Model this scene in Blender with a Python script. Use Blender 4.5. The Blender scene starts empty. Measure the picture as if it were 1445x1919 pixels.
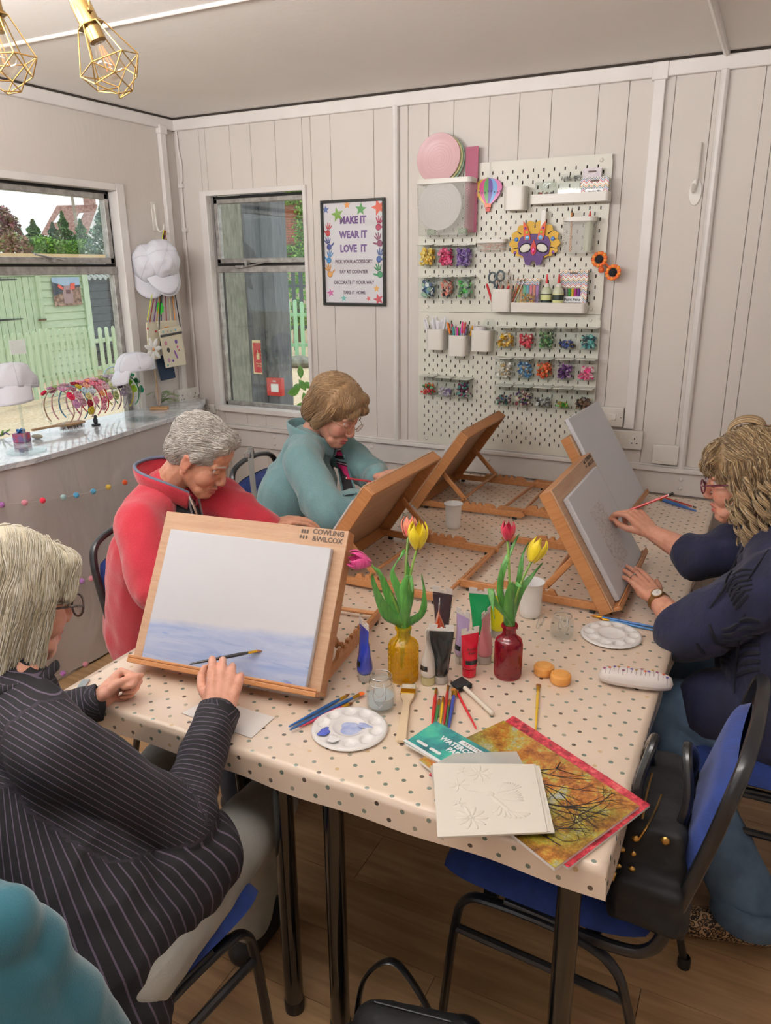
import bpy, math, random
import numpy as np
from mathutils import Matrix, Vector, Euler, noise
PI = math.pi
sc = bpy.context.scene
COL = sc.collection
random.seed(7)

# ------------------------------------------------------------------ camera, light, exposure
CAM = Vector((2.97033, -3.44813, 1.69736))
YAW, PITCH, ROLL, FPX = 0.467345, 0.308642, -0.0088813, 1425.598
FW = Vector((-math.sin(YAW)*math.cos(PITCH), math.cos(YAW)*math.cos(PITCH), -math.sin(PITCH)))
_r = Vector((math.cos(YAW), math.sin(YAW), 0)); _u = _r.cross(FW)
RT = math.cos(ROLL)*_r + math.sin(ROLL)*_u
UP = -math.sin(ROLL)*_r + math.cos(ROLL)*_u
cd = bpy.data.cameras.new('camera'); cam = bpy.data.objects.new('camera', cd); COL.objects.link(cam)
cam.matrix_world = Matrix(((RT.x, UP.x, -FW.x, CAM.x), (RT.y, UP.y, -FW.y, CAM.y), (RT.z, UP.z, -FW.z, CAM.z), (0, 0, 0, 1)))
cd.sensor_fit = 'VERTICAL'; cd.sensor_height = 36.0; cd.lens = FPX/1919*36.0
cd.clip_start = 0.05; cd.clip_end = 300
sc.camera = cam
sc.view_settings.view_transform = 'Standard'; sc.view_settings.look = 'None'
sc.view_settings.gamma = 1.0; sc.view_settings.use_curve_mapping = False
sc.view_settings.exposure = 0.1
sc.cycles.use_denoising = True
sc.cycles.max_bounces = 7; sc.cycles.diffuse_bounces = 4; sc.cycles.glossy_bounces = 3
sc.cycles.transmission_bounces = 6; sc.cycles.transparent_max_bounces = 12
sc.cycles.caustics_reflective = False; sc.cycles.caustics_refractive = False
sc.cycles.sample_clamp_indirect = 4.0

w = bpy.data.worlds.new('overcast_sky'); sc.world = w; w.use_nodes = True
nt = w.node_tree; nt.nodes.clear()
bg = nt.nodes.new('ShaderNodeBackground'); wo = nt.nodes.new('ShaderNodeOutputWorld')
tc = nt.nodes.new('ShaderNodeTexCoord'); nz = nt.nodes.new('ShaderNodeTexNoise'); rp = nt.nodes.new('ShaderNodeValToRGB')
nz.inputs['Scale'].default_value = 2.0; nz.inputs['Detail'].default_value = 4
rp.color_ramp.elements[0].color = (.86, .91, 1, 1); rp.color_ramp.elements[1].color = (1, 1, 1, 1)
nt.links.new(tc.outputs['Generated'], nz.inputs['Vector']); nt.links.new(nz.outputs['Fac'], rp.inputs['Fac'])
nt.links.new(rp.outputs['Color'], bg.inputs['Color']); bg.inputs['Strength'].default_value = 1.5
nt.links.new(bg.outputs[0], wo.inputs[0])

def area_light(name, loc, size, power, col, rot=(0, 0, 0)):
    l = bpy.data.lights.new(name, 'AREA'); l.shape = 'RECTANGLE'; l.size, l.size_y = size
    l.energy = power; l.color = col
    o = bpy.data.objects.new(name, l); COL.objects.link(o); o.location = loc; o.rotation_euler = rot
    return o
# fill light added out of view, shining down from behind the camera
area_light('fill_light_down', (0.7, -3.6, 2.42), (.6, 1.2), 10, (1, .97, .95))
# unseen fill lights added to brighten ceiling and room, aimed upward
area_light('fill_light_up', (1.0, -2.7, 2.2), (1.2, .2), 50, (1, .985, .97), (PI-.55, 0, 0))
area_light('fill_light_up', (2.4, -3.0, 2.25), (1.2, .2), 38, (1, .985, .97), (PI-.55, 0, 0))
area_light('fill_light_up', (1.8, -4.6, 1.95), (1.6, .3), 16, (1, .96, .93), (PI, 0, 0))
sun = bpy.data.lights.new('sun', 'SUN'); sun.energy = 1.2; sun.angle = math.radians(25); sun.color = (1, .96, .9)
so = bpy.data.objects.new('sun', sun); COL.objects.link(so); so.rotation_euler = (math.radians(38), 0, math.radians(205))

# ------------------------------------------------------------------ pixel -> world helpers (1445 x 1919 frame)
def ray(u, v): return FW + RT*((u-722.5)/FPX) - UP*((v-959.5)/FPX)
def D(u, v, d): return CAM + ray(u, v)*d
def onz(u, v, z): r = ray(u, v); return CAM + r*((z-CAM.z)/r.z)
def ony(u, v, y=0): r = ray(u, v); return CAM + r*((y-CAM.y)/r.y)
def onx(u, v, x=0): r = ray(u, v); return CAM + r*((x-CAM.x)/r.x)

# ------------------------------------------------------------------ materials
def lin(c):
    if isinstance(c, str): c = [int(c[i:i+2], 16)/255 for i in (0, 2, 4)]
    return tuple(x/12.92 if x <= .04045 else ((x+.055)/1.055)**2.4 for x in c[:3]) + (1,)
_mats = {}
class N:
    "tiny node helper"
    def __init__(s, m): s.t = m.node_tree; s.b = s.t.nodes['Principled BSDF']
    def n(s, kind, **k):
        x = s.t.nodes.new('ShaderNode'+kind)
        for a, b in k.items():
            if a[0] == '_': setattr(x, a[1:], b)
            else: x.inputs[a.replace('_', ' ')].default_value = b
        return x
    def l(s, a, b): s.t.links.new(a, b)
    def ramp(s, fac, stops, interp='LINEAR'):
        r = s.t.nodes.new('ShaderNodeValToRGB'); e = r.color_ramp; e.interpolation = interp
        while len(e.elements) < len(stops): e.elements.new(.5)
        for el, (p, c) in zip(e.elements, stops): el.position = p; el.color = lin(c) if isinstance(c, str) else (c, c, c, 1)
        s.l(fac, r.inputs['Fac']); return r.outputs['Color']
    def mix(s, fac, a, b, mode='MIX'):
        x = s.t.nodes.new('ShaderNodeMix'); x.data_type = 'RGBA'; x.blend_type = mode
        for i, v in ((0, fac), (6, a), (7, b)):
            if isinstance(v, str): x.inputs[i].default_value = lin(v)
            elif isinstance(v, (int, float)): x.inputs[i].default_value = v
            elif isinstance(v, tuple): x.inputs[i].default_value = v
            else: s.l(v, x.inputs[i])
        return x.outputs[2]
    def math(s, op, a, b=0., c=0.):
        x = s.t.nodes.new('ShaderNodeMath'); x.operation = op
        for i, v in enumerate((a, b, c)):
            if isinstance(v, (int, float)): x.inputs[i].default_value = v
            else: s.l(v, x.inputs[i])
        return x.outputs[0]
    def bump(s, h, strength=.3, dist=.01):
        b = s.t.nodes.new('ShaderNodeBump'); b.inputs['Strength'].default_value = strength; b.inputs['Distance'].default_value = dist
        s.l(h, b.inputs['Height']); s.l(b.outputs[0], s.b.inputs['Normal'])
    def obj(s): return s.t.nodes.new('ShaderNodeTexCoord').outputs['Object']
    def map(s, vec, scale=(1, 1, 1), rot=(0, 0, 0)):
        m = s.t.nodes.new('ShaderNodeMapping'); m.inputs['Scale'].default_value = scale; m.inputs['Rotation'].default_value = rot
        s.l(vec, m.inputs['Vector']); return m.outputs[0]
    def noise(s, vec, scale, detail=3, rough=.5, out='Fac', dist=0):
        x = s.t.nodes.new('ShaderNodeTexNoise'); x.inputs['Scale'].default_value = scale; x.inputs['Detail'].default_value = detail
        x.inputs['Roughness'].default_value = rough; x.inputs['Distortion'].default_value = dist
        s.l(vec, x.inputs['Vector']); return x.outputs[out]
def mat(name, col='ffffff', rough=.5, metal=0., emit=None, es=1., trans=0., alpha=1., ior=None, coat=0., sss=0., sheen=0., fn=None, spec=None):
    if name in _mats: return _mats[name]
    m = bpy.data.materials.new(name); m.use_nodes = True; b = m.node_tree.nodes['Principled BSDF']
    b.inputs['Base Color'].default_value = lin(col); b.inputs['Roughness'].default_value = rough; b.inputs['Metallic'].default_value = metal
    m.diffuse_color = lin(col)
    if emit: b.inputs['Emission Color'].default_value = lin(emit); b.inputs['Emission Strength'].default_value = es
    if trans: b.inputs['Transmission Weight'].default_value = trans
    if ior: b.inputs['IOR'].default_value = ior
    if alpha < 1: b.inputs['Alpha'].default_value = alpha
    if coat: b.inputs['Coat Weight'].default_value = coat; b.inputs['Coat Roughness'].default_value = .08
    if sss: b.inputs['Subsurface Weight'].default_value = sss; b.inputs['Subsurface Radius'].default_value = (.012, .004, .002); b.inputs['Subsurface Scale'].default_value = 1
    if sheen: b.inputs['Sheen Weight'].default_value = sheen; b.inputs['Sheen Roughness'].default_value = .5
    if spec is not None: b.inputs['Specular IOR Level'].default_value = spec
    if fn: fn(N(m))
    _mats[name] = m
    return m
def noisy(c1, c2, scale=8, bump=0, bs=60, stretch=(1, 1, 1)):
    def f(n):
        o = n.map(n.obj(), stretch); n.l(n.ramp(n.noise(o, scale, 4), [(.3, c1), (.7, c2)]), n.b.inputs['Base Color'])
        if bump: n.bump(n.noise(o, bs, 3), bump, .004)
    return f
def thin_glass(name, tint='ffffff', gloss=.08, rough=.02, opac=0., opcol='ffffff'):
    "clear sheet: transparent with a little mirror, so daylight passes it"
    if name in _mats: return _mats[name]
    m = bpy.data.materials.new(name); m.use_nodes = True; t = m.node_tree; t.nodes.clear()
    o = t.nodes.new('ShaderNodeOutputMaterial'); tr = t.nodes.new('ShaderNodeBsdfTransparent'); gl = t.nodes.new('ShaderNodeBsdfGlossy')
    df = t.nodes.new('ShaderNodeBsdfDiffuse'); df.inputs['Color'].default_value = lin(opcol)
    tr.inputs['Color'].default_value = lin(tint); gl.inputs['Roughness'].default_value = rough
    fr = t.nodes.new('ShaderNodeLayerWeight'); fr.inputs['Blend'].default_value = .25
    ad = t.nodes.new('ShaderNodeMath'); ad.operation = 'MULTIPLY_ADD'; ad.inputs[1].default_value = .2; ad.inputs[2].default_value = gloss
    t.links.new(fr.outputs['Facing'], ad.inputs[0])
    mx = t.nodes.new('ShaderNodeMixShader'); t.links.new(ad.outputs[0], mx.inputs[0]); t.links.new(tr.outputs[0], mx.inputs[1]); t.links.new(gl.outputs[0], mx.inputs[2])
    m2 = t.nodes.new('ShaderNodeMixShader'); m2.inputs[0].default_value = opac; t.links.new(mx.outputs[0], m2.inputs[1]); t.links.new(df.outputs[0], m2.inputs[2])
    t.links.new(m2.outputs[0], o.inputs[0]); _mats[name] = m; m.diffuse_color = lin(tint)
    return m

# ------------------------------------------------------------------ mesh builder
def T3(x, y, z): return Matrix.Translation((x, y, z))
def RX(a): return Matrix.Rotation(a, 4, 'X')
def RY(a): return Matrix.Rotation(a, 4, 'Y')
def RZ(a): return Matrix.Rotation(a, 4, 'Z')
def axes(o, x, y, z): return Matrix(((x.x, y.x, z.x, o.x), (x.y, y.y, z.y, o.y), (x.z, y.z, z.z, o.z), (0, 0, 0, 1)))
def look(o, d, up=Vector((0, 0, 1))):
    "matrix whose local z runs along d"
    z = Vector(d).normalized(); x = Vector(up).cross(z)
    if x.length < 1e-4: x = Vector((1, 0, 0)).cross(z)
    x.normalize(); return axes(Vector(o), x, z.cross(x), z)
def ln(a, b, n=2): a, b = Vector(a), Vector(b); return [a.lerp(b, i/(n-1)) for i in range(n)]
def arc(c, r, a0, a1, n, ax=0, ay=2):
    o = []
    for i in range(n):
        a = a0+(a1-a0)*i/(n-1); p = list(c); p[ax] += r*math.cos(a); p[ay] += r*math.sin(a); o.append(Vector(p))
    return o
def bez(pts, n=8):
    "Catmull-Rom through the points"
    P = [Vector(p) for p in pts]; P = [P[0]*2-P[1]] + P + [P[-1]*2-P[-2]]; o = []
    for i in range(1, len(P)-2):
        for k in range(n):
            t = k/n; a, b, c, d = P[i-1], P[i], P[i+1], P[i+2]
            o.append(.5*((2*b)+(c-a)*t+(2*a-5*b+4*c-d)*t*t+(3*b-a-3*c+d)*t**3))
    return o+[P[-2]]
class MB:
    def __init__(s, M=None): s.v = []; s.f = []; s.mi = []; s.M = M or Matrix.Identity(4); s.m = 0
    def add(s, vs, fs, M=None):
        b = len(s.v); M = s.M @ M if M is not None else s.M
        s.v += [tuple(M @ Vector(p)) for p in vs]; s.f += [tuple(b+i for i in q) for q in fs]; s.mi += [s.m]*len(fs); return s
    def box(s, c, d, M=None):
        x, y, z = c; a, b, e = d[0]/2, d[1]/2, d[2]/2
        vs = [(x+i*a, y+j*b, z+k*e) for k in (-1, 1) for j in (-1, 1) for i in (-1, 1)]
        return s.add(vs, [(0, 2, 3, 1), (4, 5, 7, 6), (0, 1, 5, 4), (2, 6, 7, 3), (0, 4, 6, 2), (1, 3, 7, 5)], M)
    def box2(s, a, b, M=None): return s.box([(p+q)/2 for p, q in zip(a, b)], [abs(p-q) for p, q in zip(a, b)], M)
    def tube(s, pts, r, n=8, cap=True, closed=False, flat=1., up=None, M=None, sq=False):
        P = [Vector(p) for p in pts]; L = len(P); R = r if isinstance(r, (list, tuple)) else [r]*L
        vs = []; fs = []; t0 = None; x = None
        for i in range(L):
            if closed: t = (P[(i+1) % L]-P[i-1])
            else: t = P[min(i+1, L-1)]-P[max(i-1, 0)]
            if t.length < 1e-9: t = t0 or Vector((0, 0, 1))
            t = t.normalized()
            if x is None:
                u = Vector(up) if up is not None else (Vector((0, 0, 1)) if abs(t.z) < .9 else Vector((1, 0, 0)))
                x = (u - t*u.dot(t)).normalized()
            else: x = (x - t*x.dot(t)).normalized()
            y = t.cross(x); t0 = t
            for k in range(n):
                a = 2*PI*(k+(.5 if sq else 0))/n
                vs.append(P[i]+x*(math.cos(a)*R[i])+y*(math.sin(a)*R[i]*flat))
        for i in range(L if closed else L-1):
            j = (i+1) % L
            for k in range(n): fs.append((i*n+k, i*n+(k+1) % n, j*n+(k+1) % n, j*n+k))
        if cap and not closed: fs.append(tuple(range(n-1, -1, -1))); fs.append(tuple((L-1)*n+k for k in range(n)))
        return s.add(vs, fs, M)
    def lathe(s, prof, n=24, M=None, closed=False, sx=1., sy=1.):
        vs = []; fs = []; L = len(prof)
        for r, z in prof:
            for k in range(n): a = 2*PI*k/n; vs.append((r*math.cos(a)*sx, r*math.sin(a)*sy, z))
        for i in range(L-1):
            for k in range(n): fs.append((i*n+k, i*n+(k+1) % n, (i+1)*n+(k+1) % n, (i+1)*n+k))
        if prof[0][0] > 1e-6 and closed: fs.append(tuple(range(n-1, -1, -1)))
        if prof[-1][0] > 1e-6 and closed: fs.append(tuple((L-1)*n+k for k in range(n)))
        return s.add(vs, fs, M)
    def ell(s, c, r, nu=16, nv=10, M=None):
        if isinstance(r, (int, float)): r = (r, r, r)
        vs = []; fs = []
        for j in range(nv+1):
            ph = PI*j/nv
            for i in range(nu): th = 2*PI*i/nu; vs.append((c[0]+r[0]*math.sin(ph)*math.cos(th), c[1]+r[1]*math.sin(ph)*math.sin(th), c[2]+r[2]*math.cos(ph)))
        for j in range(nv):
            for i in range(nu): fs.append((j*nu+i, (j+1)*nu+i, (j+1)*nu+(i+1) % nu, j*nu+(i+1) % nu))
        return s.add(vs, fs, M)
    def prism(s, poly, z0, z1, M=None):
        n = len(poly); vs = [(x, y, z0) for x, y in poly]+[(x, y, z1) for x, y in poly]
        fs = [tuple(range(n-1, -1, -1)), tuple(range(n, 2*n))]+[(i, (i+1) % n, n+(i+1) % n, n+i) for i in range(n)]
        return s.add(vs, fs, M)
    def grid(s, fn, nu, nv, M=None, wrap=False):
        vs = [fn(i/(nu if wrap else nu-1), j/(nv-1)) for j in range(nv) for i in range(nu)]; fs = []
        for j in range(nv-1):
            for i in range(nu if wrap else nu-1): k = (i+1) % nu; fs.append((j*nu+i, j*nu+k, (j+1)*nu+k, (j+1)*nu+i))
        return s.add(vs, fs, M)
    def cap(s, a, b, ra, rb, n=12):
        "tapered capsule, used as raw material of bodies"
        a, b = Vector(a), Vector(b); d = b-a; L = d.length
        if L < 1e-5: return s.ell(a, max(ra, rb), n, 8)
        prof = []
        for i in range(5): t = PI/2*(1-i/4); prof.append((ra*math.cos(t), -ra*math.sin(t)))
        for i in range(5): t = PI/2*i/4; prof.append((rb*math.cos(t), L+rb*math.sin(t)))
        prof[0] = (1e-5, prof[0][1]); prof[-1] = (1e-5, prof[-1][1])
        return s.lathe(prof, n, look(a, d))
    def build(s, name, mats, parent=None, smooth=35, bev=0, seg=2, loc=None, kind=None, sub=0):
        me = bpy.data.meshes.new(name); me.from_pydata(s.v, [], s.f)
        if not isinstance(mats, (list, tuple)): mats = [mats]
        for m in mats: me.materials.append(m)
        if any(s.mi): me.polygons.foreach_set('material_index', s.mi)
        if smooth:
            me.polygons.foreach_set('use_smooth', [True]*len(me.polygons))
            if smooth < 180: me.set_sharp_from_angle(angle=math.radians(smooth))
        me.update()
        o = bpy.data.objects.new(name, me); COL.objects.link(o)
        if parent: o.parent = parent
        if loc is not None: o.location = loc
        if bev: b = o.modifiers.new('bevel', 'BEVEL'); b.width = bev; b.segments = seg; b.limit_method = 'ANGLE'; b.angle_limit = math.radians(40); b.harden_normals = False
        if sub: b = o.modifiers.new('subdivision', 'SUBSURF'); b.levels = b.render_levels = sub
        if kind: o['kind'] = kind
        return o
def rrect(w, h, r, n=4, cx=0, cy=0):
    o = []
    for (x, y, a) in ((w/2-r, h/2-r, 0), (-w/2+r, h/2-r, PI/2), (-w/2+r, -h/2+r, PI), (w/2-r, -h/2+r, 3*PI/2)):
        for i in range(n+1): t = a+PI/2*i/n; o.append((cx+x+r*math.cos(t), cy+y+r*math.sin(t)))
    return o
def thing(name, label, cat, loc=(0, 0, 0), rz=0, group=None, M=None):
    o = bpy.data.objects.new(name, None); COL.objects.link(o); o.empty_display_size = .05
    if M is not None: o.matrix_world = M
    else: o.location = loc; o.rotation_euler = (0, 0, rz)
    o['label'] = label; o['category'] = cat
    if group: o['group'] = group
    return o
def tag(o, label, cat, group=None, kind=None):
    o['label'] = label; o['category'] = cat
    if group: o['group'] = group
    if kind: o['kind'] = kind
    return o
def struct(o): o['kind'] = 'structure'; return o
KIDS = {}
def copy_tree(o, parent=None, M=None, label=None, group=None):
    c = o.copy(); COL.objects.link(c)
    if parent: c.parent = parent
    if M is not None: c.matrix_world = M
    if label: c['label'] = label
    if group: c['group'] = group
    for ch in [x for x in o.children]:
        copy_tree(ch, c)
    return c
def text_mesh(name, s, size, M, m, parent=None, ext=.0004, bold=0., align='CENTER', space=1., sx=1.):
    cu = bpy.data.curves.new(name, 'FONT'); cu.body = s; cu.size = size; cu.extrude = ext; cu.offset = bold; cu.align_x = align; cu.align_y = 'CENTER'
    cu.space_character = space; cu.resolution_u = 2
    o = bpy.data.objects.new(name, cu); COL.objects.link(o)
    me = bpy.data.meshes.new_from_object(o); bpy.data.objects.remove(o); bpy.data.curves.remove(cu)
    me.materials.clear(); me.materials.append(m); me.transform(M @ Matrix.Diagonal((sx, 1, 1, 1)))
    t = bpy.data.objects.new(name, me); COL.objects.link(t)
    if parent: t.parent = parent
    return t
WALLM = Matrix(((1, 0, 0, 0), (0, 0, -1, 0), (0, 1, 0, 0), (0, 0, 0, 1)))   # local x,y,z -> world x,z,-y : things flat on the back wall
# ================================================================== the room
H = 2.457
def f_wall(n):
    o = n.obj(); n.l(n.ramp(n.noise(o, 1.3, 3), [(.3, 'd1c8c2'), (.7, 'dad2cb')]), n.b.inputs['Base Color'])
    n.bump(n.noise(n.map(o, (60, 60, 12)), 1, 4), .25, .003)
mWall = mat('painted_panel', 'ddd6d1', .55, fn=f_wall)
mTrim = mat('gloss_white_paint', 'e3deda', .35, fn=noisy('dcd6d2', 'e6e1dd', 6, .1, 40))
mCeil = mat('ceiling_paint', 'e9e2dc', .7, fn=noisy('f0ebe6', 'f5f1ed', 2, .15, 30))
mDark = mat('dark_gap', '3b332e', .9)
mAlu = mat('weathered_aluminium', 'a9a6a2', .45, .6, fn=noisy('8f8c88', 'b9b6b2', 30))
mGask = mat('black_gasket', '1c1b1a', .6)
mPane = thin_glass('window_glass', 'f4f8f6', .03)
mWhite = mat('white_plastic', 'e4e0dc', .35)
mBlack = mat('black_plastic', '101010', .4)
mSteel = mat('steel', 'b8b8b8', .25, 1.)
def f_floor(n):
    o = n.obj(); rnd = n.n('ObjectInfo'); 
    v = n.n('VectorMath', _operation='ADD'); n.l(o, v.inputs[0]); 
    cb = n.n('CombineXYZ'); n.l(n.math('MULTIPLY', rnd.outputs['Random'], 37.), cb.inputs[0]); n.l(n.math('MULTIPLY', rnd.outputs['Random'], 91.), cb.inputs[1]); n.l(cb.outputs[0], v.inputs[1])
    g = n.noise(n.map(v.outputs[0], (1.6, 22, 1)), 1.6, 6, .62, dist=.6)
    k = n.noise(n.map(v.outputs[0], (1.2, 6, 1)), 1.0, 3, .5, dist=1.5)
    c1 = n.ramp(g, [(.25, '9c7a56'), (.5, 'b8946c'), (.75, 'caa87e')]); c2 = n.ramp(k, [(.35, 'c8bcae'), (.6, 'ffffff')])
    c = n.mix(.6, c1, c2, 'MULTIPLY'); t = n.ramp(rnd.outputs['Random'], [(0, .82), (1, 1.0)])
    n.l(n.mix(1., c, t, 'MULTIPLY'), n.b.inputs['Base Color']); n.bump(g, .15, .002)
mFloor = mat('oak_laminate', 'a5845f', .42, fn=f_floor)

# floor: every laminate plank is its own piece
b = MB(); b.box2((-.1, -5.6, -.05), (4.0, .05, -.009)); floor = struct(b.build('floor', mDark))
pk = None
for r in range(29):
    y = .04 - (r+1)*.193
    x = -.1 - (r*.47 % 1.28)
    while x < 3.98:
        x0, x1 = max(x, -.08), min(x+1.28, 3.98)
        if x1-x0 > .05:
            b = MB(); b.box((0, 0, 0), (x1-x0-.0016, .1915, .009)); o = b.build('floor_plank', mFloor, floor, smooth=0, loc=((x0+x1)/2, y+.0965, -.0045))
        x += 1.28
# ceiling
b = MB(); b.box2((-.1, -5.6, H), (4.0, .1, H+.06)); ceil = struct(b.build('ceiling', mCeil))
for i, (p, q, rr) in enumerate((((-.05, -1.335, H-.002), (3.95, -1.325, H-.002), .007), ((2.672, 0, H-.006), (2.672, -3.6, H-.006), .013))):
    b = MB(); b.tube(ln(p, q), rr, 8); struct(b.build('trim_%d' % (i+1), mTrim))
# back wall: backing and grooved boards
WX0, WX1, WZ0, WZ1 = .166, .795, .955, 2.082
gx = [.0, .205, .362, .49, .638, .843, .953, 1.186, 1.362, 1.463, 1.583, 1.748, 1.88, 2.016, 2.208, 2.327, 2.5, 2.641, 2.814, 2.862, 3.0, 3.17, 3.33, 3.55, 3.78]
b = MB()
for (a0, z0, a1, z1) in ((-.1, 0, WX0, H), (WX1, 0, 3.8, H), (WX0, 0, WX1, WZ0), (WX0, WZ1, WX1, H)):
    b.box2((a0, .012, z0), (a1, .09, z1))
wb = struct(b.build('wall_back', mWall, smooth=0))
def board(x0, x1, z0, z1):
    if x1-x0 < .004: return
    g = .0009; b = MB(); b.box2((x0+g, 0, z0), (x1-g, .0125, z1)); b.build('wall_panel', mWall, wb, smooth=0, bev=.0016, seg=1)
for x0, x1 in zip(gx[:-1], gx[1:]):
    if x1 <= WX0 or x0 >= WX1: board(x0, x1, 0, H)
    else:
        a0, a1 = x0, x1
        if x0 < WX0: board(x0, WX0, 0, H); a0 = WX0
        if x1 > WX1: board(WX1, x1, 0, H); a1 = WX1
        board(a0, a1, 0, WZ0); board(a0, a1, WZ1, H)
# left wall
LY0, LY1, LZ0, LZ1 = -2.75, -.43, .93, 2.085
b = MB()
for (a0, z0, a1, z1) in ((-5.6, 0, LY0, H), (LY1, 0, .01, H), (LY0, 0, LY1, LZ0), (LY0, LZ1, LY1, H)):
    b.box2((-.09, a0, z0), (0, a1, z1))
struct(b.build('wall_left', mWall, smooth=0))
# right wall and the wall behind the camera, which has its own wide windows
b = MB(); b.box2((3.78, -5.6, 0), (3.88, .1, H)); struct(b.build('wall_right', mWall, smooth=0))
b = MB()
for a in ((-.09, 0, .1, H), (1.7, 0, 3.88, H), (.1, 0, 1.7, .6), (.1, 2.3, 1.7, H), (.9, .6, .98, 2.3)): b.box2((a[0], -5.7, a[1]), (a[2], -5.6, a[3]))
struct(b.build('wall_front', mWall, smooth=0))

# window 2 (back wall)
def window_back():
    w = struct(bpy.data.objects.new('window_2', None)); COL.objects.link(w)
    b = MB(); t = .016
    for a, c in (((WX0-t, -.014, WZ0-t), (WX0+.028, .02, WZ1+t)), ((WX1-.004, -.014, WZ0-t), (WX1+t, .02, WZ1+t)), ((WX0+.028, -.014, WZ1-.01), (WX1-.004, .02, WZ1+t)), ((WX0+.028, -.03, WZ0-t), (WX1-.004, .02, WZ0+.012))): b.box2(a, c)
    b.box2((WX0+.0, .02, WZ0), (WX0+.028, .075, WZ1)); b.build('window_trim', mTrim, w, bev=.003)
    X0, X1 = WX0+.03, WX1-.006
    b = MB()
    for a, c in (((X0, .045, WZ0+.012), (X0+.012, .085, WZ1-.01)), ((X1-.006, .045, WZ0+.012), (X1, .085, WZ1-.01)), ((X0, .045, WZ1-.022), (X1, .085, WZ1-.01))): b.box2(a, c)
    b.box2((X0+.01, .046, 1.722), (X1-.006, .07, 1.735)); b.build('gasket', mGask, w, bev=0)
    b = MB(); x0, x1 = X0+.012, X1-.006
    for a, c in (((x0, .03, 1.735), (x0+.024, .06, 2.058)), ((x1-.018, .03, 1.735), (x1, .06, 2.058)), ((x0, .03, 2.034), (x1, .06, 2.058)), ((x0, .03, 1.735), (x1, .06, 1.760))): b.box2(a, c)
    b.build('top_sash', mAlu, w, bev=.003)
    b = MB(); b.box2((X0, .028, 1.688), (X1, .062, 1.722)); b.box2((X0, .03, WZ0+.012), (X0+.018, .06, 1.69)); b.box2((X1-.014, .03, WZ0+.012), (X1, .06, 1.69)); b.box2((X0, .03, WZ0+.012), (X1, .06, WZ0+.034))
    b.build('lower_frame', mAlu, w, bev=.003)
    b = MB(); b.box2((x0+.2, .0, 1.722), (x0+.215, .03, 1.752)); b.box2((x0+.14, .0, 1.712), (x0+.19, .03, 1.724)); b.tube(ln((x0+.19, .01, 1.716), (x0+.34, .012, 1.742)), .004); b.build('window_stay', mAlu, w)
    b = MB(); b.box2((x0+.02, .044, 1.755), (x1-.015, .048, 2.04)); b.build('top_pane', mPane, w)
    b = MB(); b.box2((X0+.015, .044, WZ0+.03), (X1-.012, .048, 1.69)); b.build('lower_pane', mPane, w)
window_back()
def window_left():
    w = struct(bpy.data.objects.new('window_1', None)); COL.objects.link(w); t = .022
    b = MB()
    for a, c in (((-.05, LY1-.03, LZ0), (.014, LY1+t, LZ1+t)), ((-.05, LY0, LZ1-.012), (.014, LY1-.03, LZ1+t)), ((-.05, LY0-t, LZ0), (.014, LY0, LZ1+t)), ((-.05, LY0, LZ0-.01), (.0, LY1-.03, LZ0+.01))): b.box2(a, c)
    b.build('window_trim', mTrim, w, bev=.003)
    y1 = LY1-.03; ym = -1.62
    b = MB(); b.box2((-.085, y1-.014, LZ0), (-.045, y1, LZ1)); b.box2((-.085, LY0, LZ1-.026), (-.045, y1, LZ1-.012)); b.box2((-.075, LY0, 1.722), (-.05, y1, 1.734)); b.build('gasket', mGask, w)
    b = MB()
    for ya, yb in ((ym+.02, y1-.014), (LY0, ym-.02)):
        for a, c in (((-.07, yb-.026, 1.735), (-.035, yb, 2.06)), ((-.07, ya, 1.735), (-.035, ya+.026, 2.06)), ((-.07, ya, 2.034), (-.035, yb, 2.06)), ((-.07, ya, 1.735), (-.035, yb, 1.764))): b.box2(a, c)
    b.build('top_sash', mAlu, w, bev=.003)
    b = MB(); b.box2((-.075, LY0, 1.686), (-.03, y1-.005, 1.722)); b.box2((-.07, y1-.03, LZ0), (-.035, y1-.005, 1.69)); b.box2((-.07, ym-.018, LZ0), (-.035, ym+.018, LZ1-.02)); b.box2((-.07, LY0, LZ0), (-.035, y1, LZ0+.022))
    b.build('lower_frame', mAlu, w, bev=.003)
    b = MB(); b.box2((-.035, -.86, 1.742), (-.015, -.845, 1.765)); b.tube(ln((-.02, -.96, 1.775), (-.02, -.80, 1.75)), .004); b.box2((-.035, -.70, 1.738), (-.015, -.66, 1.752)); b.build('window_stay', mAlu, w)
    b = MB(); b.box2((-.055, ym+.03, 1.755), (-.051, y1-.03, 2.04)); b.build('top_pane', mPane, w)
    b = MB(); b.box2((-.055, ym+.015, LZ0+.02), (-.051, y1-.028, 1.69)); b.build('lower_pane', mPane, w)
    b = MB(); b.box2((-.055, LY0, LZ0+.02), (-.051, ym-.015, 2.05)); b.build('lower_pane', mPane, w)
window_left()
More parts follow.
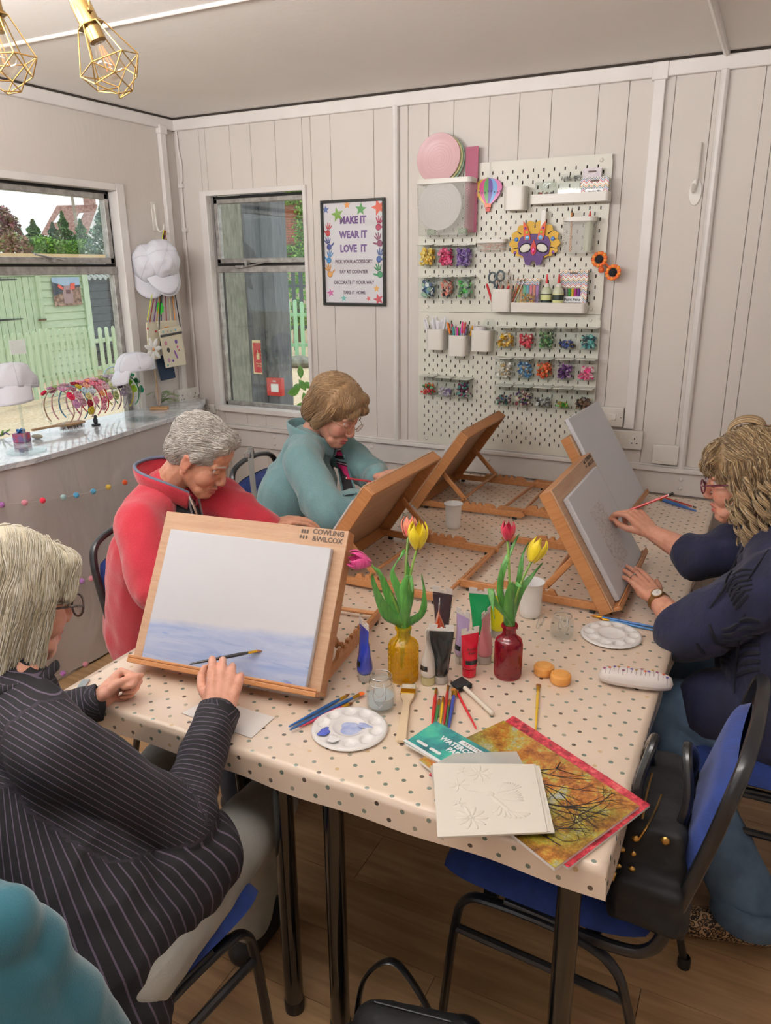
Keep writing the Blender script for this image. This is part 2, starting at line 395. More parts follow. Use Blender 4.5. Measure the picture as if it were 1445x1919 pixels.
# trims
def trim(k, boxes, m=mTrim, bev=.003, extra=None):
    b = MB()
    for a, c in boxes: b.box2(a, c)
    if extra: extra(b)
    return struct(b.build('trim_%d' % k, m, bev=bev))
trim(3, [((0, -.022, 2.395), (3.78, 0, 2.447))]); trim(4, [((0, -5.6, 2.395), (.022, 0, 2.447))])
trim(5, [((0, -.018, 2.447), (3.78, 0, 2.457)), ((0, -5.6, 2.447), (.018, 0, 2.457))], mDark, 0)
trim(6, [], extra=lambda b: b.tube(ln((1.304, -.012, .86), (1.304, -.012, 2.40)), .016, 10))
trim(7, [((2.42, -.022, 1.02), (2.464, 0, 2.40)), ((2.412, -.028, 2.385), (2.472, 0, 2.447))])
trim(8, [], extra=lambda b: b.tube(ln((2.674, -.012, .86), (2.674, -.012, 2.40)), .017, 10))
trim(9, [((0, -.125, .92), (.024, -.085, 2.40)), ((0, -.132, 2.37), (.03, -.078, 2.41))])
trim(10, [((0, -.035, .845), (3.78, 0, .865)), ((0, -.02, .865), (3.78, 0, .872))])
trim(11, [((0, -.014, .742), (3.78, 0, .845))])
sc_ = MB()
for x in (.55, 1.16, 1.80, 2.68, 3.3):
    for z in (.775, .815): sc_.ell((x, -.015, z), (.010, .005, .010), 8, 6)
sc_.build('screw_caps', mTrim, None, kind='structure'); bpy.data.objects['screw_caps'].name = 'trim_12'
# surface conduit and cable up the corner
b = MB(); b.tube(bez([(.03, -.012, 2.40), (.034, -.012, 2.30), (.045, -.012, 2.24), (.042, -.012, 2.16), (.034, -.012, 2.10), (.034, -.012, 1.6), (.034, -.012, 1.02)], 5), .006, 6); b.box2((.02, -.02, 2.12), (.05, 0, 2.14)); b.box2((.02, -.02, 1.9), (.05, 0, 1.92))
tag(b.build('cable', mTrim), 'white painted cable clipped up the corner beside the small window', 'cable')
# ================================================================== tables, cloth, chairs, easels
TZ = .74
mTableTop = mat('table_board', '8a7a68', .6)
mLeg = mat('gloss_black_tube', '0b0b0c', .18, coat=.5)
for k, (x0, x1, lab) in enumerate(((1.56, 2.205, 'left of the two folding tables under the spotted cloth, beside the blonde woman'), (2.215, 2.82, 'right of the two folding tables, over the blue chair with the black bag'))):
    t = thing('folding_table', lab, 'table', (0, 0, 0), group='tables pushed together under the oilcloth')
    b = MB(); b.box2((x0, -2.355, TZ-.03), (x1, -.03, TZ-.004)); b.build('tabletop', mTableTop, t, bev=.004)
    lx = (1.605, 2.14) if k == 0 else (2.268, 2.765)
    for x in lx:
        for y in (-2.312, -.13):
            b = MB(); b.tube(ln((x, y, .02), (x, y, TZ-.03)), .0225, 20); b.build('leg', mLeg, t)
            b = MB(); b.lathe([(.001, 0), (.0235, 0), (.0245, .03), (.0228, .034)], 20, T3(x, y, 0)); b.build('rubber_foot', mBlack, t)
    b = MB(); b.box2((x0+.03, -2.33, TZ-.07), (x1-.03, -2.305, TZ-.03)); b.build('apron', mLeg, t); b = MB(); b.box2((x0+.03, -.14, TZ-.07), (x1-.03, -.115, TZ-.03)); b.build('apron', mLeg, t)
def f_cloth(n):
    a = n.n('Attribute', _attribute_name='cuv'); v = n.n('VectorMath', _operation='MULTIPLY'); v.inputs[1].default_value = (1/.0544, 1/.0525, 0)
    s = n.n('VectorMath', _operation='SUBTRACT'); s.inputs[1].default_value = (2.51, -1.911, 0); n.l(a.outputs['Vector'], s.inputs[0]); n.l(s.outputs[0], v.inputs[0])
    base = n.ramp(n.noise(n.map(a.outputs['Vector'], (2, 2, 2)), 3, 3), [(.3, 'e2cdb8'), (.7, 'e8d5c2')]); col = base
    for off in ((.5, .5, 0), (0, 0, 0)):
        p = n.n('VectorMath', _operation='ADD'); p.inputs[1].default_value = off; n.l(v.outputs[0], p.inputs[0])
        fl = n.n('VectorMath', _operation='FLOOR'); n.l(p.outputs[0], fl.inputs[0]); fr = n.n('VectorMath', _operation='FRACTION'); n.l(p.outputs[0], fr.inputs[0])
        d = n.n('VectorMath', _operation='DISTANCE'); d.inputs[1].default_value = (.5, .5, 0); n.l(fr.outputs[0], d.inputs[0])
        wn = n.n('TexWhiteNoise'); wn.noise_dimensions = '3D'; 
        ad = n.n('VectorMath', _operation='ADD'); ad.inputs[1].default_value = (off[0]*7.3+.1, 3.1, 0); n.l(fl.outputs[0], ad.inputs[0]); n.l(ad.outputs[0], wn.inputs['Vector'])
        dc = n.ramp(wn.outputs['Value'], [(0, '5f6b60'), (.3, '54483e'), (.5, '8e8a78'), (.72, 'c9ac84'), (.8, '757c70')], 'CONSTANT')
        f = n.math('LESS_THAN', d.outputs['Value'], .088); col = n.mix(f, col, dc)
    n.l(col, n.b.inputs['Base Color']); o = n.obj(); n.bump(n.noise(o, 9, 3, .6), .22, .01)
mCloth = mat('spotted_oilcloth', 'e6d3c0', .24, coat=.35, fn=f_cloth)
def oilcloth():
    x0, x1, y0, y1 = 1.548, 2.832, -2.368, -.024; nx, ny, r = 72, 120, .012
    def prof(t, a, c, n, over0, over1):   # arc-length coordinate across the table -> (pos, drop)
        pass
    us = [(-over) for over in (.058, .04, .02, .008)]
    def line(a, c, n, o0, o1):
        L = []
        for k in (4, 3, 2, 1): L.append((a-o0*(k/4), a-.0015*k*.4, o0*(k/4)))
        for i in range(n+1): L.append((a+(c-a)*i/n, a+(c-a)*i/n, 0))
        for k in (1, 2, 3, 4): L.append((c+o1*(k/4), c+.0015*k*.4, o1*(k/4)))
        return L
    LX = line(x0, x1, nx, .055, .05); LY = line(y0, y1, ny, .058, .005)
    vs = []; uv = []; fs = []; W = len(LX)
    for (uy, py, dy) in LY:
        for (ux, px, dx) in LX:
            d = max(dx, dy) if not (dx and dy) else max(dx, dy)
            wv = 0
            if dy > 0 and uy < y0: wv = .002*math.sin(px*9)+.002*math.sin(px*23+1)
            if dx > 0: wv = .004*math.sin(py*8)+.002*math.sin(py*21)
            z = TZ-d*(1+wv*4) - (.0025 if d else 0)
            sx = -1 if ux < x0 else (1 if ux > x1 else 0); sy = -1 if uy < y0 else (1 if uy > y1 else 0)
            if not d: z += .0006*noise.noise((px*6, py*6, 0))
            vs.append((px+sx*(wv+.001)*(d/.05), py+sy*(wv+.001)*(d/.05)*(1 if sy < 0 else 0), z)); uv.append((ux, uy, 0))
    for j in range(len(LY)-1):
        for i in range(W-1): fs.append((j*W+i, j*W+i+1, (j+1)*W+i+1, (j+1)*W+i))
    b = MB(); b.v = vs; b.f = fs; b.mi = [0]*len(fs)
    o = b.build('oilcloth', mCloth, smooth=180)
    at = o.data.attributes.new('cuv', 'FLOAT_VECTOR', 'POINT'); at.data.foreach_set('vector', [c for p in uv for c in p])
    tag(o, 'cream oilcloth with green and brown spots over both tables', 'tablecloth')
    b = MB(); b.box2((1.86-.28, -2.372, TZ-.045), (1.86-.262, -2.30, TZ+.004)); 
    b = MB(); M = T3(1.585, -2.345, TZ) @ RZ(.5)
    b.box2((-.008, -.055, .0005), (.012, .05, .004), M); b.box2((-.008, -.058, -.045), (.012, -.053, .004), M); b.box2((-.008, -.055, -.048), (.012, -.03, -.044), M)
    tag(b.build('cloth_clip', mSteel, bev=.001), 'steel clip holding the oilcloth at the front corner by the closed fist', 'clip')
oilcloth()

# ---- banquet chairs
mChF = mat('black_chair_tube', '15161a', .35, coat=.2)
def f_blue(n):
    n.l(n.ramp(n.noise(n.obj(), 30, 4), [(.3, '122a66'), (.7, '17347c')]), n.b.inputs['Base Color']); n.bump(n.noise(n.obj(), 420, 2), .3, .002)
mBlue = mat('royal_blue_fabric', '1a3d92', .85, sheen=.12, fn=f_blue)
def soft_pad(nu, nv, outline, thick):
    pass
def make_chair(lab, M, group='blue banquet chairs'):
    t = thing('banquet_chair', lab, 'chair', M=M, group=group)
    def ov(b, pts, r=.013): b.tube(bez(pts, 5), r, 10, flat=.75)
    for s in (-1, 1):
        b = MB(); ov(b, [(s*.222, .215, .012), (s*.215, .19, .30), (s*.212, .165, .385), (s*.21, .10, .405), (s*.21, -.06, .405), (s*.21, -.15, .37), (s*.215, -.19, .28), (s*.222, -.255, .012)]); b.build('leg', mChF, t)
        b = MB(); b.tube(ln((s*.215, .19, .30), (s*.215, -.185, .30)), .010, 8); b.build('stretcher', mChF, t)
        for y, x in ((.215, .222), (-.255, .222)): b = MB(); b.lathe([(.001, 0), (.016, 0), (.016, .025), (.013, .03)], 12, T3(s*x, y, 0)); b.build('rubber_foot', mBlack, t)
    b = MB(); pts = [(-.205, .08, .412), (-.205, -.14, .412), (-.205, -.215, .44), (-.203, -.245, .52), (-.2, -.29, .70), (-.196, -.315, .82), (-.165, -.328, .875), (-.08, -.335, .897), (0, -.336, .90), (.08, -.335, .897), (.165, -.328, .875), (.196, -.315, .82), (.2, -.29, .70), (.203, -.245, .52), (.205, -.215, .44), (.205, -.14, .412), (.205, .08, .412)]
    b.tube(bez(pts, 5), .0135, 10, flat=.8); b.build('back_frame', mChF, t)
    def pad(fn, nu=22, nv=22):
        b = MB()
        b.grid(lambda u, v: fn(u, v, 1), nu, nv); b.grid(lambda u, v: fn(1-u, v, 0), nu, nv); return b
    def seat(u, v, top):
        x = (u-.5)*2; y = (v-.5)*2; e = max(0, 1-abs(x)**7)*max(0, 1-abs(y)**7)
        wd = .225*(1-.10*max(0, -y)**2); cy = math.copysign(abs(y)**1, y)*.225
        rx = wd*x*math.sqrt(max(0, 1-.18*y**6)); ry = cy*math.sqrt(max(0, 1-.10*x**6))
        return (rx, ry+.01, .445+(.032*e**.4+.018*(1-x*x)*(1-y*y) if top else -.022*e**.4))
    pad(seat).build('seat', mBlue, t, smooth=180)
    def back(u, v, front):
        x = (u-.5)*2; y = (v-.5)*2; e = max(0, 1-abs(x)**8)*max(0, 1-abs(y)**8)
        zz = .675+.155*y*math.sqrt(max(0, 1-(.22 if y > 0 else .08)*x**4)); xx = .185*x*math.sqrt(max(0, 1-.16*y**6)); yb = -.235-(zz-.5)*.26
        return (xx, yb+(.028*e**.4+.010*(1-x*x) if front else -.02*e**.4), zz)
    pad(back).build('backrest', mBlue, t, smooth=180)
    b = MB(); b.box2((-.2, -.12, .40), (.2, -.09, .42)); b.box2((-.2, .10, .40), (.2, .13, .42)); b.build('seat_rail', mChF, t)
    return t
def cm(x, y, ang, z=0): return T3(x, y, z) @ RZ(ang)      # ang 0 faces +y
ch = make_chair('blue chair tucked under the front table corner with a black handbag on it', cm(2.70, -1.985, math.radians(87)))
copy_tree(ch, M=cm(1.915, -2.62, math.radians(-6)), label='blue chair under the blonde woman in the striped shirt, at bottom')
copy_tree(ch, M=cm(1.45, -1.66, math.radians(-88)), label='blue chair behind the woman in the red fleece')
copy_tree(ch, M=cm(1.27, -.715, math.radians(-84)), label='blue chair with a grey bag strap, beside the woman in the teal fleece')
copy_tree(ch, M=cm(3.10, -1.36, math.radians(92)), label='blue chair under the curly haired woman in navy, mostly hidden')

# ---- table easels
def wood(c1, c2, sc=1.):
    def f(n):
        o = n.obj(); g = n.noise(n.map(o, (5*sc, 5*sc, 90*sc)), 1, 5, .6, dist=.4); k = n.noise(n.map(o, (60, 60, 500)), 1, 2)
        n.l(n.mix(.25, n.ramp(g, [(.25, c1), (.75, c2)]), n.ramp(k, [(.35, .7), (.6, 1.)]), 'MULTIPLY'), n.b.inputs['Base Color']); n.bump(k, .08, .001)
    return f
def woodx(c1, c2):
    def f(n):
        o = n.obj(); g = n.noise(n.map(o, (5, 90, 90)), 1, 5, .6, dist=.4); k = n.noise(n.map(o, (60, 500, 500)), 1, 2)
        n.l(n.mix(.25, n.ramp(g, [(.25, c1), (.75, c2)]), n.ramp(k, [(.35, .7), (.6, 1.)]), 'MULTIPLY'), n.b.inputs['Base Color']); n.bump(k, .08, .001)
    return f
mFace = mat('pale_plywood', 'b58f6c', .5, fn=woodx('b0876a', 'c4a283'))
mBeech = mat('beech_strip', 'b57c4a', .42, fn=woodx('a96f42', 'c28a5a'))
mBeechY = mat('beech_upright', 'b57c4a', .42, fn=wood('a96f42', 'c28a5a'))
mCanvas = mat('primed_canvas', 'd2d3d9', .65, fn=lambda n: n.bump(n.noise(n.obj(), 900, 1), .1, .0005))
mInk = mat('dark_print', '4a3a2e', .6)
EW, EH, ET = .512, .39, .042
def easel(lab, x, y, phi, tilt, z0):
    # local frame: X along the width (viewer's right), Y away from the viewer, Z up, origin under the front bottom edge
    t = thing('table_easel', lab, 'easel', M=T3(x, y, TZ) @ RZ(phi), group='wooden table easels')
    BM = T3(0, 0, z0) @ RX(-(PI/2-tilt))     # board frame: X width, Y depth behind the face, Z up the face
    b = MB(); b.box2((-EW/2, 0, 0), (EW/2, .005, EH)); o = b.build('drawing_board', mFace, t, bev=.0012); o.matrix_local = BM
    for s in (-1, 1):
        b = MB(); b.box2((s*EW/2, .0052, 0), (s*(EW/2-.013), ET, EH)); o = b.build('side_rail', mBeechY, t, bev=.0015); o.matrix_local = BM
    for z in (0, EH-.013):
        b = MB(); b.box2((-EW/2+.0132, .0052, z), (EW/2-.0132, ET, z+.013)); o = b.build('cross_rail', mBeech, t, bev=.0015); o.matrix_local = BM
    b = MB(); b.box2((-EW/2, -.024, -.002), (EW/2, -.0003, .010)); b.box2((-EW/2, -.024, .010), (EW/2, -.019, .017)); o = b.build('ledge', mBeech, t, bev=.002); o.matrix_local = BM
    # base
    y0, y1 = .055, .475; bx = EW/2-.028
    for s in (-1, 1):
        b = MB(); X = s*bx
        prof = [(y0-.02, .012), (y0-.02, .03), (y0+.10, .030)]
        b.prism([(y, z) for y, z in [(y0-.03, .010), (y1, .010), (y1+.012, .018), (y1+.012, .026), (y1, .034), (y0-.03, .034)]], -.0065, .0065, axes(Vector((X, 0, 0)), Vector((0, 1, 0)), Vector((0, 0, 1)), Vector((1, 0, 0))))
        b.build('base_rail', mBeech, t, bev=.002)
        teeth = [(.17, .034), (.18, .050)]
        for k in range(5): a = .195+k*.028; teeth += [(a, .052), (a+.003, .042), (a+.013, .042), (a+.015, .052)]
        teeth += [(.345, .052), (.36, .046), (.37, .034)]
        b = MB(); b.prism(teeth, -.0055, .0055, axes(Vector((X+s*-.0005, 0, 0)), Vector((0, 1, 0)), Vector((0, 0, 1)), Vector((1, 0, 0)))); b.build('ratchet', mBeech, t, bev=.001)
        for yy in (y0+.01, y1-.03): b = MB(); b.box((X, yy, .005), (.012, .016, .010)); b.build('rubber_foot', mBlack, t)
    for yy, rr, hw in ((y1-.008, .0065, bx), ): b = MB(); b.tube(ln((-hw, yy, .022), (hw, yy, .022)), rr, 10); b.build('crossbar', mBeech, t)
    # struts from mid board to the ratchet
    top = BM @ Vector((0, ET-.012, EH*.47)); bot = Vector((0, min(.20+max(0, (1.05-tilt))*.35, .25), .055))
    for s in (-1, 1):
        X = s*(bx-.016); a = Vector((X, top.y, top.z)); c = Vector((X, bot.y, bot.z)); d = (c-a)
        M = axes(a, Vector((1, 0, 0)), d.normalized().cross(Vector((1, 0, 0))), d.normalized())
        b = MB(); b.prism(rrect(.009, .020, .004), -.010, d.length+.008, M); b.build('strut', mBeechY, t, bev=.001)
        b = MB(); b.lathe([(.001, .0), (.005, 0), (.005, .003), (.001, .003)], 10, T3(X+s*.005, a.y, a.z) @ RY(s*PI/2)); b.build('pivot_screw', mBlack, t)
    b = MB(); b.tube(ln((-bx, bot.y, bot.z), (bx, bot.y, bot.z)), .006, 10); b.build('strut_bar', mBeech, t)
    LM = BM @ Matrix(((1, 0, 0, 0), (0, 0, -1, 0), (0, 1, 0, 0), (0, 0, 0, 1)))
    text_mesh('maker_print', 'COWLING\n&WILCOX', .0175, LM @ T3(.205, EH-.019, .0004), mInk, t, bold=.0004, space=.95)
    b = MB()
    for i in range(3):
        b.box((.150-i*.007, -.0003, EH-.012), (.005, .0006, .009)); b.ell((.150-i*.008, -.0003, EH-.026), (.003, .0004, .005), 8, 4)
    o = b.build('maker_emblem', mInk, t); o.matrix_local = BM
    return t, t.matrix_world @ BM
E_SPEC = [('wooden table easel turned to the camera holding the half painted blue seascape canvas', 1.889, -2.185, .1226, 1.031, .028),
          ('middle wooden table easel seen from behind, in front of the red fleece woman', 1.7151, -1.2808, -1.5818, .971, .025),
          ('wooden table easel seen from behind below the pegboard, before the teal fleece woman', 1.6775, -.4162, -1.5464, .978, .0216),
          ('wooden table easel at the navy woman, carrying the canvas she sketches on', 2.659, -1.146, 1.578, 1.035, .0273),
          ('wooden table easel nearest the wall sockets, carrying the big blank canvas', 2.537, -.374, 1.53, 1.03, .02)]
EZ = []
for (lab, x, y, phi, tl, z0) in E_SPEC: EZ.append(easel(lab, x, y, phi, tl, z0)[1])
def f_paint(n):
    o = n.obj(); sp = n.n('SeparateXYZ'); n.l(o, sp.inputs[0])
    w1 = n.noise(n.map(o, (5, 1, 34)), 1, 4, .6, dist=1.2); w2 = n.noise(n.map(o, (9, 1, 60)), 1, 4, .6, dist=.8)
    edge = n.math('ADD', n.math('MULTIPLY', sp.outputs[0], .05), n.math('MULTIPLY', n.noise(n.map(o, (20, 1, 3)), 1, 3), .012))
    fac = n.math('SUBTRACT', n.math('ADD', edge, .110), sp.outputs[2])
    fac = n.math('MINIMUM', n.math('MAXIMUM', n.math('MULTIPLY', fac, 60), 0), 1)
    c = n.ramp(w1, [(.28, '8296c4'), (.45, 'a4b1d2'), (.6, 'b4bfd9'), (.75, 'c3cbe0')]); c = n.mix(n.ramp(w2, [(.62, 0.), (.7, .7)]), c, '6f86bd')
    n.l(n.mix(fac, 'd2d3d9', c), n.b.inputs['Base Color'])
    n.l(n.ramp(n.noise(n.map(o, (30, 1, 90)), 1, 3), [(.4, .28), (.6, .6)]), n.b.inputs['Roughness'])
mSea = mat('seascape_paint', 'dfe2ee', .4, fn=f_paint)
def canvas(EM, a0, a1, u0, u1, m, label, extra=None, thick=.017):
    W, Hh = a1-a0, u1-u0
    o = MB().box2((-W/2, -thick, 0), (W/2, -.0008, Hh)).build('canvas', [m, mCanvas], bev=.002); o.matrix_world = EM @ T3((a0+a1)/2, 0, u0)
    if m is not mCanvas:
        for p in o.data.polygons:
            if abs(p.normal.y) < .9: p.material_index = 1
    return tag(o, label, 'canvas', 'stretched canvases')
canvas(EZ[0], -.221, .226, .011, .342, mSea, 'canvas with a wash of pale blue sea across its lower third')
def f_sketch(n):
    o = n.obj(); sp = n.n('SeparateXYZ'); n.l(o, sp.inputs[0])
    v = n.n('TexVoronoi', _feature='DISTANCE_TO_EDGE'); v.inputs['Scale'].default_value = 60; n.l(n.map(o, (1, 1, 1)), v.inputs['Vector'])
    ax = n.math('ABSOLUTE', n.math('SUBTRACT', sp.outputs[0], -.01)); az = n.math('ABSOLUTE', n.math('SUBTRACT', sp.outputs[2], .15))
    m = n.math('MULTIPLY', n.math('LESS_THAN', ax, .075), n.math('LESS_THAN', az, .10))
    ln_ = n.math('MULTIPLY', n.math('LESS_THAN', v.outputs['Distance'], .06), m)
    n.l(n.mix(n.math('MULTIPLY', ln_, .35), n.mix(n.math('MULTIPLY', m, .25), 'd2d3d9', 'd8d4cf'), '77706a'), n.b.inputs['Base Color'])
mSketch = mat('pencil_sketch', 'd2d3d9', .6, fn=f_sketch)
canvas(EZ[3], -.214, .195, .014, .345, mSketch, 'canvas with a faint pencil sketch under the navy woman\'s hands')
canvas(EZ[4], -.238, .214, .012, .452, mCanvas, 'large blank white canvas nearest the wall sockets')
canvas(EZ[1], -.19, .21, .011, .30, mCanvas, 'canvas on the middle easel, hidden behind its board')
canvas(EZ[2], -.19, .20, .011, .30, mCanvas, 'canvas on the far easel, hidden behind its board')
# ================================================================== things on the table
mClear = thin_glass('clear_plastic', 'f2f4f4', .05, .05)
mGlassJ = thin_glass('jar_glass', 'fbfdfd', .03, .04)
mWire = mat('wire', 'c9c9c9', .25, 1.)
mCupP = mat('white_cup_plastic', 'f0efef', .35)
def cup(u, v, lab, rt=.037, rb=.026, h=.098):
    p = onz(u, v, TZ+.0012); b = MB()
    b.lathe([(.0005, .004), (rb-.003, .003), (rb-.001, 0), (rb, .001), (rb+.002, .018), (rb+.001, .02), (rt-.004, h-.008), (rt-.003, h-.006), (rt, h-.003), (rt, h), (rt-.002, h), (rt-.0035, h-.004), (rb, .02), (rb-.002, .005), (.0005, .005)], 32, T3(*p))
    tag(b.build('plastic_cup', mCupP, smooth=50), lab, 'cup', 'white plastic cups')
cup(849, 988, 'white plastic cup standing at the far easel\'s front foot')
cup(993, 1152, 'white plastic cup behind the red bottle of tulips', .038, .029, .105)
# ---- clip-top jars
def jar(u, v, lab, lid='shut', liquid=None, rz=0, s=1., r=.031):
    p = onz(u, v, TZ+.0012); t = thing('clip_top_jar', lab, 'jar', M=T3(*p) @ RZ(rz) @ Matrix.Scale(s, 4), group='small clip top glass jars')
    b = MB(); b.lathe([(.0005, .003), (r-.006, .0025), (r-.003, 0), (r, .006), (r+.001, .03), (r-.001, .048), (r-.008, .056), (r-.008, .062), (r-.005, .066), (r-.008, .068), (r-.010, .066), (r-.011, .056), (r-.004, .046), (r-.002, .03), (r-.003, .008), (.0005, .005)], 32); b.build('jar_body', mGlassJ, t, smooth=60)
    if liquid:
        b = MB(); b.lathe([(.0005, .0055), (r-.0045, .0085), (r-.0032, .03), (.0005, .0305)], 28); b.build('water', liquid, t)
    L = T3(0, 0, .070) if lid == 'shut' else T3(-r-.022, 0, .040) @ RY(-1.15)
    b = MB(); b.lathe([(.0005, .0), (r-.012, 0), (r-.008, .002), (r-.007, .005), (r-.010, .009), (.010, .011), (.0005, .010)], 28, L); b.build('jar_lid', mGlassJ, t, smooth=60)
    b = MB(); b.tube(arc((0, 0, .060), r-.0065, 0, 2*PI, 25, 0, 1)[:-1], .0009, 6, closed=True); b.tube([L @ Vector(q) for q in arc((0, 0, .006), r-.008, 0, 2*PI, 25, 0, 1)[:-1]], .0009, 6, closed=True)
    for sg in (-1, 1):
        b.tube(bez([(sg*.012, -r+.004, .060), (sg*.013, -r-.004, .045), (sg*.008, -r-.005, .030), (0, -r-.006, .022)], 4), .0009, 6)
        b.tube(bez([(sg*.008, -r+.006, .070), (sg*.010, -r-.003, .058), (sg*.004, -r-.006, .046), (0, -r-.006, .045)], 4), .0009, 6)
    b.build('wire_clip', mWire, t); return t
mWater = thin_glass('cloudy_water', 'ffffff', .02, .1, .55, 'e4eaee')
jar(714, 1325, 'clip top jar of cloudy water beside the paint streaked palette', liquid=mWater, rz=.4, s=1.08)
jar(1052, 1192, 'open empty clip top jar between the plastic cup and clean palette', lid='open', rz=.35, s=1.0)
jar(766, 992, 'open clip top jar behind the middle easel\'s far strut', lid='open', rz=2.9, s=1.0)
# ---- palettes
mPal = mat('glazed_white_plastic', 'eceae9', .15, coat=.3)
mPBlue = mat('blue_paint', '4a5bb0', .2, coat=.4); mPLil = mat('watery_lilac_paint', 'a9b6dc', .12, coat=.5, fn=noisy('8f9fd2', 'bcc6e6', 60)); mPWhite = mat('white_paint', 'f0f0f2', .25, coat=.3)
def palette(u, v, lab, R, paint=False):
    p = onz(u, v, TZ+.0012); t = thing('mixing_palette', lab, 'palette', M=T3(*p), group='round ten well palettes')
    wells = [(R*.72*math.cos(2*PI*i/10+.2), R*.72*math.sin(2*PI*i/10+.2), R*.185) for i in range(10)] + [(0, 0, R*.44)]
    b = MB(); n = 90; m = 40
    def f(i, j):
        a = 2*PI*i; rr = R*(1-j)**.9 if j < .97 else 0; x, y = rr*math.cos(a), rr*math.sin(a); z = .0085
        if j < .06: z = .0085-.003*(1-j/.06)**2
        for wx, wy, wr in wells:
            d = math.hypot(x-wx, y-wy)/wr
            if d < 1: z -= .0062*(1-d**4)
            elif d < 1.12: z += .0006*(1.12-d)/.12
        return (x, y, z)
    b.grid(f, n, m, wrap=True); b.lathe([(R, .0058), (R+.001, .0045), (R-.002, .002), (R-.006, .0), (.001, 0)], n); b.build('palette_dish', mPal, t, smooth=70)
    if paint:
        b = MB()
        def blob(cx, cy, rx, ry, z, h, a0=0):
            b.grid(lambda i, j: (cx+rx*j*(1+.14*math.sin(3*2*PI*i+a0)+.08*math.sin(5*2*PI*i))*math.cos(2*PI*i), cy+ry*j*(1+.14*math.sin(3*2*PI*i+a0)+.08*math.sin(5*2*PI*i))*math.sin(2*PI*i), z+h*(1-j*j)), 36, 6, wrap=True)
        b = MB(); blob(.006, .004, .030, .028, .0031, .0016); blob(.028, .018, .016, .009, .0085, .0012, 1); b.build('watery_paint', mPLil, t, smooth=180)
        b = MB(); blob(-.040, -.040, .011, .017, .0085, .0016, 2); b.build('blue_paint', mPBlue, t, smooth=180)
        b = MB(); blob(-.008, -.052, .014, .014, .0085, .002, .5); b.build('white_paint', mPWhite, t, smooth=180)
palette(655, 1368, 'palette streaked with blue and white paint at the table front', .083, True)
palette(1145, 1192, 'clean white palette beside the navy woman\'s elbow', .0805)
# ---- paint tubes standing on their caps
mCrimp = mat('tube_crimp', 'ece8e4', .35, coat=.3)
mCapC = mat('frosted_cap', 'e4ded8', .3, trans=.3)
mBand = mat('black_label', '1b1b20', .4)
def tube_of_paint(u, v, ang, col, lab, h=.150, w=.052, capm=None, band=None, word=None, z=None):
    p = onz(u, v, TZ+.0012); t = thing('paint_tube', lab, 'paint tube', M=T3(*p) @ RZ(math.radians(ang)), group='acrylic paint tubes standing on their caps')
    m = mat('tube_'+col, col, .22, coat=.5)
    b = MB(); b.lathe([(.001, 0), (.0165, 0), (.0172, .002), (.0172, .020), (.001, .020)], 24); b.build('cap', capm or mCapC, t, smooth=50)
    r0 = .0195
    def f(i, j):
        z = .0205+j*(h-.016-.0205); k = max(0, (j-.12)/.88); k = k*k*(3-2*k)*.6+k*.4; a = 2*PI*i
        rx = r0+(w/2-r0)*k; ry = r0*(1-k)+.0007*k; 
        if j < .06: q = .80+.20*math.sqrt(j/.06); rx *= q; ry *= q
        x = rx*math.cos(a); y = ry*math.sin(a); y += .0022*math.sin(j*9+x*150)*k*(1-k)*4*.6
        return (x, y, z)
    b = MB(); b.grid(f, 32, 22, wrap=True); b.build('tube_body', m, t, smooth=180)
    b = MB(); sl = .006
    b.prism([(-w/2, h-.0165), (w/2, h-.0165), (w/2, h), (.009, h), (.009, h-.005), (.011, h-.009), (.003, h-.009), (.003, h-.006), (-.003, h-.006), (-.003, h-.009), (-.011, h-.009), (-.009, h-.005), (-.009, h), (-w/2, h)], -.0008, .0008, Matrix(((1, 0, 0, 0), (0, 0, -1, 0), (0, 1, 0, 0), (0, 0, 0, 1)))); b.build('crimp', mCrimp, t, smooth=0)
    if band:
        b = MB(); a0, a1 = band
        j0, j1 = .17, .29
        b.grid(lambda i, j: (lambda q: (q[0]*1.012, q[1]*1.03, q[2]))(f((a0+(a1-a0)*i)/360, j0+(j1-j0)*j)), 16, 3); b.build('label_band', mBand, t, smooth=180)
    if word:
        q = f(270/360, .55); M = T3(0, q[1]*1.0-.0022, q[2]) @ RX(PI/2-.10); text_mesh('lettering', word, .0105, M, mBand, t, .0002)
    return t
tube_of_paint(684, 1273, -38, '2a3da8', 'blue paint tube with a black band, beside the seascape board', .158, .054, band=(205, 300))
tube_of_paint(802, 1279, 100, 'ded9d3', 'white paint tube turned edge on, beside the yellow bottle', .150, .05, mat('pale_yellow_cap', 'dcd3a0', .3, trans=.2), band=(120, 190))
tube_of_paint(826, 1277, 20, '0e0e12', 'black paint tube standing behind the white one', .152, .060)
tube_of_paint(879, 1264, 48, 'c8102e', 'red paint tube, labelled, in front of the lilac and pink tubes', .128, .048, capm=mat('red_cap', 'c8102e', .25), band=(215, 335), word='Acrylic\nPaint')
tube_of_paint(866, 1240, -28, 'b9a6cf', 'lilac paint tube behind the red tube', .145, .05, band=(200, 300))
tube_of_paint(908, 1240, 85, 'dd8a94', 'pink paint tube turned edge on behind the red tube', .146, .05)
tube_of_paint(898, 1198, 12, '0b8a4e', 'green paint tube behind the pink one', .150, .062)
tube_of_paint(828, 1196, 2, '3b2f33', 'dark brown paint tube behind the black one', .150, .056)
tube_of_paint(822, 1215, 110, 'd84c1e', 'orange paint tube, only its crimp shows above the black tube', .135, .05)
tube_of_paint(932, 1192, 30, 'e0d81c', 'yellow paint tube half hidden behind the tulip leaves', .138, .05, word=None)
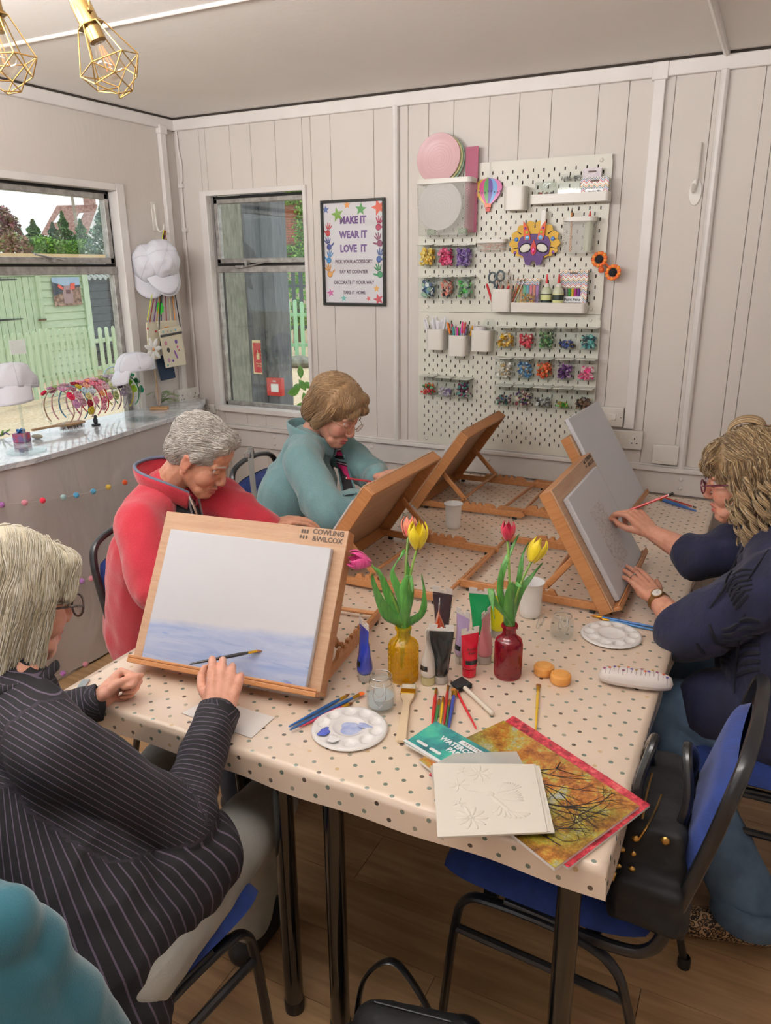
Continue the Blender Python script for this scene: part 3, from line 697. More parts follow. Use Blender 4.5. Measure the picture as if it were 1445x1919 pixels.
# ---- glass bottles with tulips
mYel = thin_glass('yellow_glass', 'f8e458', .06, .05, .20, 'f4d010')
mRed = thin_glass('red_glass', 'c8143c', .08, .05, .22, 'b0002a')
VASE = {}
def bottle(u, v, lab, m, R, h, n, ribs, key):
    p = onz(u, v, TZ+.0012); t = thing('glass_bottle', lab, 'vase', M=T3(*p), group='coloured glass bottles used as vases')
    prof = [(.001, .003), (R-.004, .002), (R-.001, 0), (R, .005), (R, h*.62), (R-.003, h*.70), (R*.6, h*.77), (.0165, h*.82), (.0160, h*.93), (.0195, h*.94), (.0205, h*.965), (.019, h), (.0155, h), (.0150, h*.94), (.0125, h*.93), (.0130, h*.82), (R*.55, h*.76), (R-.007, h*.68), (R-.004, h*.6), (R-.004, .008), (.001, .006)]
    b = MB(); nn = 72; vs = []; 
    for r, z in prof[:7]+prof[7:]: vs.append((r, z))
    def f(i, j):
        k = min(int(j*(len(vs)-1)+1e-6), len(vs)-2); q = j*(len(vs)-1)-k; r = vs[k][0]*(1-q)+vs[k+1][0]*q; z = vs[k][1]*(1-q)+vs[k+1][1]*q
        if r > R*.9: r += ribs*(.5+.5*math.cos(2*PI*i*n))*min(1, z/.01) if j < .45 else 0
        return (r*math.cos(2*PI*i), r*math.sin(2*PI*i), z)
    b.grid(f, nn, len(vs)*3-2, wrap=True); b.build('bottle_body', m, t, smooth=60); VASE[key] = p+Vector((0, 0, h)); VASE[key+'b'] = p
    if key == 'y':
        b = MB(); zs = [.012, .026]
        for ring in range(6):
            z = .014+ring*.014
            for k in range(14):
                a = 2*PI*(k+.5*(ring % 2))/14; c = Vector((R*math.cos(a), R*math.sin(a), z)); tx = Vector((-math.sin(a), math.cos(a), 0))
                b.tube([c+tx*(.0045*math.cos(q*PI/6))+Vector((0, 0, .005*math.sin(q*PI/6))) for q in range(-1, 8)], .0009, 5)
        b.build('moulded_scrolls', m, t, kind='stuff')
bottle(756, 1270, 'yellow glass bottle holding three tulips', mYel, .0365, .140, 18, .0004, 'y')
bottle(951, 1264, 'ruby red glass bottle holding two tulips', mRed, .0335, .138, 24, .0009, 'r')
mStem = mat('tulip_stem', '6f8f3c', .5)
mLeaf = mat('tulip_leaf', '3f7a2a', .45, sheen=.2, fn=lambda n: n.l(n.ramp(n.noise(n.map(n.obj(), (60, 60, 6)), 3, 3), [(.3, '2f6a22'), (.7, '4f8f36')]), n.b.inputs['Base Color']))
def leaf_strip(b, pts, w, side, fold=.25, tip=.75):
    P = bez(pts, 6); L = len(P); side = Vector(side)
    def f(i, j):
        k = int(round(j*(L-1))); t = (P[min(k+1, L-1)]-P[max(k-1, 0)]).normalized(); sx = (side-t*side.dot(t)).normalized(); nn = t.cross(sx)
        ww = w*(.35+.65*math.sin(PI*min(1, j*1.15+.12)) if j < .75 else (.35+.65*math.sin(PI*min(1, .75*1.15+.12)))*max(0, (1-j)/.25)**.6)
        q = (i-.5)*2; return P[k]+sx*(q*ww)+nn*(fold*ww*abs(q)**1.5+.004*math.sin(j*14+q*2)*abs(q))
    b.grid(f, 7, L)
def tulip(lab, key, head, col, col2, leaves, tilt=None, hs=1., openness=.0):
    base = VASE[key]+Vector((0, 0, -.004)); hp = Vector(head); t = thing('tulip', lab, 'flower', M=T3(*base), group='tulips in the glass bottles')
    I = lambda p: Vector(p)-base
    low = VASE[key+'b']+Vector((random.uniform(-.006, .006), random.uniform(-.006, .006), .03)); d = (hp-base)
    path = bez([I(low), Vector((0, 0, -.02))+Vector((random.uniform(-.004, .004), 0, 0)), Vector((d.x*.25, d.y*.25, d.z*.4)), Vector((d.x*.6, d.y*.6, d.z*.75)), d], 5)
    b = MB(); b.tube(path, .0030, 8); b.build('stem', mStem, t)
    up = (path[-1]-path[-3]).normalized() if tilt is None else Vector(tilt).normalized()
    HM = look(d, up); mp = mat('petal_'+col, col, .45, sheen=.3, sss=.0, fn=(lambda n: n.l(n.ramp(n.noise(n.map(n.obj(), (180, 180, 25)), 1, 3), [(.35, col), (.7, col2)]), n.b.inputs['Base Color'])))
    Hh = .060*hs; R = .0225*hs
    for k in range(6):
        a0 = 2*PI*k/6+(.2 if k % 2 else 0); ins = .88 if k % 2 else 1.
        def f(i, j):
            q = (i-.5)*2; wd = .62*math.sin(PI*min(1, .18+j*.72))*(1-j**5)**.5+.02
            r = R*ins*(math.sin(PI*min(.62, .08+j*.56))**.8*1.02+openness*j*j*.8)*(1-.34*j**5); r *= 1+.06*(1-q*q)
            a = a0+q*wd*(1.0 if j < .9 else .8); z = Hh*(j-.03-.10*abs(q)**2.2*j)
            return HM @ Vector((r*math.cos(a), r*math.sin(a), z))
        b = MB(); b.grid(f, 9, 12); o = b.build('petal', mp, t, smooth=180); s = o.modifiers.new('thick', 'SOLIDIFY'); s.thickness = .0008
    for pts, w, side in leaves:
        b = MB(); leaf_strip(b, [I(p) for p in pts], w, side); o = b.build('leaf', mLeaf, t, smooth=180); s = o.modifiers.new('thick', 'SOLIDIFY'); s.thickness = .0007
    return t
def LP(key, *q):   # leaf points: pixel u,v + depth offset towards camera from the bottle
    d0 = (VASE[key]-CAM).dot(FW); return [VASE[key]+Vector((0, 0, -.05)), VASE[key]+Vector((0, 0, -.002))]+[D(u, v, d0+dd) for u, v, dd in q]
def HD(key, u, v, dd=0): return D(u, v, (VASE[key]-CAM).dot(FW)+dd)
tulip('pink tulip leaning left out of the yellow bottle', 'y', HD('y', 694, 1056, .0), 'c8287c', 'e05a9c', [(LP('y', (730, 1120, -.01), (712, 1075, -.02), (700, 1062, -.02)), .013, RT), (LP('y', (725, 1150, -.02), (702, 1100, -.05), (697, 1075, -.06)), .017, RT)], tilt=-RT*1.0+UP*.25-FW*.3, hs=1.0, openness=.25)
tulip('red and cream striped tulip standing behind the yellow tulip', 'y', HD('y', 765, 1006, .02), 'c94a48', 'e8a070', [(LP('y', (770, 1110, .01), (762, 1050, .01), (768, 1020, .01)), .009, RT), (LP('y', (790, 1150, 0), (795, 1110, -.01), (790, 1075, .0)), .010, RT)], hs=.9)
tulip('yellow tulip standing upright in the yellow bottle', 'y', HD('y', 782, 1027, -.02), 'ecd008', 'f6e030', [(LP('y', (745, 1110, -.02), (735, 1070, -.02), (752, 1040, -.02), (758, 1030, -.01)), .011, RT*.7-FW*.7), (LP('y', (760, 1140, -.03), (757, 1100, -.035), (768, 1080, -.045), (774, 1110, -.06)), .013, RT)], hs=1.15, tilt=(0, 0, 1))
tulip('crimson tulip standing tall in the red bottle', 'r', HD('r', 951, 1012, .0), 'b4143c', 'd0284c', [(LP('r', (938, 1110, -.01), (945, 1060, -.01), (968, 1010, .0), (974, 1000, 0)), .009, RT), (LP('r', (925, 1130, -.01), (920, 1105, -.02), (925, 1140, -.04), (926, 1160, -.05)), .010, RT*.6-FW*.8)], hs=.82, tilt=(0, 0, 1))
tulip('yellow tulip leaning right out of the red bottle', 'r', HD('r', 996, 1052, -.01), 'ecd008', 'f6e030', [(LP('r', (975, 1110, .01), (1000, 1075, .02), (1018, 1054, .03)), .010, RT), (LP('r', (972, 1090, .0), (980, 1040, .01), (992, 1015, .02)), .008, RT), (LP('r', (955, 1120, -.03), (962, 1095, -.05), (978, 1100, -.07)), .014, RT)], hs=1.05, tilt=RT*.45+UP)
# ---- brushes and pencils
mFer = mat('gold_ferrule', 'c99a2c', .3, .9); mSilv = mat('silver_ferrule', 'c8c8c8', .3, .9)
def brush(p0, p1, col, lab, kind='round', r=.0028, z=0., tipc='6b3d1c', group='paint brushes lying on the cloth', fer=None, lift=0, wpos=None, up=None):
    "p0 pixel of the bristle tip, p1 pixel of the handle end"
    if wpos: a, c = wpos
    else: a, c = onz(*p0, TZ+z+r+.0012+lift), onz(*p1, TZ+z+r+.0012)
    d = (c-a).normalized(); L = (c-a).length; t = thing('paint_brush', lab, 'brush', M=look(a, d, Vector((0, 0, 1)) if not up else up), group=group)
    hm = mat('lacquer_'+col, col, .3, coat=.4); tm = mat('bristle_'+tipc, tipc, .8)
    bl = {'round': .012, 'flat': .013, 'fan': .013}[kind]; fl = .022; k = {'round': 1., 'flat': 2.0, 'fan': 2.4}[kind]
    b = MB(); b.lathe([(.0003, 0), (r*.5, .004), (r*1.05, bl*.8), (r*.95, bl+.002)] if kind == 'round' else [(r*.8, 0), (r*1., .004), (r*.9, bl+.002)], 12, Matrix.Diagonal((k, .5 if k > 1 else 1, 1, 1)), closed=True); b.build('bristles', tm, t)
    b = MB(); b.lathe([(r*.95, bl), (r*1., bl+fl*.6), (r*.9, bl+fl)], 12, Matrix.Diagonal((1+(k-1)*.5, .7 if k > 1 else 1, 1, 1)), closed=True); b.build('ferrule', fer or mFer, t)
    b = MB(); b.lathe([(r*.85, bl+fl-.001), (r*1.25, bl+fl+.02), (r*1.15, L*.6), (r*.7, L-.004), (r*.3, L), (.0002, L+.0005)], 12); b.build('handle', hm, t)
    return t
brush((656, 1300), (541, 1362), '1c4f88', 'dark blue brush nearest the seascape easel', 'round', .0034)
brush((681, 1298), (543, 1368), '1b4a80', 'dark blue brush with an orange flat tip', 'flat', .0036, .004, 'e06a20')
brush((662, 1316), (560, 1362), 'b02848', 'crimson brush under the two dark blue ones', 'round', .0040)
brush((818, 1288), (810, 1356), 'c02824', 'red handled brush at the left of the fanned group by the pad', 'round', .0036)
brush((824, 1308), (816, 1358), '2f7a3c', 'short green handled brush beside the red one', 'round', .0030, fer=mFer)
brush((831, 1303), (825, 1358), 'd9b31c', 'yellow handled brush in the middle of the fanned group', 'round', .0030)
brush((840, 1282), (832, 1357), 'a8241e', 'dark red handled brush right of the yellow one', 'round', .0032)
brush((843, 1309), (836, 1362), '27603a', 'dark green handled brush beside the blue fan brush', 'round', .0026)
brush((853, 1290), (841, 1364), '26408c', 'blue handled brush with a ginger fan tip', 'fan', .0040, .003, 'a06428')
brush((845, 1275), (893, 1366), 'c02028', 'red handled brush crossing toward the lower right', 'round', .0026)
brush((1009, 1282), (1004, 1370), 'd8b020', 'yellow handled brush lying alone above the autumn pad', 'flat', .0028, tipc='7a4a20')
brush((1106, 1153), (1253, 1180), '2f68a8', 'longer blue handled brush in front of the navy woman\'s easel', 'round', .0034, tipc='b06a20')
brush((1120, 1158), (1231, 1182), '3a78b4', 'shorter blue handled brush in front of the navy woman\'s easel', 'round', .0034, tipc='6b3d1c')
brush((1230, 934), (1306, 958), '2f62a8', 'blue handled brush on the cloth between pencil tip and wall', 'round', .0044, tipc='b06a20')
brush((1233, 932), (1290, 951), '2458a0', 'darker blue brush alongside, near the wall', 'round', .0036, tipc='b06a20')
def pencil(a, c, lab, col, r=.0035):
    d = (c-a).normalized(); L = (c-a).length; t = thing('pencil', lab, 'pencil', M=look(a, d), group='red pencils')
    b = MB(); b.lathe([(.0002, 0), (.0007, .003)], 8); b.build('lead', mBlack, t)
    b = MB(); b.lathe([(.0007, .003), (r, .018)], 8); b.build('wood_point', mat('bare_wood', 'd8b48c', .6), t)
    b = MB(); b.lathe([(r, .018), (r, L-.016)], 6); b.build('barrel', mat('pencil_'+col, col, .3, coat=.4), t, smooth=20)
    b = MB(); b.lathe([(r*1.01, L-.0165), (r*1.01, L-.0135)], 10); b.build('band', mPWhite, t)
    b = MB(); b.lathe([(r*1.02, L-.0138), (r*1.02, L), (.0003, L)], 10); b.build('dipped_end', mBlack, t)
    return t
pencil(onz(1238, 930, TZ+.0055), onz(1304, 951, TZ+.005), 'red pencil lying with the blue brushes near the wall', 'b8322c')
# foam brush
a, c = onz(872, 1290, TZ+.010), onz(924, 1338, TZ+.008); t = thing('foam_brush', 'black foam brush with a white wooden handle', 'brush', M=look(a, c-a)); L = (c-a).length
b = MB(); b.add([(y, x, z) for x, y, z in [(-.006, -.021, -.002), (.006, -.021, -.002), (.006, .021, -.002), (-.006, .021, -.002), (-.001, -.021, -.036), (.001, -.021, -.036), (.001, .021, -.050), (-.001, .021, -.050)]], [(0, 1, 2, 3), (4, 7, 6, 5), (0, 4, 5, 1), (1, 5, 6, 2), (2, 6, 7, 3), (3, 7, 4, 0)]); b.build('foam_head', mat('black_foam', '17171a', .9), t, bev=.002)
b = MB(); b.lathe([(.0055, -.004), (.0055, L-.002), (.003, L), (.0002, L)], 14); b.build('handle', mat('white_dowel', 'e2d8c8', .5), t)
# wide flat bristle brush
a, c = onz(767, 1284, TZ+.008), onz(751, 1390, TZ+.0065); t = thing('flat_varnish_brush', 'wide flat brush with pale bristles and unpainted wooden handle', 'brush', M=look(a, c-a)); L = (c-a).length
b = MB(); b.box2((-.017, -.004, 0), (.017, .004, .026)); b.build('bristles', mat('cream_bristle', 'd8cdb8', .8, fn=noisy('bcae94', 'e8dfcc', 40, .5, 900, (1, 60, 1))), t, bev=.002)
b = MB(); b.box2((-.0175, -.0048, .022), (.0175, .0048, .042)); b.build('ferrule', mFer, t, bev=.001)
b = MB(); pr = [(-.016, .042), (-.0155, .055), (-.009, .075), (-.008, .095), (-.011, L-.025), (-.012, L-.010), (-.007, L), (.007, L), (.012, L-.010), (.011, L-.025), (.008, .095), (.009, .075), (.0155, .055), (.016, .042)]
b.prism(pr, -.004, .004, Matrix(((1, 0, 0, 0), (0, 0, -1, 0), (0, 1, 0, 0), (0, 0, 0, 1)))); b.build('handle', mat('bare_beech', 'd9c2a2', .55), t, bev=.0015)
# round ochre pots
mOch = mat('ochre_plastic', 'dc9a4c', .5, fn=noisy('d59040', 'e2a65c', 30))
for (u, v, lab) in ((1019, 1262, 'round ochre pot behind its twin'), (1050, 1278, 'round ochre pot nearer the table front')):
    p = onz(u, v, TZ+.0012); b = MB(); pr = [(.001, 0), (.0225, 0), (.0245, .003), (.0250, .018), (.024, .021), (.022, .0225), (.0195, .0228), (.0185, .0245), (.001, .0245)]
    b.grid(lambda i, j: (lambda k, q: (lambda r, z: (r*math.cos(2*PI*i)*(1+(.008*math.cos(2*PI*i*30) if .003 < z < .02 else 0)), r*math.sin(2*PI*i)*(1+(.008*math.cos(2*PI*i*30) if .003 < z < .02 else 0)), z))(pr[k][0]*(1-q)+pr[k+1][0]*q, pr[k][1]*(1-q)+pr[k+1][1]*q))(min(int(j*8), 7), j*8-min(int(j*8), 7)), 90, 17, T3(*p), wrap=True)
    tag(b.build('paint_pot', mOch, smooth=50), lab, 'pot', 'round ochre pots')
# pencil case
def f_case(n):
    n.l(n.ramp(n.noise(n.obj(), 12, 3), [(.3, 'dcd3cf'), (.7, 'e9e2de')]), n.b.inputs['Base Color'])
a, c = onz(1133, 1262, TZ+.024), onz(1250, 1278, TZ+.024); mid = (a+c)/2; L = (c-a).length+.03
t = thing('glasses_case', 'white case printed with wild flowers on the table\'s right edge', 'case', M=axes(Vector((mid.x, mid.y, TZ+.0014)), (c-a).normalized(), Vector((0, 0, 1)).cross((c-a).normalized()), Vector((0, 0, 1))))
mCase = mat('printed_case', 'e4dcd8', .4, coat=.2, fn=f_case)
for nm, z0, z1 in (('case_base', 0, .017), ('case_lid', .0172, .044)):
    b = MB()
    def f(i, j):
        x = (i-.5)*2; e = (1-abs(x)**3.2)**.42 if abs(x) < 1 else 0; a = PI*j if nm == 'case_lid' else -PI*j; y = .029*math.cos(a)*e
        z = (.0172+.0265*math.sin(a)*e**.7) if nm == 'case_lid' else (.0168+.0160*math.sin(a)*e**.5 if True else 0); return (x*L/2, y, max(.0, z))
    b.grid(f, 34, 13); b.build(nm, mCase, t, smooth=180)
b = MB(); fl = MB(); cols = [mat('print_'+c, c, .6) for c in ('8a3a6a', 'c4502c', '6a58a0', 'b08030')]; lf = MB(); random.seed(3)
b.m = 0
for k in range(15):
    x = -L/2+.016+k*(L-.032)/14; y0 = random.uniform(-.024, -.012); hh = random.uniform(.012, .026)
    def on(x, y): e = (1-abs(2*x/L)**3.2)**.42; q = min(.999, abs(y)/(.029*e)); return Vector((x, y, .0172+.0268*math.sqrt(1-q*q)*e**.7+.0003))
    pts = [on(x+s*.2*hh*random.uniform(-.6, .6), y0+s*hh) for s in (0, .33, .66, 1)]
    b.m = 4; b.tube(pts, .0004, 4)
    b.m = k % 4; 
    for q in range(5): b.ell(pts[-1]+Vector((.0024*math.cos(q*1.256), .0024*math.sin(q*1.256), 0)), (.0015, .0015, .0012), 6, 4)
b.build('flower_print', cols+[mat('print_stem', '5c4a5a', .6)], t, kind='stuff')
# papers and pads
def sheet(px, z0, th, nm, m, parent=None, inset=0):
    P = [onz(u, v, z0+th) for u, v in px]; c = sum(P, Vector())/len(P); b = MB(); b.prism([(p.x-c.x, p.y-c.y) for p in P], -th, 0); o = b.build(nm, m, parent, smooth=0); return o, Vector((c.x, c.y, z0+th)), P
def f_autumn(n):
    o = n.obj(); a = n.noise(o, 22, 6, .7); p = n.noise(o, 5, 2); v = n.n('TexVoronoi'); v.inputs['Scale'].default_value = 190; n.l(o, v.inputs['Vector'])
    base = n.ramp(a, [(.28, '2c1c10'), (.40, '8a4a1c'), (.50, 'c07a30'), (.58, 'b8a848'), (.68, 'a8b8cc')]); g = n.ramp(p, [(.45, 0.), (.62, .8)])
    base = n.mix(g, base, n.ramp(a, [(.3, '2a3014'), (.5, '6f6a20'), (.7, 'a8982c')])); n.l(n.mix(.5, base, n.ramp(v.outputs['Distance'], [(0, 1.), (.6, .35)]), 'MULTIPLY'), n.b.inputs['Base Color'])
def f_redl(n):
    o = n.obj(); a = n.noise(o, 60, 6, .75); n.l(n.ramp(a, [(.3, '2c0c10'), (.45, '9a1c30'), (.58, 'd84a58'), (.72, 'e8a890')]), n.b.inputs['Base Color'])
mAut = mat('autumn_print', 'a86a30', .25, coat=.4, fn=f_autumn); mRedL = mat('red_leaf_print', 'a82838', .3, coat=.3, fn=f_redl); mPaper = mat('white_paper', 'e6e2de', .7); mPaperC = mat('cream_board', 'e2ddd2', .6)
def pad(px, z0, th, lab, m):
    P = [onz(u, v, z0+th) for u, v in px]; c = sum(P, Vector())/4; t = thing('paper_pad', lab, 'pad', M=T3(c.x, c.y, z0), group='printed pads at the table corner')
    q = [(p.x-c.x, p.y-c.y) for p in P]
    b = MB(); b.prism([(x*.996, y*.996) for x, y in q], 0, th-.0006); b.build('pages', mPaper, t, smooth=0)
    b = MB(); b.prism(q, th-.0005, th); b.build('cover', m, t, smooth=0); return t, q, c
pad([(962, 1341), (1219, 1508), (1066, 1626), (803, 1452)], TZ+.0015, .006, 'red leaf pad lying under the autumn tree pad', mRedL)
t, q, c = pad([(944, 1350), (1199, 1510), (1040, 1627), (785, 1423)], TZ+.0078, .007, 'pad with an autumn tree canopy photograph on its cover', mAut)
# printed dark branches of the cover photograph
b = MB(); random.seed(11); e1 = Vector(q[1])-Vector(q[0]); e2 = Vector(q[3])-Vector(q[0])
def PT(s, r): v = Vector(q[0])+e1*s+e2*r; return Vector((v.x, v.y, .0072))
def branch(s, r, ang, ln_, w, dep):
    pts = [(s, r)]; 
    for k in range(7): ang += random.uniform(-.22, .22); s += math.cos(ang)*ln_/7; r += math.sin(ang)*ln_/7*1.3; pts.append((s, r))
    pts = [(a, d) for a, d in pts if .01 < a < .99 and .01 < d < .99]
    if len(pts) > 1: b.tube([PT(a, d) for a, d in pts], [w*(1-.8*i/len(pts)) for i in range(len(pts))], 4, flat=.12, up=(0, 0, 1) if 0 else (1, 0, 0))
    if dep and len(pts) > 3:
        for k in range(3): i = random.randrange(1, len(pts)); branch(*pts[i], ang+random.choice((-1, 1))*random.uniform(.4, .8), ln_*.6, w*.5, dep-1)
for s, r, a, l, w in ((.28, .98, -1.3, .95, .0035), (.40, .98, -.9, .9, .0035), (.02, .62, -.5, .8, .003), (.55, .98, -.5, .6, .003), (.75, .98, -1.1, .7, .0025), (.3, .7, -.2, .7, .003)): branch(s, r, a, l, w, 3)
b.build('printed_branches', mat('branch_print', '1e1610', .4), t, kind='stuff')
# watercolour pad
def f_teal(n):
    o = n.obj(); a = n.noise(o, 14, 5, .6); n.l(n.ramp(a, [(.3, '14343c'), (.46, '1f6f74'), (.6, '35a08c'), (.75, '58b48c')]), n.b.inputs['Base Color'])
px = [(817, 1351), (938, 1419), (880, 1460), (758, 1391)]
t, q, c = pad(px, TZ+.0150, .006, 'teal watercolour paper pad partly under the embossed card', mat('teal_print', '1f8a84', .3, coat=.3, fn=f_teal))
X = Vector((q[1][0]-q[0][0], q[1][1]-q[0][1], 0)); W = X.length; X.normalize(); Y = Vector((0, 0, 1)).cross(X); PM = axes(Vector((0, 0, .0061)), X, Y, Vector((0, 0, 1)))
Hh = (Vector(q[0])-Vector(q[3])).length
text_mesh('title', 'WATERCOLOR\nPAPER', .0195, PM @ T3(.018, .004, .0), mPWhite, t, .0002, .0008, sx=.9)
b = MB(); b.prism(rrect(.070, .013, .001), 0, .0003, PM @ T3(.03, .032, 0)); b.build('name_plate', mPWhite, t, smooth=0); text_mesh('name_print', 'ARTISTRO', .0095, PM @ T3(.03, .032, .0004), mInk, t, .0001, space=1.2)
b = MB()
for x in (-.055, -.018): b.prism(rrect(.030, .008, .0035), 0, .0003, PM @ T3(x, -.030, 0))
b.build('badges', mPWhite, t, smooth=0, kind='stuff'); b = MB(); b.prism([(-W/2, -Hh/2), (W/2, -Hh/2), (W/2, -Hh/2+.008), (-W/2, -Hh/2+.008)], 0, .0003, PM); b.build('white_edge', mPWhite, t, smooth=0)
# tracing sheet, card stack, embossed card
o, c, P = sheet([(806, 1436), (850, 1412), (968, 1408), (985, 1440), (1040, 1556), (830, 1560)], TZ+.0212, .0006, 'tracing_sheet', thin_glass('tracing_film', 'f0f0ec', .04, .3, .45, 'e8e8e4')); o.location = c; tag(o, 'translucent sheet between the watercolour pad and the embossed card', 'sheet')
for k, (dx, dy, lab) in enumerate(((5, 2, 'undermost card of the white stack on the pads'), (2, -1, 'middle card of the white stack on the pads'))):
    o, c, P = sheet([(812+dx-3, 1431+dy), (1002+dx+4*(1-k), 1433+dy), (1027+dx*2.5, 1559+dy-1), (820+dx*.3, 1568+dy)], TZ+.0220+k*.0022, .002, 'card', mPaperC); o.location = c; tag(o, lab, 'card', 'stacked white cards')
P = [onz(u, v, TZ+.029) for u, v in ((812, 1430), (1001, 1432), (1026, 1559), (820, 1568))]; c = sum(P, Vector())/4
t = thing('embossed_card', 'topmost white card, embossed with a hummingbird and flowers', 'card', M=T3(c.x, c.y, TZ+.0265), group='stacked white cards')
b = MB(); b.prism([(p.x-c.x, p.y-c.y) for p in P], 0, .0025); b.build('card_sheet', mPaperC, t, smooth=0, bev=.0004)
X = (P[1]-P[0]); W = X.length; X.normalize(); Y = Vector((0, 0, 1)).cross(X); CM = axes(Vector((0, 0, .0025)), X, Y, Vector((0, 0, 1))); hH = (P[0]-P[3]).length
b = MB()
def petal(x, y, a, l, w_, h=.0011): b.ell((0, 0, 0), (l/2, w_/2, h), 10, 6, CM @ T3(x, y, 0) @ RZ(a) @ T3(l/2, 0, 0))
def flower(x, y, R, n):
    for k in range(n): petal(x+.004*math.cos(2*PI*k/n), y+.004*math.sin(2*PI*k/n), 2*PI*k/n, R, R*.28)
    b.ell((0, 0, 0), (.003, .003, .0014), 8, 5, CM @ T3(x, y, 0))
flower(-.035, -hH*.28, .027, 10); flower(-.052, hH*.16, .017, 7); flower(-.010, hH*.33, .021, 9); flower(-.055, -.018, .010, 5); flower(-.042, hH*.36, .009, 5)
for k in range(8): petal(.018+k*.001, .012, .35+k*.13, .052-k*.003, .006)
for k in range(7): petal(.022, -.006, -.1+k*.12, .044, .006)
for k in range(9): petal(.020+.003*k, -.022-.003*k, -2.2+k*.28, .028, .007)
for k in range(6): petal(.004+.004*k, .004-.006*k, -.9, .016, .010, .0016)
petal(-.004, .010, 2.9, .036, .0018); b.ell((0, 0, 0), (.009, .007, .0022), 10, 6, CM @ T3(.004, .008, 0))
b.build('embossing', mPaperC, t, smooth=180, kind='stuff')
o, c, P = sheet([(340, 1336), (396, 1308), (515, 1344), (471, 1383)], TZ+.0013, .0008, 'paper_sheet', mPaper); o.location = c; tag(o, 'blank paper sheet under the painting wrist', 'paper')
# ================================================================== pegboards and everything on them
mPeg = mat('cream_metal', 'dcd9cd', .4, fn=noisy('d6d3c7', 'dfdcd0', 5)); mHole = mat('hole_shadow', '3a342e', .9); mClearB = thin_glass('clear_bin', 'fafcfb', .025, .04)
mLid = mat('grey_white_lid', 'cfd2c8', .3); mPegW = mat('warm_white_plastic', 'dfdbd3', .35)
PY = -.022
def pegboard(z0, z1, lab):
    x0, x1 = 1.428, 2.287; t = thing('pegboard', lab, 'pegboard', (0, PY, 0), group='cream pegboards on the back wall'); p = .0226; sw, sh = .0028, .0075
    b = MB(); m = .0212; nx = int((x1-x0-2*m)/p); ax = x0+(x1-x0-nx*p)/2; ph = 2*p; nz = int((z1-z0-2*m)/p); az = z0+(z1-z0-nz*p)/2
    def quad(a, c, d, e): b.box2((a, 0, c), (d, .0045, e))
    quad(x0+.003, z0, x1-.003, az); quad(x0+.003, az+nz*p, x1-.003, z1); quad(x0, az, ax, az+nz*p); quad(ax+nx*p, az, x1, az+nz*p)
    for i in range(nx):
        cx0, cx1 = ax+i*p, ax+(i+1)*p; cx = (cx0+cx1)/2; z = az
        if i % 2: b.box2((cx0, 0, z), (cx1, .0045, z+p)); z += p
        while z < az+nz*p-1e-6:
            h = min(ph, az+nz*p-z)
            if h < ph-1e-6: b.box2((cx0, 0, z), (cx1, .0045, z+h)); z += h; continue
            cz = z+ph/2; ins = []
            for k in range(8):
                a = PI/8+k*PI/4; ins.append((cx+sw*math.cos(a)*1.08, cz+(sh-sw)*(1 if math.sin(a) > 0 else -1)+sw*math.sin(a)*1.08))
            out = [(cx1, cz+p*.3), (cx+.004, z+ph), (cx-.004, z+ph), (cx0, cz+p*.3), (cx0, cz-p*.3), (cx-.004, z), (cx+.004, z), (cx1, cz-p*.3)]
            vs = [(x, 0, zz) for x, zz in out]+[(x, 0, zz) for x, zz in ins]+[(x, .0045, zz) for x, zz in ins]+[(cx1, 0, z+ph), (cx0, 0, z+ph), (cx0, 0, z), (cx1, 0, z)]
            fs = []
            for k in range(8):
                l = (k+1) % 8; fs.append((k, 8+k, 8+l, l)); fs.append((8+k, 16+k, 16+l, 8+l))
            fs += [(0, 1, 24), (2, 3, 25), (4, 5, 26), (6, 7, 27)]
            b.add(vs, fs); z += h
    b.build('perforated_sheet', mPeg, t, smooth=0)
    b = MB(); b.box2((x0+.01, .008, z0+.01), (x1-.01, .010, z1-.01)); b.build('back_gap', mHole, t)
    for x in (x0+.045, x1-.045):
        for z in (z0+.022, z1-.022): b = MB(); b.lathe([(.001, .006), (.004, .006), (.007, .004), (.0085, 0), (.0085, -.001)], 14, T3(x, 0, z) @ RX(PI/2)); b.build('screw', mPegW, t)
    return t
pegboard(1.505, 2.137, 'upper pegboard, holding the pink plate, balloon, mask and white ledges')
pegboard(.871, 1.503, 'lower pegboard, holding marker pots and three rows of clear bins')
def PW(u, v, d): return ony(u, v, PY-d)
def pieces(b, box, n, s, nm, seed, flat=.5):
    random.seed(seed); (x0, y0, z0), (x1, y1, z1) = box
    for i in range(n):
        r = s*random.uniform(.6, 1.2); x, y, z = random.uniform(x0+r, x1-r), random.uniform(y0+r, y1-r), random.uniform(z0+r*.6, z1-r*.5); b.m = random.randrange(nm)
        M = T3(x, y, z) @ Euler((random.uniform(0, 6), random.uniform(0, 6), 0)).to_matrix().to_4x4()
        if random.random() < .5: b.lathe([(r, -r*flat*.5), (r*1.05, 0), (r*.7, r*flat*.5)], 6, M, closed=True)
        else: b.ell((0, 0, 0), (r, r*.7, r*flat), 6, 4, M)
def cmat(c): return mat('bit_'+c, c, .5, coat=.08)
BW, BH, BD = .0835, .094, .075
BIN = None
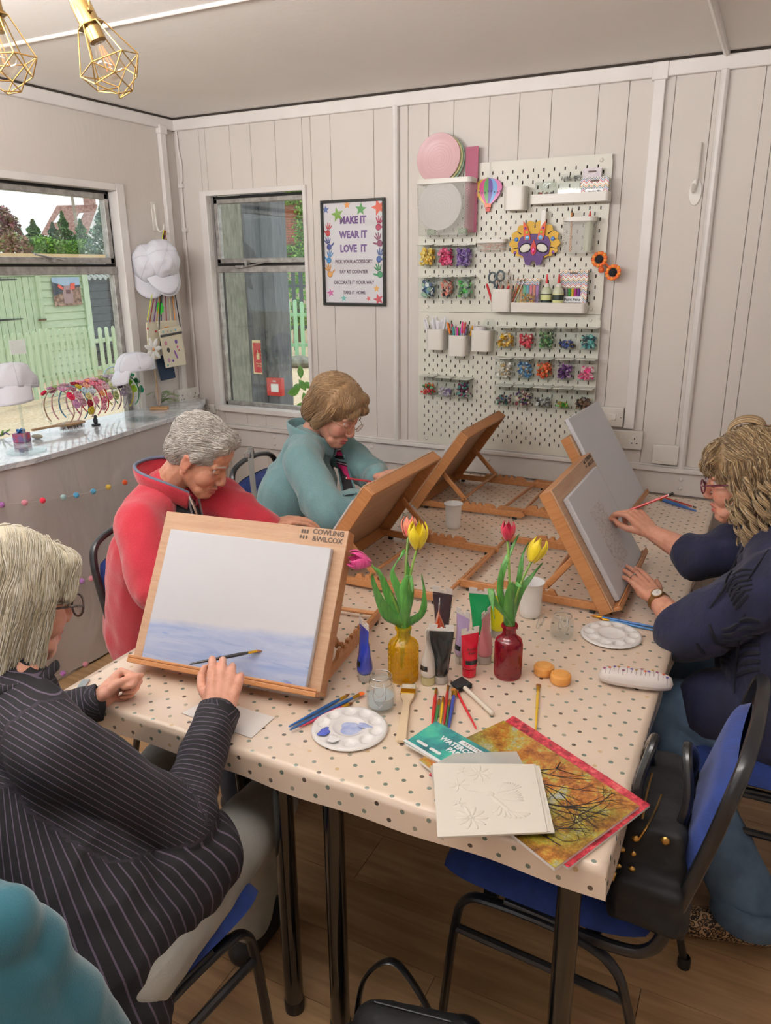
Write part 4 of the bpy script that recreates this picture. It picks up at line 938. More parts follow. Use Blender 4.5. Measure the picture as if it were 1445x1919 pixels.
def make_bin(lab, x, z, cols, fill, seed, grp, n=70, s=.007, h=BH):
    t = thing('clear_bin', lab, 'storage bin', (x, PY-.001, z), group=grp); w = BW-.008; g = .0012
    b = MB(); 
    b.prism(rrect(w, BD-.006, .008), 0, .0015, T3(0, -BD/2, 0))
    pr = rrect(w, BD-.006, .008); n_ = len(pr)
    vs = [(x_, y_-BD/2, zz) for zz in (.001, h-.004) for x_, y_ in pr]; b.add(vs, [(i, (i+1) % n_, n_+(i+1) % n_, n_+i) for i in range(n_)]); b.build('bin_box', mClearB, t, smooth=60)
    b = MB(); b.prism(rrect(BW-.0015, BD+.004, .006), 0, .0035, T3(0, -BD/2-.001, h-.004)); b.build('bin_lid', mLid, t, bev=.001)
    b = MB(); pieces(b, ((-w/2+.002, -BD+.006, .002), (w/2-.002, -.006, .002+(h-.012)*fill)), n, s, len(cols), seed); b.build('craft_bits', [cmat(c) for c in cols], t, kind='stuff')
    return t
def bin_row(p0, p1, n, what, place, grp, seed, h=BH):
    a, c = PW(*p0, BD), PW(*p1, BD)
    for k, (lab, cols, fill, nn, s) in enumerate(what):
        q = k/(n-1); make_bin(lab, a.x+(c.x-a.x)*q+(BW-.008)/2, a.z+(c.z-a.z)*q, cols, fill, seed+k, grp, nn, s, h)
bin_row((928.5, 653), (1081, 656), 5, [
 ('clear bin of yellow and pearl buttons, top row of five', ['e0b030', 'efe2c8', 'b8862c', 'f0d060'], .80, 75, .0085), ('clear bin of red buttons, top row of five', ['c0243c', 'e04a5c', 'a01c30', 'e8c0b8'], .72, 70, .0085),
 ('clear bin of green buttons, top row of five', ['2f6b3c', '6a9a58', 'a8b890', '28402c'], .86, 80, .0085), ('clear bin of navy and gold buttons, top row of five', ['24367c', '3a58a8', 'b08a3c', '1c2448'], .42, 42, .0085),
 ('clear bin of teal buttons, top row of five', ['2c8088', '5cb0b0', '1d4a58', '88c8c0'], .74, 70, .0085)], '', 'clear bins, top row on the lower pegboard', 20)
bin_row((925.5, 709), (1078, 714), 5, [
 ('clear bin of pearl and white beads, middle row', ['e8e2d8', 'd4cbc0', 'b8a070', 'f4f0ea'], .88, 95, .0075), ('clear bin of sky blue beads, middle row', ['4a84b8', '84b0d0', '2c5484', 'b8a890'], .88, 95, .0075),
 ('clear bin of orange buttons, middle row', ['e0582c', 'f0804c', 'c8441c', 'a08048'], .88, 95, .0075), ('clear bin of purple buttons, middle row', ['6c3c84', '9a70a8', '4c2860', 'c8a8c8'], .88, 95, .0075),
 ('clear bin of pink buttons and stars, middle row', ['e8488c', 'f080a4', 'd8607c', 'f8d8dc'], .72, 75, .0082)], '', 'clear bins, middle row on the lower pegboard', 40)
bin_row((925.5, 760), (1073, 768), 5, [
 ('clear bin half full of dark mixed gems, bottom row', ['30506c', '7c4c54', '4c7c68', 'a89c94'], .52, 60, .0072), ('clear bin full of multicoloured gems, bottom row', ['7c3038', 'c8b8a8', '3c6c50', '54306c'], .84, 95, .0072),
 ('clear bin of silver gems, bottom row', ['a8a8a8', '707070', 'd4d4d4', '3c3c3c'], .52, 70, .0072), ('clear bin with a few bright green bits, bottom row', ['58c040', '389030', 'b09850'], .30, 30, .008),
 ('clear bin of brown bits with a cream rose, bottom row', ['4c3428', '8c6c54', 'd8b898', '2c2420'], .56, 55, .0085)], '', 'clear bins, bottom row on the lower pegboard', 60)
G3 = 'clear bins of felt flowers, upper left'
bin_row((781, 498.7), (848.7, 500), 3, [('clear bin of yellow petals, upper left trio', ['e8c040', 'f0d878', 'd8a428'], .94, 80, .010), ('clear bin of hot pink petals, upper left trio', ['d8306c', 'f0709c', 'b82058'], .94, 80, .010), ('clear bin of purple petals, upper left trio', ['7c54a0', '5c3888', 'a488c0'], .94, 80, .010)], '', G3, 80)
bin_row((781.8, 558.3), (850.7, 558), 3, [('clear bin of blue and white petals, second trio', ['6c9cc0', 'd8e0e4', '2c4468', '98b8a0'], .94, 80, .010), ('clear bin of peach and black petals, second trio', ['d87868', '2c2424', 'e8a898', 'b8a090'], .94, 80, .010), ('clear bin of lime green petals, second trio', ['50c058', '88d470', '6c8870', '98a898'], .94, 80, .010)], '', G3+' lower', 90)
bin_row((784.4, 740), (848, 747), 3, [('clear bin of red and orange bits, left trio on lower board', ['d0342c', 'e06c30', '3c8c4c', 'b02438'], .60, 60, .008), ('clear bin of lilac strips, left trio on lower board', ['a898b8', 'c8c0d0', '7c6c94', 'd8d4dc'], .50, 50, .009), ('clear bin of plum and turquoise bits, left trio on lower board', ['7c2850', '388078', 'c8c0c0', '5c1c48'], .86, 80, .0085)], '', 'clear bins, left trio on the lower pegboard', 100)
# ---- white pots
def pot(u, v, lab, w=.088, h=.094, d=.075):
    p = PW(u, v, d); t = thing('white_pot', lab, 'pot', (p.x+w/2, PY-.001, p.z), group='white plastic pots on the pegboards'); b = MB()
    o_ = rrect(w, d, .018, 5); i_ = rrect(w-.006, d-.006, .015, 5); n = len(o_)
    vs = [(x*.96, y-d/2, 0) for x, y in o_]+[(x, y-d/2, h) for x, y in o_]+[(x, y-d/2, h) for x, y in i_]+[(x*.96, y-d/2, .004) for x, y in i_]
    fs = [tuple(range(n-1, -1, -1)), tuple(range(3*n, 4*n))]
    for a in range(3): fs += [(a*n+i, a*n+(i+1) % n, (a+1)*n+(i+1) % n, (a+1)*n+i) for i in range(n)]
    b.add(vs, fs); b.build('pot_shell', mPegW, t, smooth=50); return Vector((p.x+w/2, PY-d/2-.001, p.z)), t
P_blank, _ = pot(942, 394, 'empty white pot between the balloon and the top ledge', .094, .092)
P_sc, _ = pot(917.7, 583.6, 'white pot with scissors and brushes beside the tray', .092, .096)
P_a, _ = pot(797, 655, 'white pot of white paper strips, leftmost of the three'); P_b, _ = pot(838, 666.7, 'white pot of marker pens, lowest of the three'); P_c, _ = pot(880.4, 658, 'white pot with a tape roll and packet beside the bins', .094, .094)
# marker pens
random.seed(5)
mcols = ['5c3c24', 'e8781c', 'a8284c', '2c8c4c', '1c7c8c', 'd8309c', '7cc030', '2c6cb4', 'e03078', 'c83c3c', '243c24', '6c4c9c', '3c3c3c', 'e8a41c']
def upright(nm, lab, cat, base, dx, dy, tx, ty, L, parts, grp, group_M=None):
    a = base+Vector((dx, dy, .006)); d = Vector((tx, ty, 1)).normalized(); t = thing(nm, lab, cat, M=look(a, d, Vector((0, 1, 0))), group=grp)
    for pn, prof, m in parts: b = MB(); b.lathe(prof, 10); b.build(pn, m, t)
    return t
names = {'5c3c24': 'brown', 'e8781c': 'orange', 'a8284c': 'magenta', '2c8c4c': 'green', '1c7c8c': 'teal', 'd8309c': 'bright pink', '7cc030': 'lime', '2c6cb4': 'blue', 'e03078': 'rose', 'c83c3c': 'red', '243c24': 'dark green', '6c4c9c': 'purple', '3c3c3c': 'charcoal', 'e8a41c': 'amber'}
mSil = mat('silver_barrel', 'b4aca4', .35, .4)
for k, c in enumerate(mcols):
    q = k/(len(mcols)-1)-.5; dx = q*.062; dy = random.uniform(-.018, .018); L = random.uniform(.118, .150)
    upright('marker_pen', 'marker pen with %s cap in the lowest white pot' % names[c], 'marker', P_b, dx, dy, q*.50+random.uniform(-.05, .05), random.uniform(-.1, .1), L,
            [('barrel', [(.0005, 0), (.0042, .001), (.0045, L*.66), (.0005, L*.66)], mSil), ('cap', [(.0005, L*.64), (.0052, L*.65), (.0048, L-.004), (.003, L), (.0003, L)], cmat(c))], 'marker pens in the white pot')
mStrip = mat('white_strip', 'e6e4ea', .6)
for k in range(14):
    q = k/13-.5; L = random.uniform(.12, .15); a = P_a+Vector((q*.05, random.uniform(-.02, .02), .006)); d = Vector((q*.6+random.uniform(-.1, .1), random.uniform(-.15, .1), 1)).normalized(); 
    b = MB(look(a, d, Vector((0, 1, 0)))); b.box2((-.0035, -.0004, 0), (.0035, .0004, L)); tag(b.build('paper_strip', mStrip, smooth=0), 'thin white strips fanned in the leftmost white pot', 'strip', 'white strips in the leftmost pot')
p = P_c; t = thing('tape_roll', 'white roll of tape on the pot beside the clear bins', 'tape', (p.x-.012, p.y-.005, p.z+.088)); b = MB(); b.lathe([(.014, 0), (.030, 0), (.030, .022), (.014, .022), (.014, 0)], 24); b.build('roll', mat('tape_white', 'd8d4d6', .5), t); b = MB(); b.lathe([(.0125, 0), (.0138, 0), (.0138, .022), (.0125, .022)], 20); b.build('core', mat('cardboard_core', 'a89478', .7), t)
b = MB(T3(p.x+.028, p.y+.008, p.z+.05)); b.prism([(-.026, 0), (.026, 0), (.028, .08), (.016, .094), (-.016, .094), (-.028, .08)], -.004, .004, Matrix(((1, 0, 0, 0), (0, 0, -1, 0), (0, 1, 0, 0), (0, 0, 0, 1)))); tag(b.build('clear_packet', mClearB), 'clear plastic packet standing behind the tape roll', 'packet')
# scissors and brushes
sp = P_sc; t = thing('scissors', 'dark handled scissors hanging at the pot of brushes', 'scissors', M=T3(sp.x-.028, PY-.045, sp.z+.145)); mSc = mat('slate_handle', '33454c', .4)
for s, c in ((-1, (-.020, 0, .0)), (1, (.018, -.004, .006))):
    b = MB(); b.tube([Vector((c[0]+.017*math.cos(a), c[1], c[2]+.021*math.sin(a))) for a in [2*PI*i/20 for i in range(20)]], .0045, 8, closed=True, flat=.7); b.tube(bez([(c[0]*.8, c[1], c[2]-.018), (s*.006, c[1], -.035), (0, c[1], -.048)], 4), .0045, 8); b.build('handle', mSc, t)
    b = MB(); b.prism([(-.005, -.045), (.005, -.045), (.001*s, -.13)], -.0008, .0008, T3(0, c[1], 0) @ RY(s*.08) @ Matrix(((1, 0, 0, 0), (0, 0, -1, 0), (0, 1, 0, 0), (0, 0, 0, 1)))); b.build('blade', mSteel, t)
for k in range(9):
    q = k/8-.35; L = random.uniform(.13, .165); c = random.choice(['b8503c', 'c8a080', 'd8b488', 'a84838', 'c8b8a8'])
    upright('craft_brush', 'slim craft brush in the pot beside the scissors', 'brush', sp, q*.05+.008, random.uniform(-.02, .015), q*.62+.05, random.uniform(-.1, .05), L, [('handle', [(.0003, 0), (.0022, .01), (.0030, L*.6), (.002, L*.82)], cmat(c)), ('ferrule', [(.0022, L*.8), (.0022, L*.9)], mSilv), ('bristles', [(.0022, L*.9), (.0026, L*.95), (.0003, L)], cmat('6b4a30'))], 'slim brushes in the scissors pot')
for k in range(2): upright('red_pen', ('left','right')[k]+' one of the two red pens in the scissors pot', 'pen', sp, -.03+k*.008, -.015, -.35+k*.9, -.05, .12, [('barrel', [(.0005, 0), (.0055, .002), (.0055, .115), (.0005, .12)], cmat('c01c24'))], 'red pens in the scissors pot')
# ---- ledges
def ledge(u, v, w, h, d, lab, L=.0):
    p = PW(u, v, d); t = thing('white_ledge', lab, 'shelf', (p.x+w/2, PY-.001, p.z), group='white ledges on the upper pegboard'); b = MB(); pr = rrect(w, d, .014, 5); pi = rrect(w-.006, d-.006, .011, 5); n = len(pr)
    vs = [(x, y-d/2, 0) for x, y in pr]+[(x, y-d/2, h) for x, y in pr]+[(x, y-d/2, h) for x, y in pi]+[(x, y-d/2, .004) for x, y in pi]; fs = [tuple(range(n-1, -1, -1)), tuple(range(3*n, 4*n))]
    for a in range(3): fs += [(a*n+i, a*n+(i+1) % n, (a+1)*n+(i+1) % n, (a+1)*n+i) for i in range(n)]
    b.add(vs, fs); b.build('tray', mPegW, t, smooth=50); return Vector((p.x, PY-d/2, p.z+.005))
l1 = ledge(992, 382.5, .325, .036, .072, 'long white ledge with button jar and sequin packets'); l2 = ledge(955.5, 584.5, .325, .040, .085, 'white tray with glue bottles and paint pen box')
def f_zig(n):
    o = n.obj(); s = n.n('SeparateXYZ'); n.l(o, s.inputs[0]); zz = n.math('PINGPONG', s.outputs[0], .011); t_ = n.math('FRACT', n.math('MULTIPLY', n.math('ADD', s.outputs[2], zz), 1/.036))
    n.l(n.ramp(t_, [(0, 'f0ece6'), (.10, 'c8465a'), (.2, 'f0ece6'), (.3, '5a6ca8'), (.4, 'f0ece6'), (.5, '3c5c50'), (.6, 'f0ece6'), (.7, 'd89c4c'), (.8, 'f0ece6')], 'CONSTANT'), n.b.inputs['Base Color'])
mZig = mat('zigzag_print', 'e8e0d8', .4, fn=f_zig)
def UW(p, dx, dy, dz=0): return T3(p.x+dx, p.y+dy, p.z+dz)
TX = Matrix(((1, 0, 0, 0), (0, 0, -1, 0), (0, 1, 0, 0), (0, 0, 0, 1)))
# button jar
t = thing('button_jar', 'screw top jar of mixed buttons on the long white ledge', 'jar', M=UW(l1, .058, -.004)); b = MB(); b.lathe([(.001, 0), (.046, 0), (.048, .004), (.048, .055), (.044, .060), (.044, .078), (.001, .080)], 28, sy=.6); b.build('jar_body', mClearB, t, smooth=60)
b = MB(); pieces(b, ((-.038, -.020, .002), (.038, .020, .040)), 60, .007, 5, 31); b.build('buttons', [cmat(c) for c in ('b83c3c', '3c8c5c', 'e0d8cc', '7c5c44', '2c2c2c')], t, kind='stuff'); b = MB(); b.box2((0, -.030, .004), (.045, -.0295, .030)); b.build('jar_label', mZig, t)
b = MB(); b.lathe([(.0455, .062), (.0455, .082), (.001, .083)], 28, sy=.6); b.build('screw_lid', mClearB, t)
t = thing('sequin_bag', 'clear bag of grey sequins hanging above the white ledge', 'packet', M=UW(l1, .158, .006)); b = MB(); b.prism([(-.048, 0), (.048, 0), (.05, .06), (.044, .105), (-.046, .108), (-.05, .06)], -.004, .004, TX); b.build('bag', mClearB, t)
b = MB(); pieces(b, ((-.042, -.003, .082), (.042, .003, .100)), 60, .0045, 3, 8); pieces(b, ((-.03, -.003, .003), (.03, .003, .018)), 30, .0045, 3, 9); b.build('sequins', [cmat(c) for c in ('8c8c88', 'b8b8b4', '6c6c68')], t, kind='stuff')
for k, (dx, dy, w, h, lab, word) in enumerate(((.245, .010, .075, .125, 'starry gem packet behind the sequin mix packet', ''), (.262, -.010, .112, .088, 'zigzag patterned sequin mix packet on the long white ledge', 'Sequins Mix'))):
    t = thing('craft_packet', lab, 'packet', M=UW(l1, dx, dy), group='zigzag craft packets'); b = MB(); b.prism([(-w/2, 0), (w/2, 0), (w/2, h), (-w/2, h)], -.003, .003, TX); b.build('packet_card', mZig if k else mat('speckle_card', 'd8d0d4', .4, fn=noisy('c8b8c4', 'e4dce0', 120)), t)
    b = MB(); b.prism(rrect(.034, .007, .003, cy=h-.014), .003, .0034, TX); b.build('hang_slot', mat('slot_dark', '6b5c54', .7), t)
    if word: b = MB(); b.prism(rrect(.07, .020, .003, cy=.034), .0031, .0036, TX); b.build('name_panel', mPWhite, t); text_mesh('lettering', word, .0115, TX @ T3(0, .034, .0038), mBand, t, .0001, .0004)
# tray contents
t = thing('highlighter_pack', 'pack of fluorescent pens at the left of the tray', 'pens', M=UW(l2, .060, .014)); b = MB(); b.box2((-.053, -.008, 0), (.053, .008, .115)); b.build('sleeve', thin_glass('sleeve_clear', 'f4f4f4', .08, .08), t); b = MB(); b.box2((-.053, -.0085, .110), (.053, .009, .135)); b.build('header_card', mZig, t)
for k, c in enumerate(('e0d848', 'f0a040', '50c878', '40b8c8', 'e85878', 'f07850', 'b870c8')): b = MB(); b.tube(ln((-.044+k*.0146, 0, .004), (-.044+k*.0146, 0, .106)), .0064, 8); b.build('pen', mat('fluo_'+c, c, .4), t)
t = thing('sequin_box', 'fan shaped clear box of gold sequins in the tray', 'box', M=UW(l2, .068, -.024)); b = MB(); b.prism([(-.045, .0), (.045, .0)]+[(.050*math.cos(a), .045+.040*math.sin(a)) for a in [PI*i/12 for i in range(13)]], -.008, .008, TX); b.build('box_shell', mClearB, t)
b = MB(); pieces(b, ((-.036, -.006, .03), (.036, .006, .072)), 60, .005, 3, 14); b.build('sequins', [cmat(c) for c in ('c8963c', 'e0bc6c', 'a87430')], t, kind='stuff')
mGlueB = mat('glue_bottle', 'c9cfb4', .4); mGL = mat('glue_label', 'd8dc9c', .5); mGLd = mat('glue_label_dark', '24342c', .5); mRedC = mat('red_nozzle', 'c8201c', .3)
for k, x in enumerate((.153, .205)):
    t = thing('glue_bottle', ('left', 'right')[k]+' one of the two red nozzled glue bottles in the tray', 'bottle', M=UW(l2, x, -.020), group='red nozzled glue bottles'); b = MB(); b.lathe([(.001, 0), (.022, 0), (.023, .004), (.023, .082), (.018, .094), (.011, .100), (.001, .100)], 24); b.build('bottle_body', mGlueB, t)
    b = MB(); b.lathe([(.0233, .008), (.0235, .010), (.0235, .070), (.0233, .072)], 24); b.build('label', [mGL, mGLd][k == 0], t); b = MB(); b.lathe([(.0236, .046), (.0238, .048), (.0238, .066), (.0236, .068)], 24); b.build('label_band', [mGLd, mGL][k == 0], t)
    b = MB(); b.lathe([(.012, .100), (.012, .112), (.007, .116), (.001, .116)], 18); b.build('collar', mPegW, t); b = MB(); b.lathe([(.006, .116), (.0055, .130), (.0035, .152), (.0005, .154)], 14); b.build('nozzle', mRedC, t)
t = thing('paint_pen_box', 'zigzag patterned box of paint pens at the right of the tray', 'box', M=UW(l2, .262, .010)); b = MB(); w, h = .118, .168
b.box2((-w/2, -.012, 0), (w/2, .012, .022)); b.box2((-w/2, -.012, .098), (w/2, .012, h)); b.box2((-w/2, -.012, .022), (-w/2+.008, .012, .098)); b.box2((w/2-.022, -.012, .022), (w/2, .012, .098)); b.box2((-w/2, .0, .022), (w/2, .012, .098)); b.build('carton', mZig, t, smooth=0)
for k, c in enumerate(('5c4c6c', '8c8c8c', '2c8c3c', 'd8b82c', 'a8287c', '6c2c8c')): b = MB(); b.tube(ln((-w/2+.018+k*.013, -.004, .010), (-w/2+.018+k*.013, -.004, .094)), .0055, 8); b.build('pen', cmat(c), t)
b = MB(); b.prism(rrect(.088, .026, .002, cy=.048), .0125, .0135, TX); b.build('name_panel', mPWhite, t); text_mesh('lettering', 'Paint Pens', .0165, TX @ T3(0, .048, .0138), mBand, t, .0001, .0004)
b = MB(); b.prism(rrect(.036, .006, .003, cy=h-.012), .0121, .0126, TX); b.build('hang_slot', mat('slot_dark', '6b5c54', .7), t)
# ---- mesh baskets
def f_mesh(n):
    o = n.obj(); s = n.n('SeparateXYZ'); n.l(o, s.inputs[0]); x = n.math('ADD', s.outputs[0], s.outputs[1]); 
    a = n.math('ABSOLUTE', n.math('SUBTRACT', n.math('FRACT', n.math('MULTIPLY', n.math('ADD', x, n.math('MULTIPLY', s.outputs[2], .6)), 1/.0062)), .5)); c = n.math('ABSOLUTE', n.math('SUBTRACT', n.math('FRACT', n.math('MULTIPLY', n.math('SUBTRACT', x, n.math('MULTIPLY', s.outputs[2], .6)), 1/.0062)), .5))
    n.l(n.math('LESS_THAN', n.math('MINIMUM', a, c), .10), n.b.inputs['Alpha'])
mMesh = mat('expanded_metal_mesh', 'd4d2ca', .4, fn=f_mesh)
def basket(pa, pb, d, rim, lab, r=.02, nm='mesh_basket'):
    "pa: pixel of front top left, pb: pixel of front bottom right"
    a, c = PW(*pa, d), PW(*pb, d); w, h = c.x-a.x, a.z-c.z; t = thing(nm, lab, 'basket', ((a.x+c.x)/2, PY-.001, c.z), group='white mesh baskets'); pr = rrect(w, d, r, 5); n = len(pr); b = MB(); k = .94
    b.add([(x*k, y-d/2, 0) for x, y in pr]+[(x, y-d/2, h-rim) for x, y in pr], [tuple(range(n-1, -1, -1))]+[(i, (i+1) % n, n+(i+1) % n, n+i) for i in range(n)]); b.build('mesh_body', mMesh, t, smooth=60)
    b = MB(); o_ = rrect(w+.006, d+.006, r+.003, 5); vs = [(x, y-d/2, zz) for zz in (h-rim, h) for x, y in o_]+[(x*.97, y*.9-d/2, zz) for zz in (h, h-rim) for x, y in pr]
    fs = []
    for q in range(4): fs += [(q*n+i, q*n+(i+1) % n, ((q+1) % 4)*n+(i+1) % n, ((q+1) % 4)*n+i) for i in range(n)]
    b.add(vs, fs); b.build('rim', mPegW, t, smooth=50); return Vector(((a.x+c.x)/2, PY-d/2, c.z)), w, h
bp, bw, bh = basket((779, 337), (879, 439), .095, .020, 'large mesh basket holding the pink and white plates'); 
sp2, _, _ = basket((891.5, 449), (945, 469), .05, .014, 'small shallow mesh basket under the paper balloon', .015)
kp, kw, kh = basket((1055, 407.5), (1109, 474), .08, .016, 'tall mesh basket with pencils beside the mask')
mPlP = mat('pink_plate_plastic', 'dbb4b8', .4); mPlW = mat('pale_plate', 'd3cfcf', .4); mPlY = mat('yellow_plate', 'c8c490', .4); mPlG = mat('green_plate', '9cb8a0', .4)
def plate(cx, cz, R, y, m, lab, tilt=.12):
    b = MB(T3(cx, y, cz) @ RX(PI/2+tilt-.24)); b.lathe([(.0005, -.002), (R*.72, -.002), (R*.80, .002), (R*.97, .008), (R, .010), (R*.985, .012), (R*.95, .011), (R*.79, .005), (R*.71, .001), (.0005, .001)], 48)
    for k in range(5): b.lathe([(R*.12*(k+1)-.0008, .0011), (R*.12*(k+1), .0016), (R*.12*(k+1)+.0008, .0011)], 48)
    tag(b.build('plate', m, smooth=40), lab, 'plate', 'round plastic plates in the large basket')
q = PW(823, 297, .03); plate(q.x, q.z, .104, PY-.030, mPlP, 'pink plate standing above the rim of the large basket'); plate(q.x+.010, q.z-.004, .103, PY-.022, mPlY, 'yellow plate just behind the pink one'); plate(q.x+.016, q.z-.008, .103, PY-.015, mPlG, 'green plate hindmost in the large basket')
q = PW(825, 386, .075); plate(q.x, q.z, .104, PY-.072, mPlW, 'pale plate behind the mesh of the large basket')
a = PW(862, 281, .02); b = MB(T3(bp.x+.098, PY-.010, 0) @ RX(-.02)); b.box2((-.030, -.002, bp.z+.01), (.030, .002, a.z+.004)); tag(b.build('card_folder', mat('sky_card', 'a8c0cc', .5)), 'pale blue folder standing right of the plates', 'folder')
b = MB(T3(bp.x+.104, PY-.016, 0)); b.box2((-.028, -.002, bp.z+.01), (.030, .002, a.z+.010)); tag(b.build('card_folder', mat('plum_card', 'a8506c', .5)), 'plum folder edge standing right of the plates', 'folder')
mGrT = mat('green_tape', '7c9c74', .5)
for k, dx in enumerate((-.065, .085)): b = MB(T3(bp.x+dx, bp.y-.012, bp.z+.016) @ RY(PI/2)); b.lathe([(.001, -.018), (.013, -.018), (.013, .018), (.001, .018)], 16); tag(b.build('ribbon_reel', mGrT), ('left', 'right')[k]+' green ribbon reel at the bottom of the large basket', 'ribbon', 'green ribbon reels')
b = MB(); random.seed(2)
for k in range(26): b.m = k % 3; a = Vector((sp2.x+random.uniform(-.05, .05), sp2.y+random.uniform(-.015, .015), sp2.z+random.uniform(.004, .03))); d_ = Vector((random.uniform(-1, 1), random.uniform(-.4, .4), random.uniform(-.2, .2))).normalized()*.018; b.tube([a-d_, a+d_], .0015, 5)
tag(b.build('wooden_bits', [cmat('d89c70'), cmat('e0b8a0'), cmat('c87850')], kind='stuff'), 'small tan bits in the shallow mesh basket', 'craft bits', kind='stuff')
upright('pencil', 'pencil with dark tip standing in the tall mesh basket', 'pencil', kp, -.035, 0, -.02, 0, .178, [('barrel', [(.0005, 0), (.004, .002), (.004, .155)], cmat('c88038')), ('point', [(.004, .155), (.0005, .176)], cmat('4c3424'))], None)
upright('glue_tube', 'white tube with a red nozzle in the tall mesh basket', 'tube', kp, .036, -.006, .02, 0, .16, [('tube_body', [(.0005, .0), (.016, .002), (.018, .1), (.006, .122)], mGlueB), ('nozzle', [(.006, .122), (.006, .138), (.002, .158), (.0003, .158)], mRedC)], None)
# ---- paper balloon, mask, bow, hooks
q = PW(915, 383, .012); t = thing('balloon_cutout', 'hot air balloon cutout in rainbow stripes hanging on the upper pegboard', 'decoration', M=T3(q.x, PY-.012, q.z)); R = .062; hB = .108
def bx_(z): # half width of the envelope at height z (0..1 from the bottom)
    return R*math.sin(min(PI, PI*(.14+.72*z**.8))) if z < 1 else 0
cols = ['d8b02c', 'c8307c', '4c9440', '5c3094', '6ca0d8', 'd070a8']
prof = [(k/14) for k in range(15)]
def env(z): return R*(1-((z-.62)/.38)**2)**.5 if z > .62 else R*(.22+.78*math.sin(PI/2*z/.62)**.9)
for k, c in enumerate(cols):
    a0, a1 = -1+2*k/6, -1+2*(k+1)/6; L = [(env(z)*a0, z*hB) for z in prof]; Rr = [(env(z)*a1, z*hB) for z in reversed(prof)]; L[-1] = (0, hB); Rr[0] = (0, hB)
    b = MB(); b.prism(Rr+L if 0 else L+Rr[1:], 0, .005, TX); b.build('stripe', cmat(c), t, smooth=0)
b = MB(); b.prism([(-.0145, -.012), (.0145, -.012), (.0145, .004), (-.0145, .004)], 0, .0055, TX); b.build('collar', cmat('e0602c'), t); b = MB(); b.prism([(-.0095, -.030), (.0095, -.030), (.0115, -.014), (-.0115, -.014)], 0, .0055, TX); b.build('balloon_basket', cmat('c83c30'), t)
b = MB()
for k in range(9): x = -.056+.014*k; zz = .060-.010*math.sin(PI*((k % 4.5)/4.5)); b.prism([(x-.004, zz), (x+.004, zz), (x, zz-.009)], .0052, .0062, TX)
b.build('bunting_print', mat('navy_print', '28304c', .5), t, kind='stuff'); b = MB(); b.tube(ln((0, -.004, hB), (0, .006, hB+.062)), .0012, 6); b.build('cord', mPWhite, t)
q = PW(1001, 462, .03); t = thing('dinosaur_mask', 'yellow and purple dinosaur mask with orange horns on the upper pegboard', 'mask', M=T3(q.x, PY-.030, q.z)); MY = cmat('d8a81c'); MP = cmat('4c1c6c'); MO = cmat('d8541c'); MK = mat('felt_black', '141018', .8)
rim = []
for i in range(72):
    a = 2*PI*i/72; f = 1+.055*math.cos(a*14) if math.sin(a) > -.75 else .9; rim.append((.108*f*math.cos(a), .012+.090*f*math.sin(a)*(1 if math.sin(a) > 0 else .82)))
b = MB(); b.prism(rim, -.004, 0, TX); b.build('frill', MY, t, smooth=0)
b = MB()
for i in range(9): a = PI*(-.08+i*1.16/8); b.prism([(.075*math.cos(a-.04), .012+.064*math.sin(a-.04)), (.104*math.cos(a), .012+.088*math.sin(a)), (.075*math.cos(a+.04), .012+.064*math.sin(a+.04))], .0004, .0012, TX)
b.build('frill_marks', MK, t, kind='stuff')
face = [(-.072, .012), (-.060, .038), (-.034, .050), (0, .052), (.034, .050), (.060, .038), (.072, .012), (.066, -.030), (.046, -.040), (.034, -.075), (.014, -.078), (.008, -.060), (-.008, -.060), (-.014, -.078), (-.034, -.075), (-.046, -.040), (-.066, -.030)]
b = MB(); b.prism(face, .0005, .006, TX); b.build('face', MP, t, smooth=0)
for s in (-1, 1):
    b = MB(); b.ell((0, 0, 0), (.026, .0022, .018), 18, 8, T3(s*.037, -.0062, -.006) @ RY(s*.35)); b.build('eye_hole', mPeg, t); b = MB(); b.tube([T3(s*.037, -.0075, -.006) @ RY(s*.35) @ Vector((.026*math.cos(a), 0, .018*math.sin(a))) for a in [2*PI*i/22 for i in range(22)]], .0022, 6, closed=True); b.build('eye_rim', MK, t)
    b = MB(); b.prism([(s*.014, .028), (s*.040, .026), (s*.046, .052), (s*.050, .104), (s*.034, .086), (s*.020, .056)][::s], .0065, .0115, TX); b.build('horn', MO, t, smooth=0)
    for x, z, r, c in ((.029, .036, .010, '6cb4e0'), (.031, .058, .0065, 'b8c83c'), (.039, .074, .005, '8c3c98'), (.080, .030, .009, '3c7cc8'), (.084, -.024, .007, '7c3c9c')): b = MB(); b.ell((s*x, -.012 if x < .05 else -.001, z), (r, .003, r), 10, 6); b.build('gem', mat('gem_'+c, c, .1, coat=.8), t)
b = MB(); b.prism([(0, .030), (.012, -.002), (.010, -.026), (0, -.038), (-.010, -.026), (-.012, -.002)], .0065, .0105, TX); b.build('nose_horn', cmat('c8301c'), t, smooth=0); b = MB(); b.ell((0, -.0115, -.016), (.008, .004, .013), 10, 6); b.build('gem', mat('gem_pink', 'e0408c', .1, coat=.8), t)
q0, q1 = PW(1017, 392, .03), PW(1017, 433, .03); b = MB(); b.prism(rrect(.022, q0.z-q1.z, .0105, cx=(q0.x+q1.x)/2+.004, cy=(q0.z+q1.z)/2), -PY+.031, -PY+.037, Matrix(((1, 0, 0, 0), (0, 0, -1, 0), (0, 1, 0, 0), (0, 0, 0, 1)))); tag(b.build('rounded_hook', mPegW, bev=.002), 'white rounded hook strip carrying the dinosaur mask', 'hook')
q = PW(1135, 497, .03); t = thing('orange_hair_bow', 'orange glittery hair bow hanging at the pegboard\'s right edge', 'hair bow', M=T3(q.x, PY-.03, q.z) @ RY(.72)); random.seed(9)
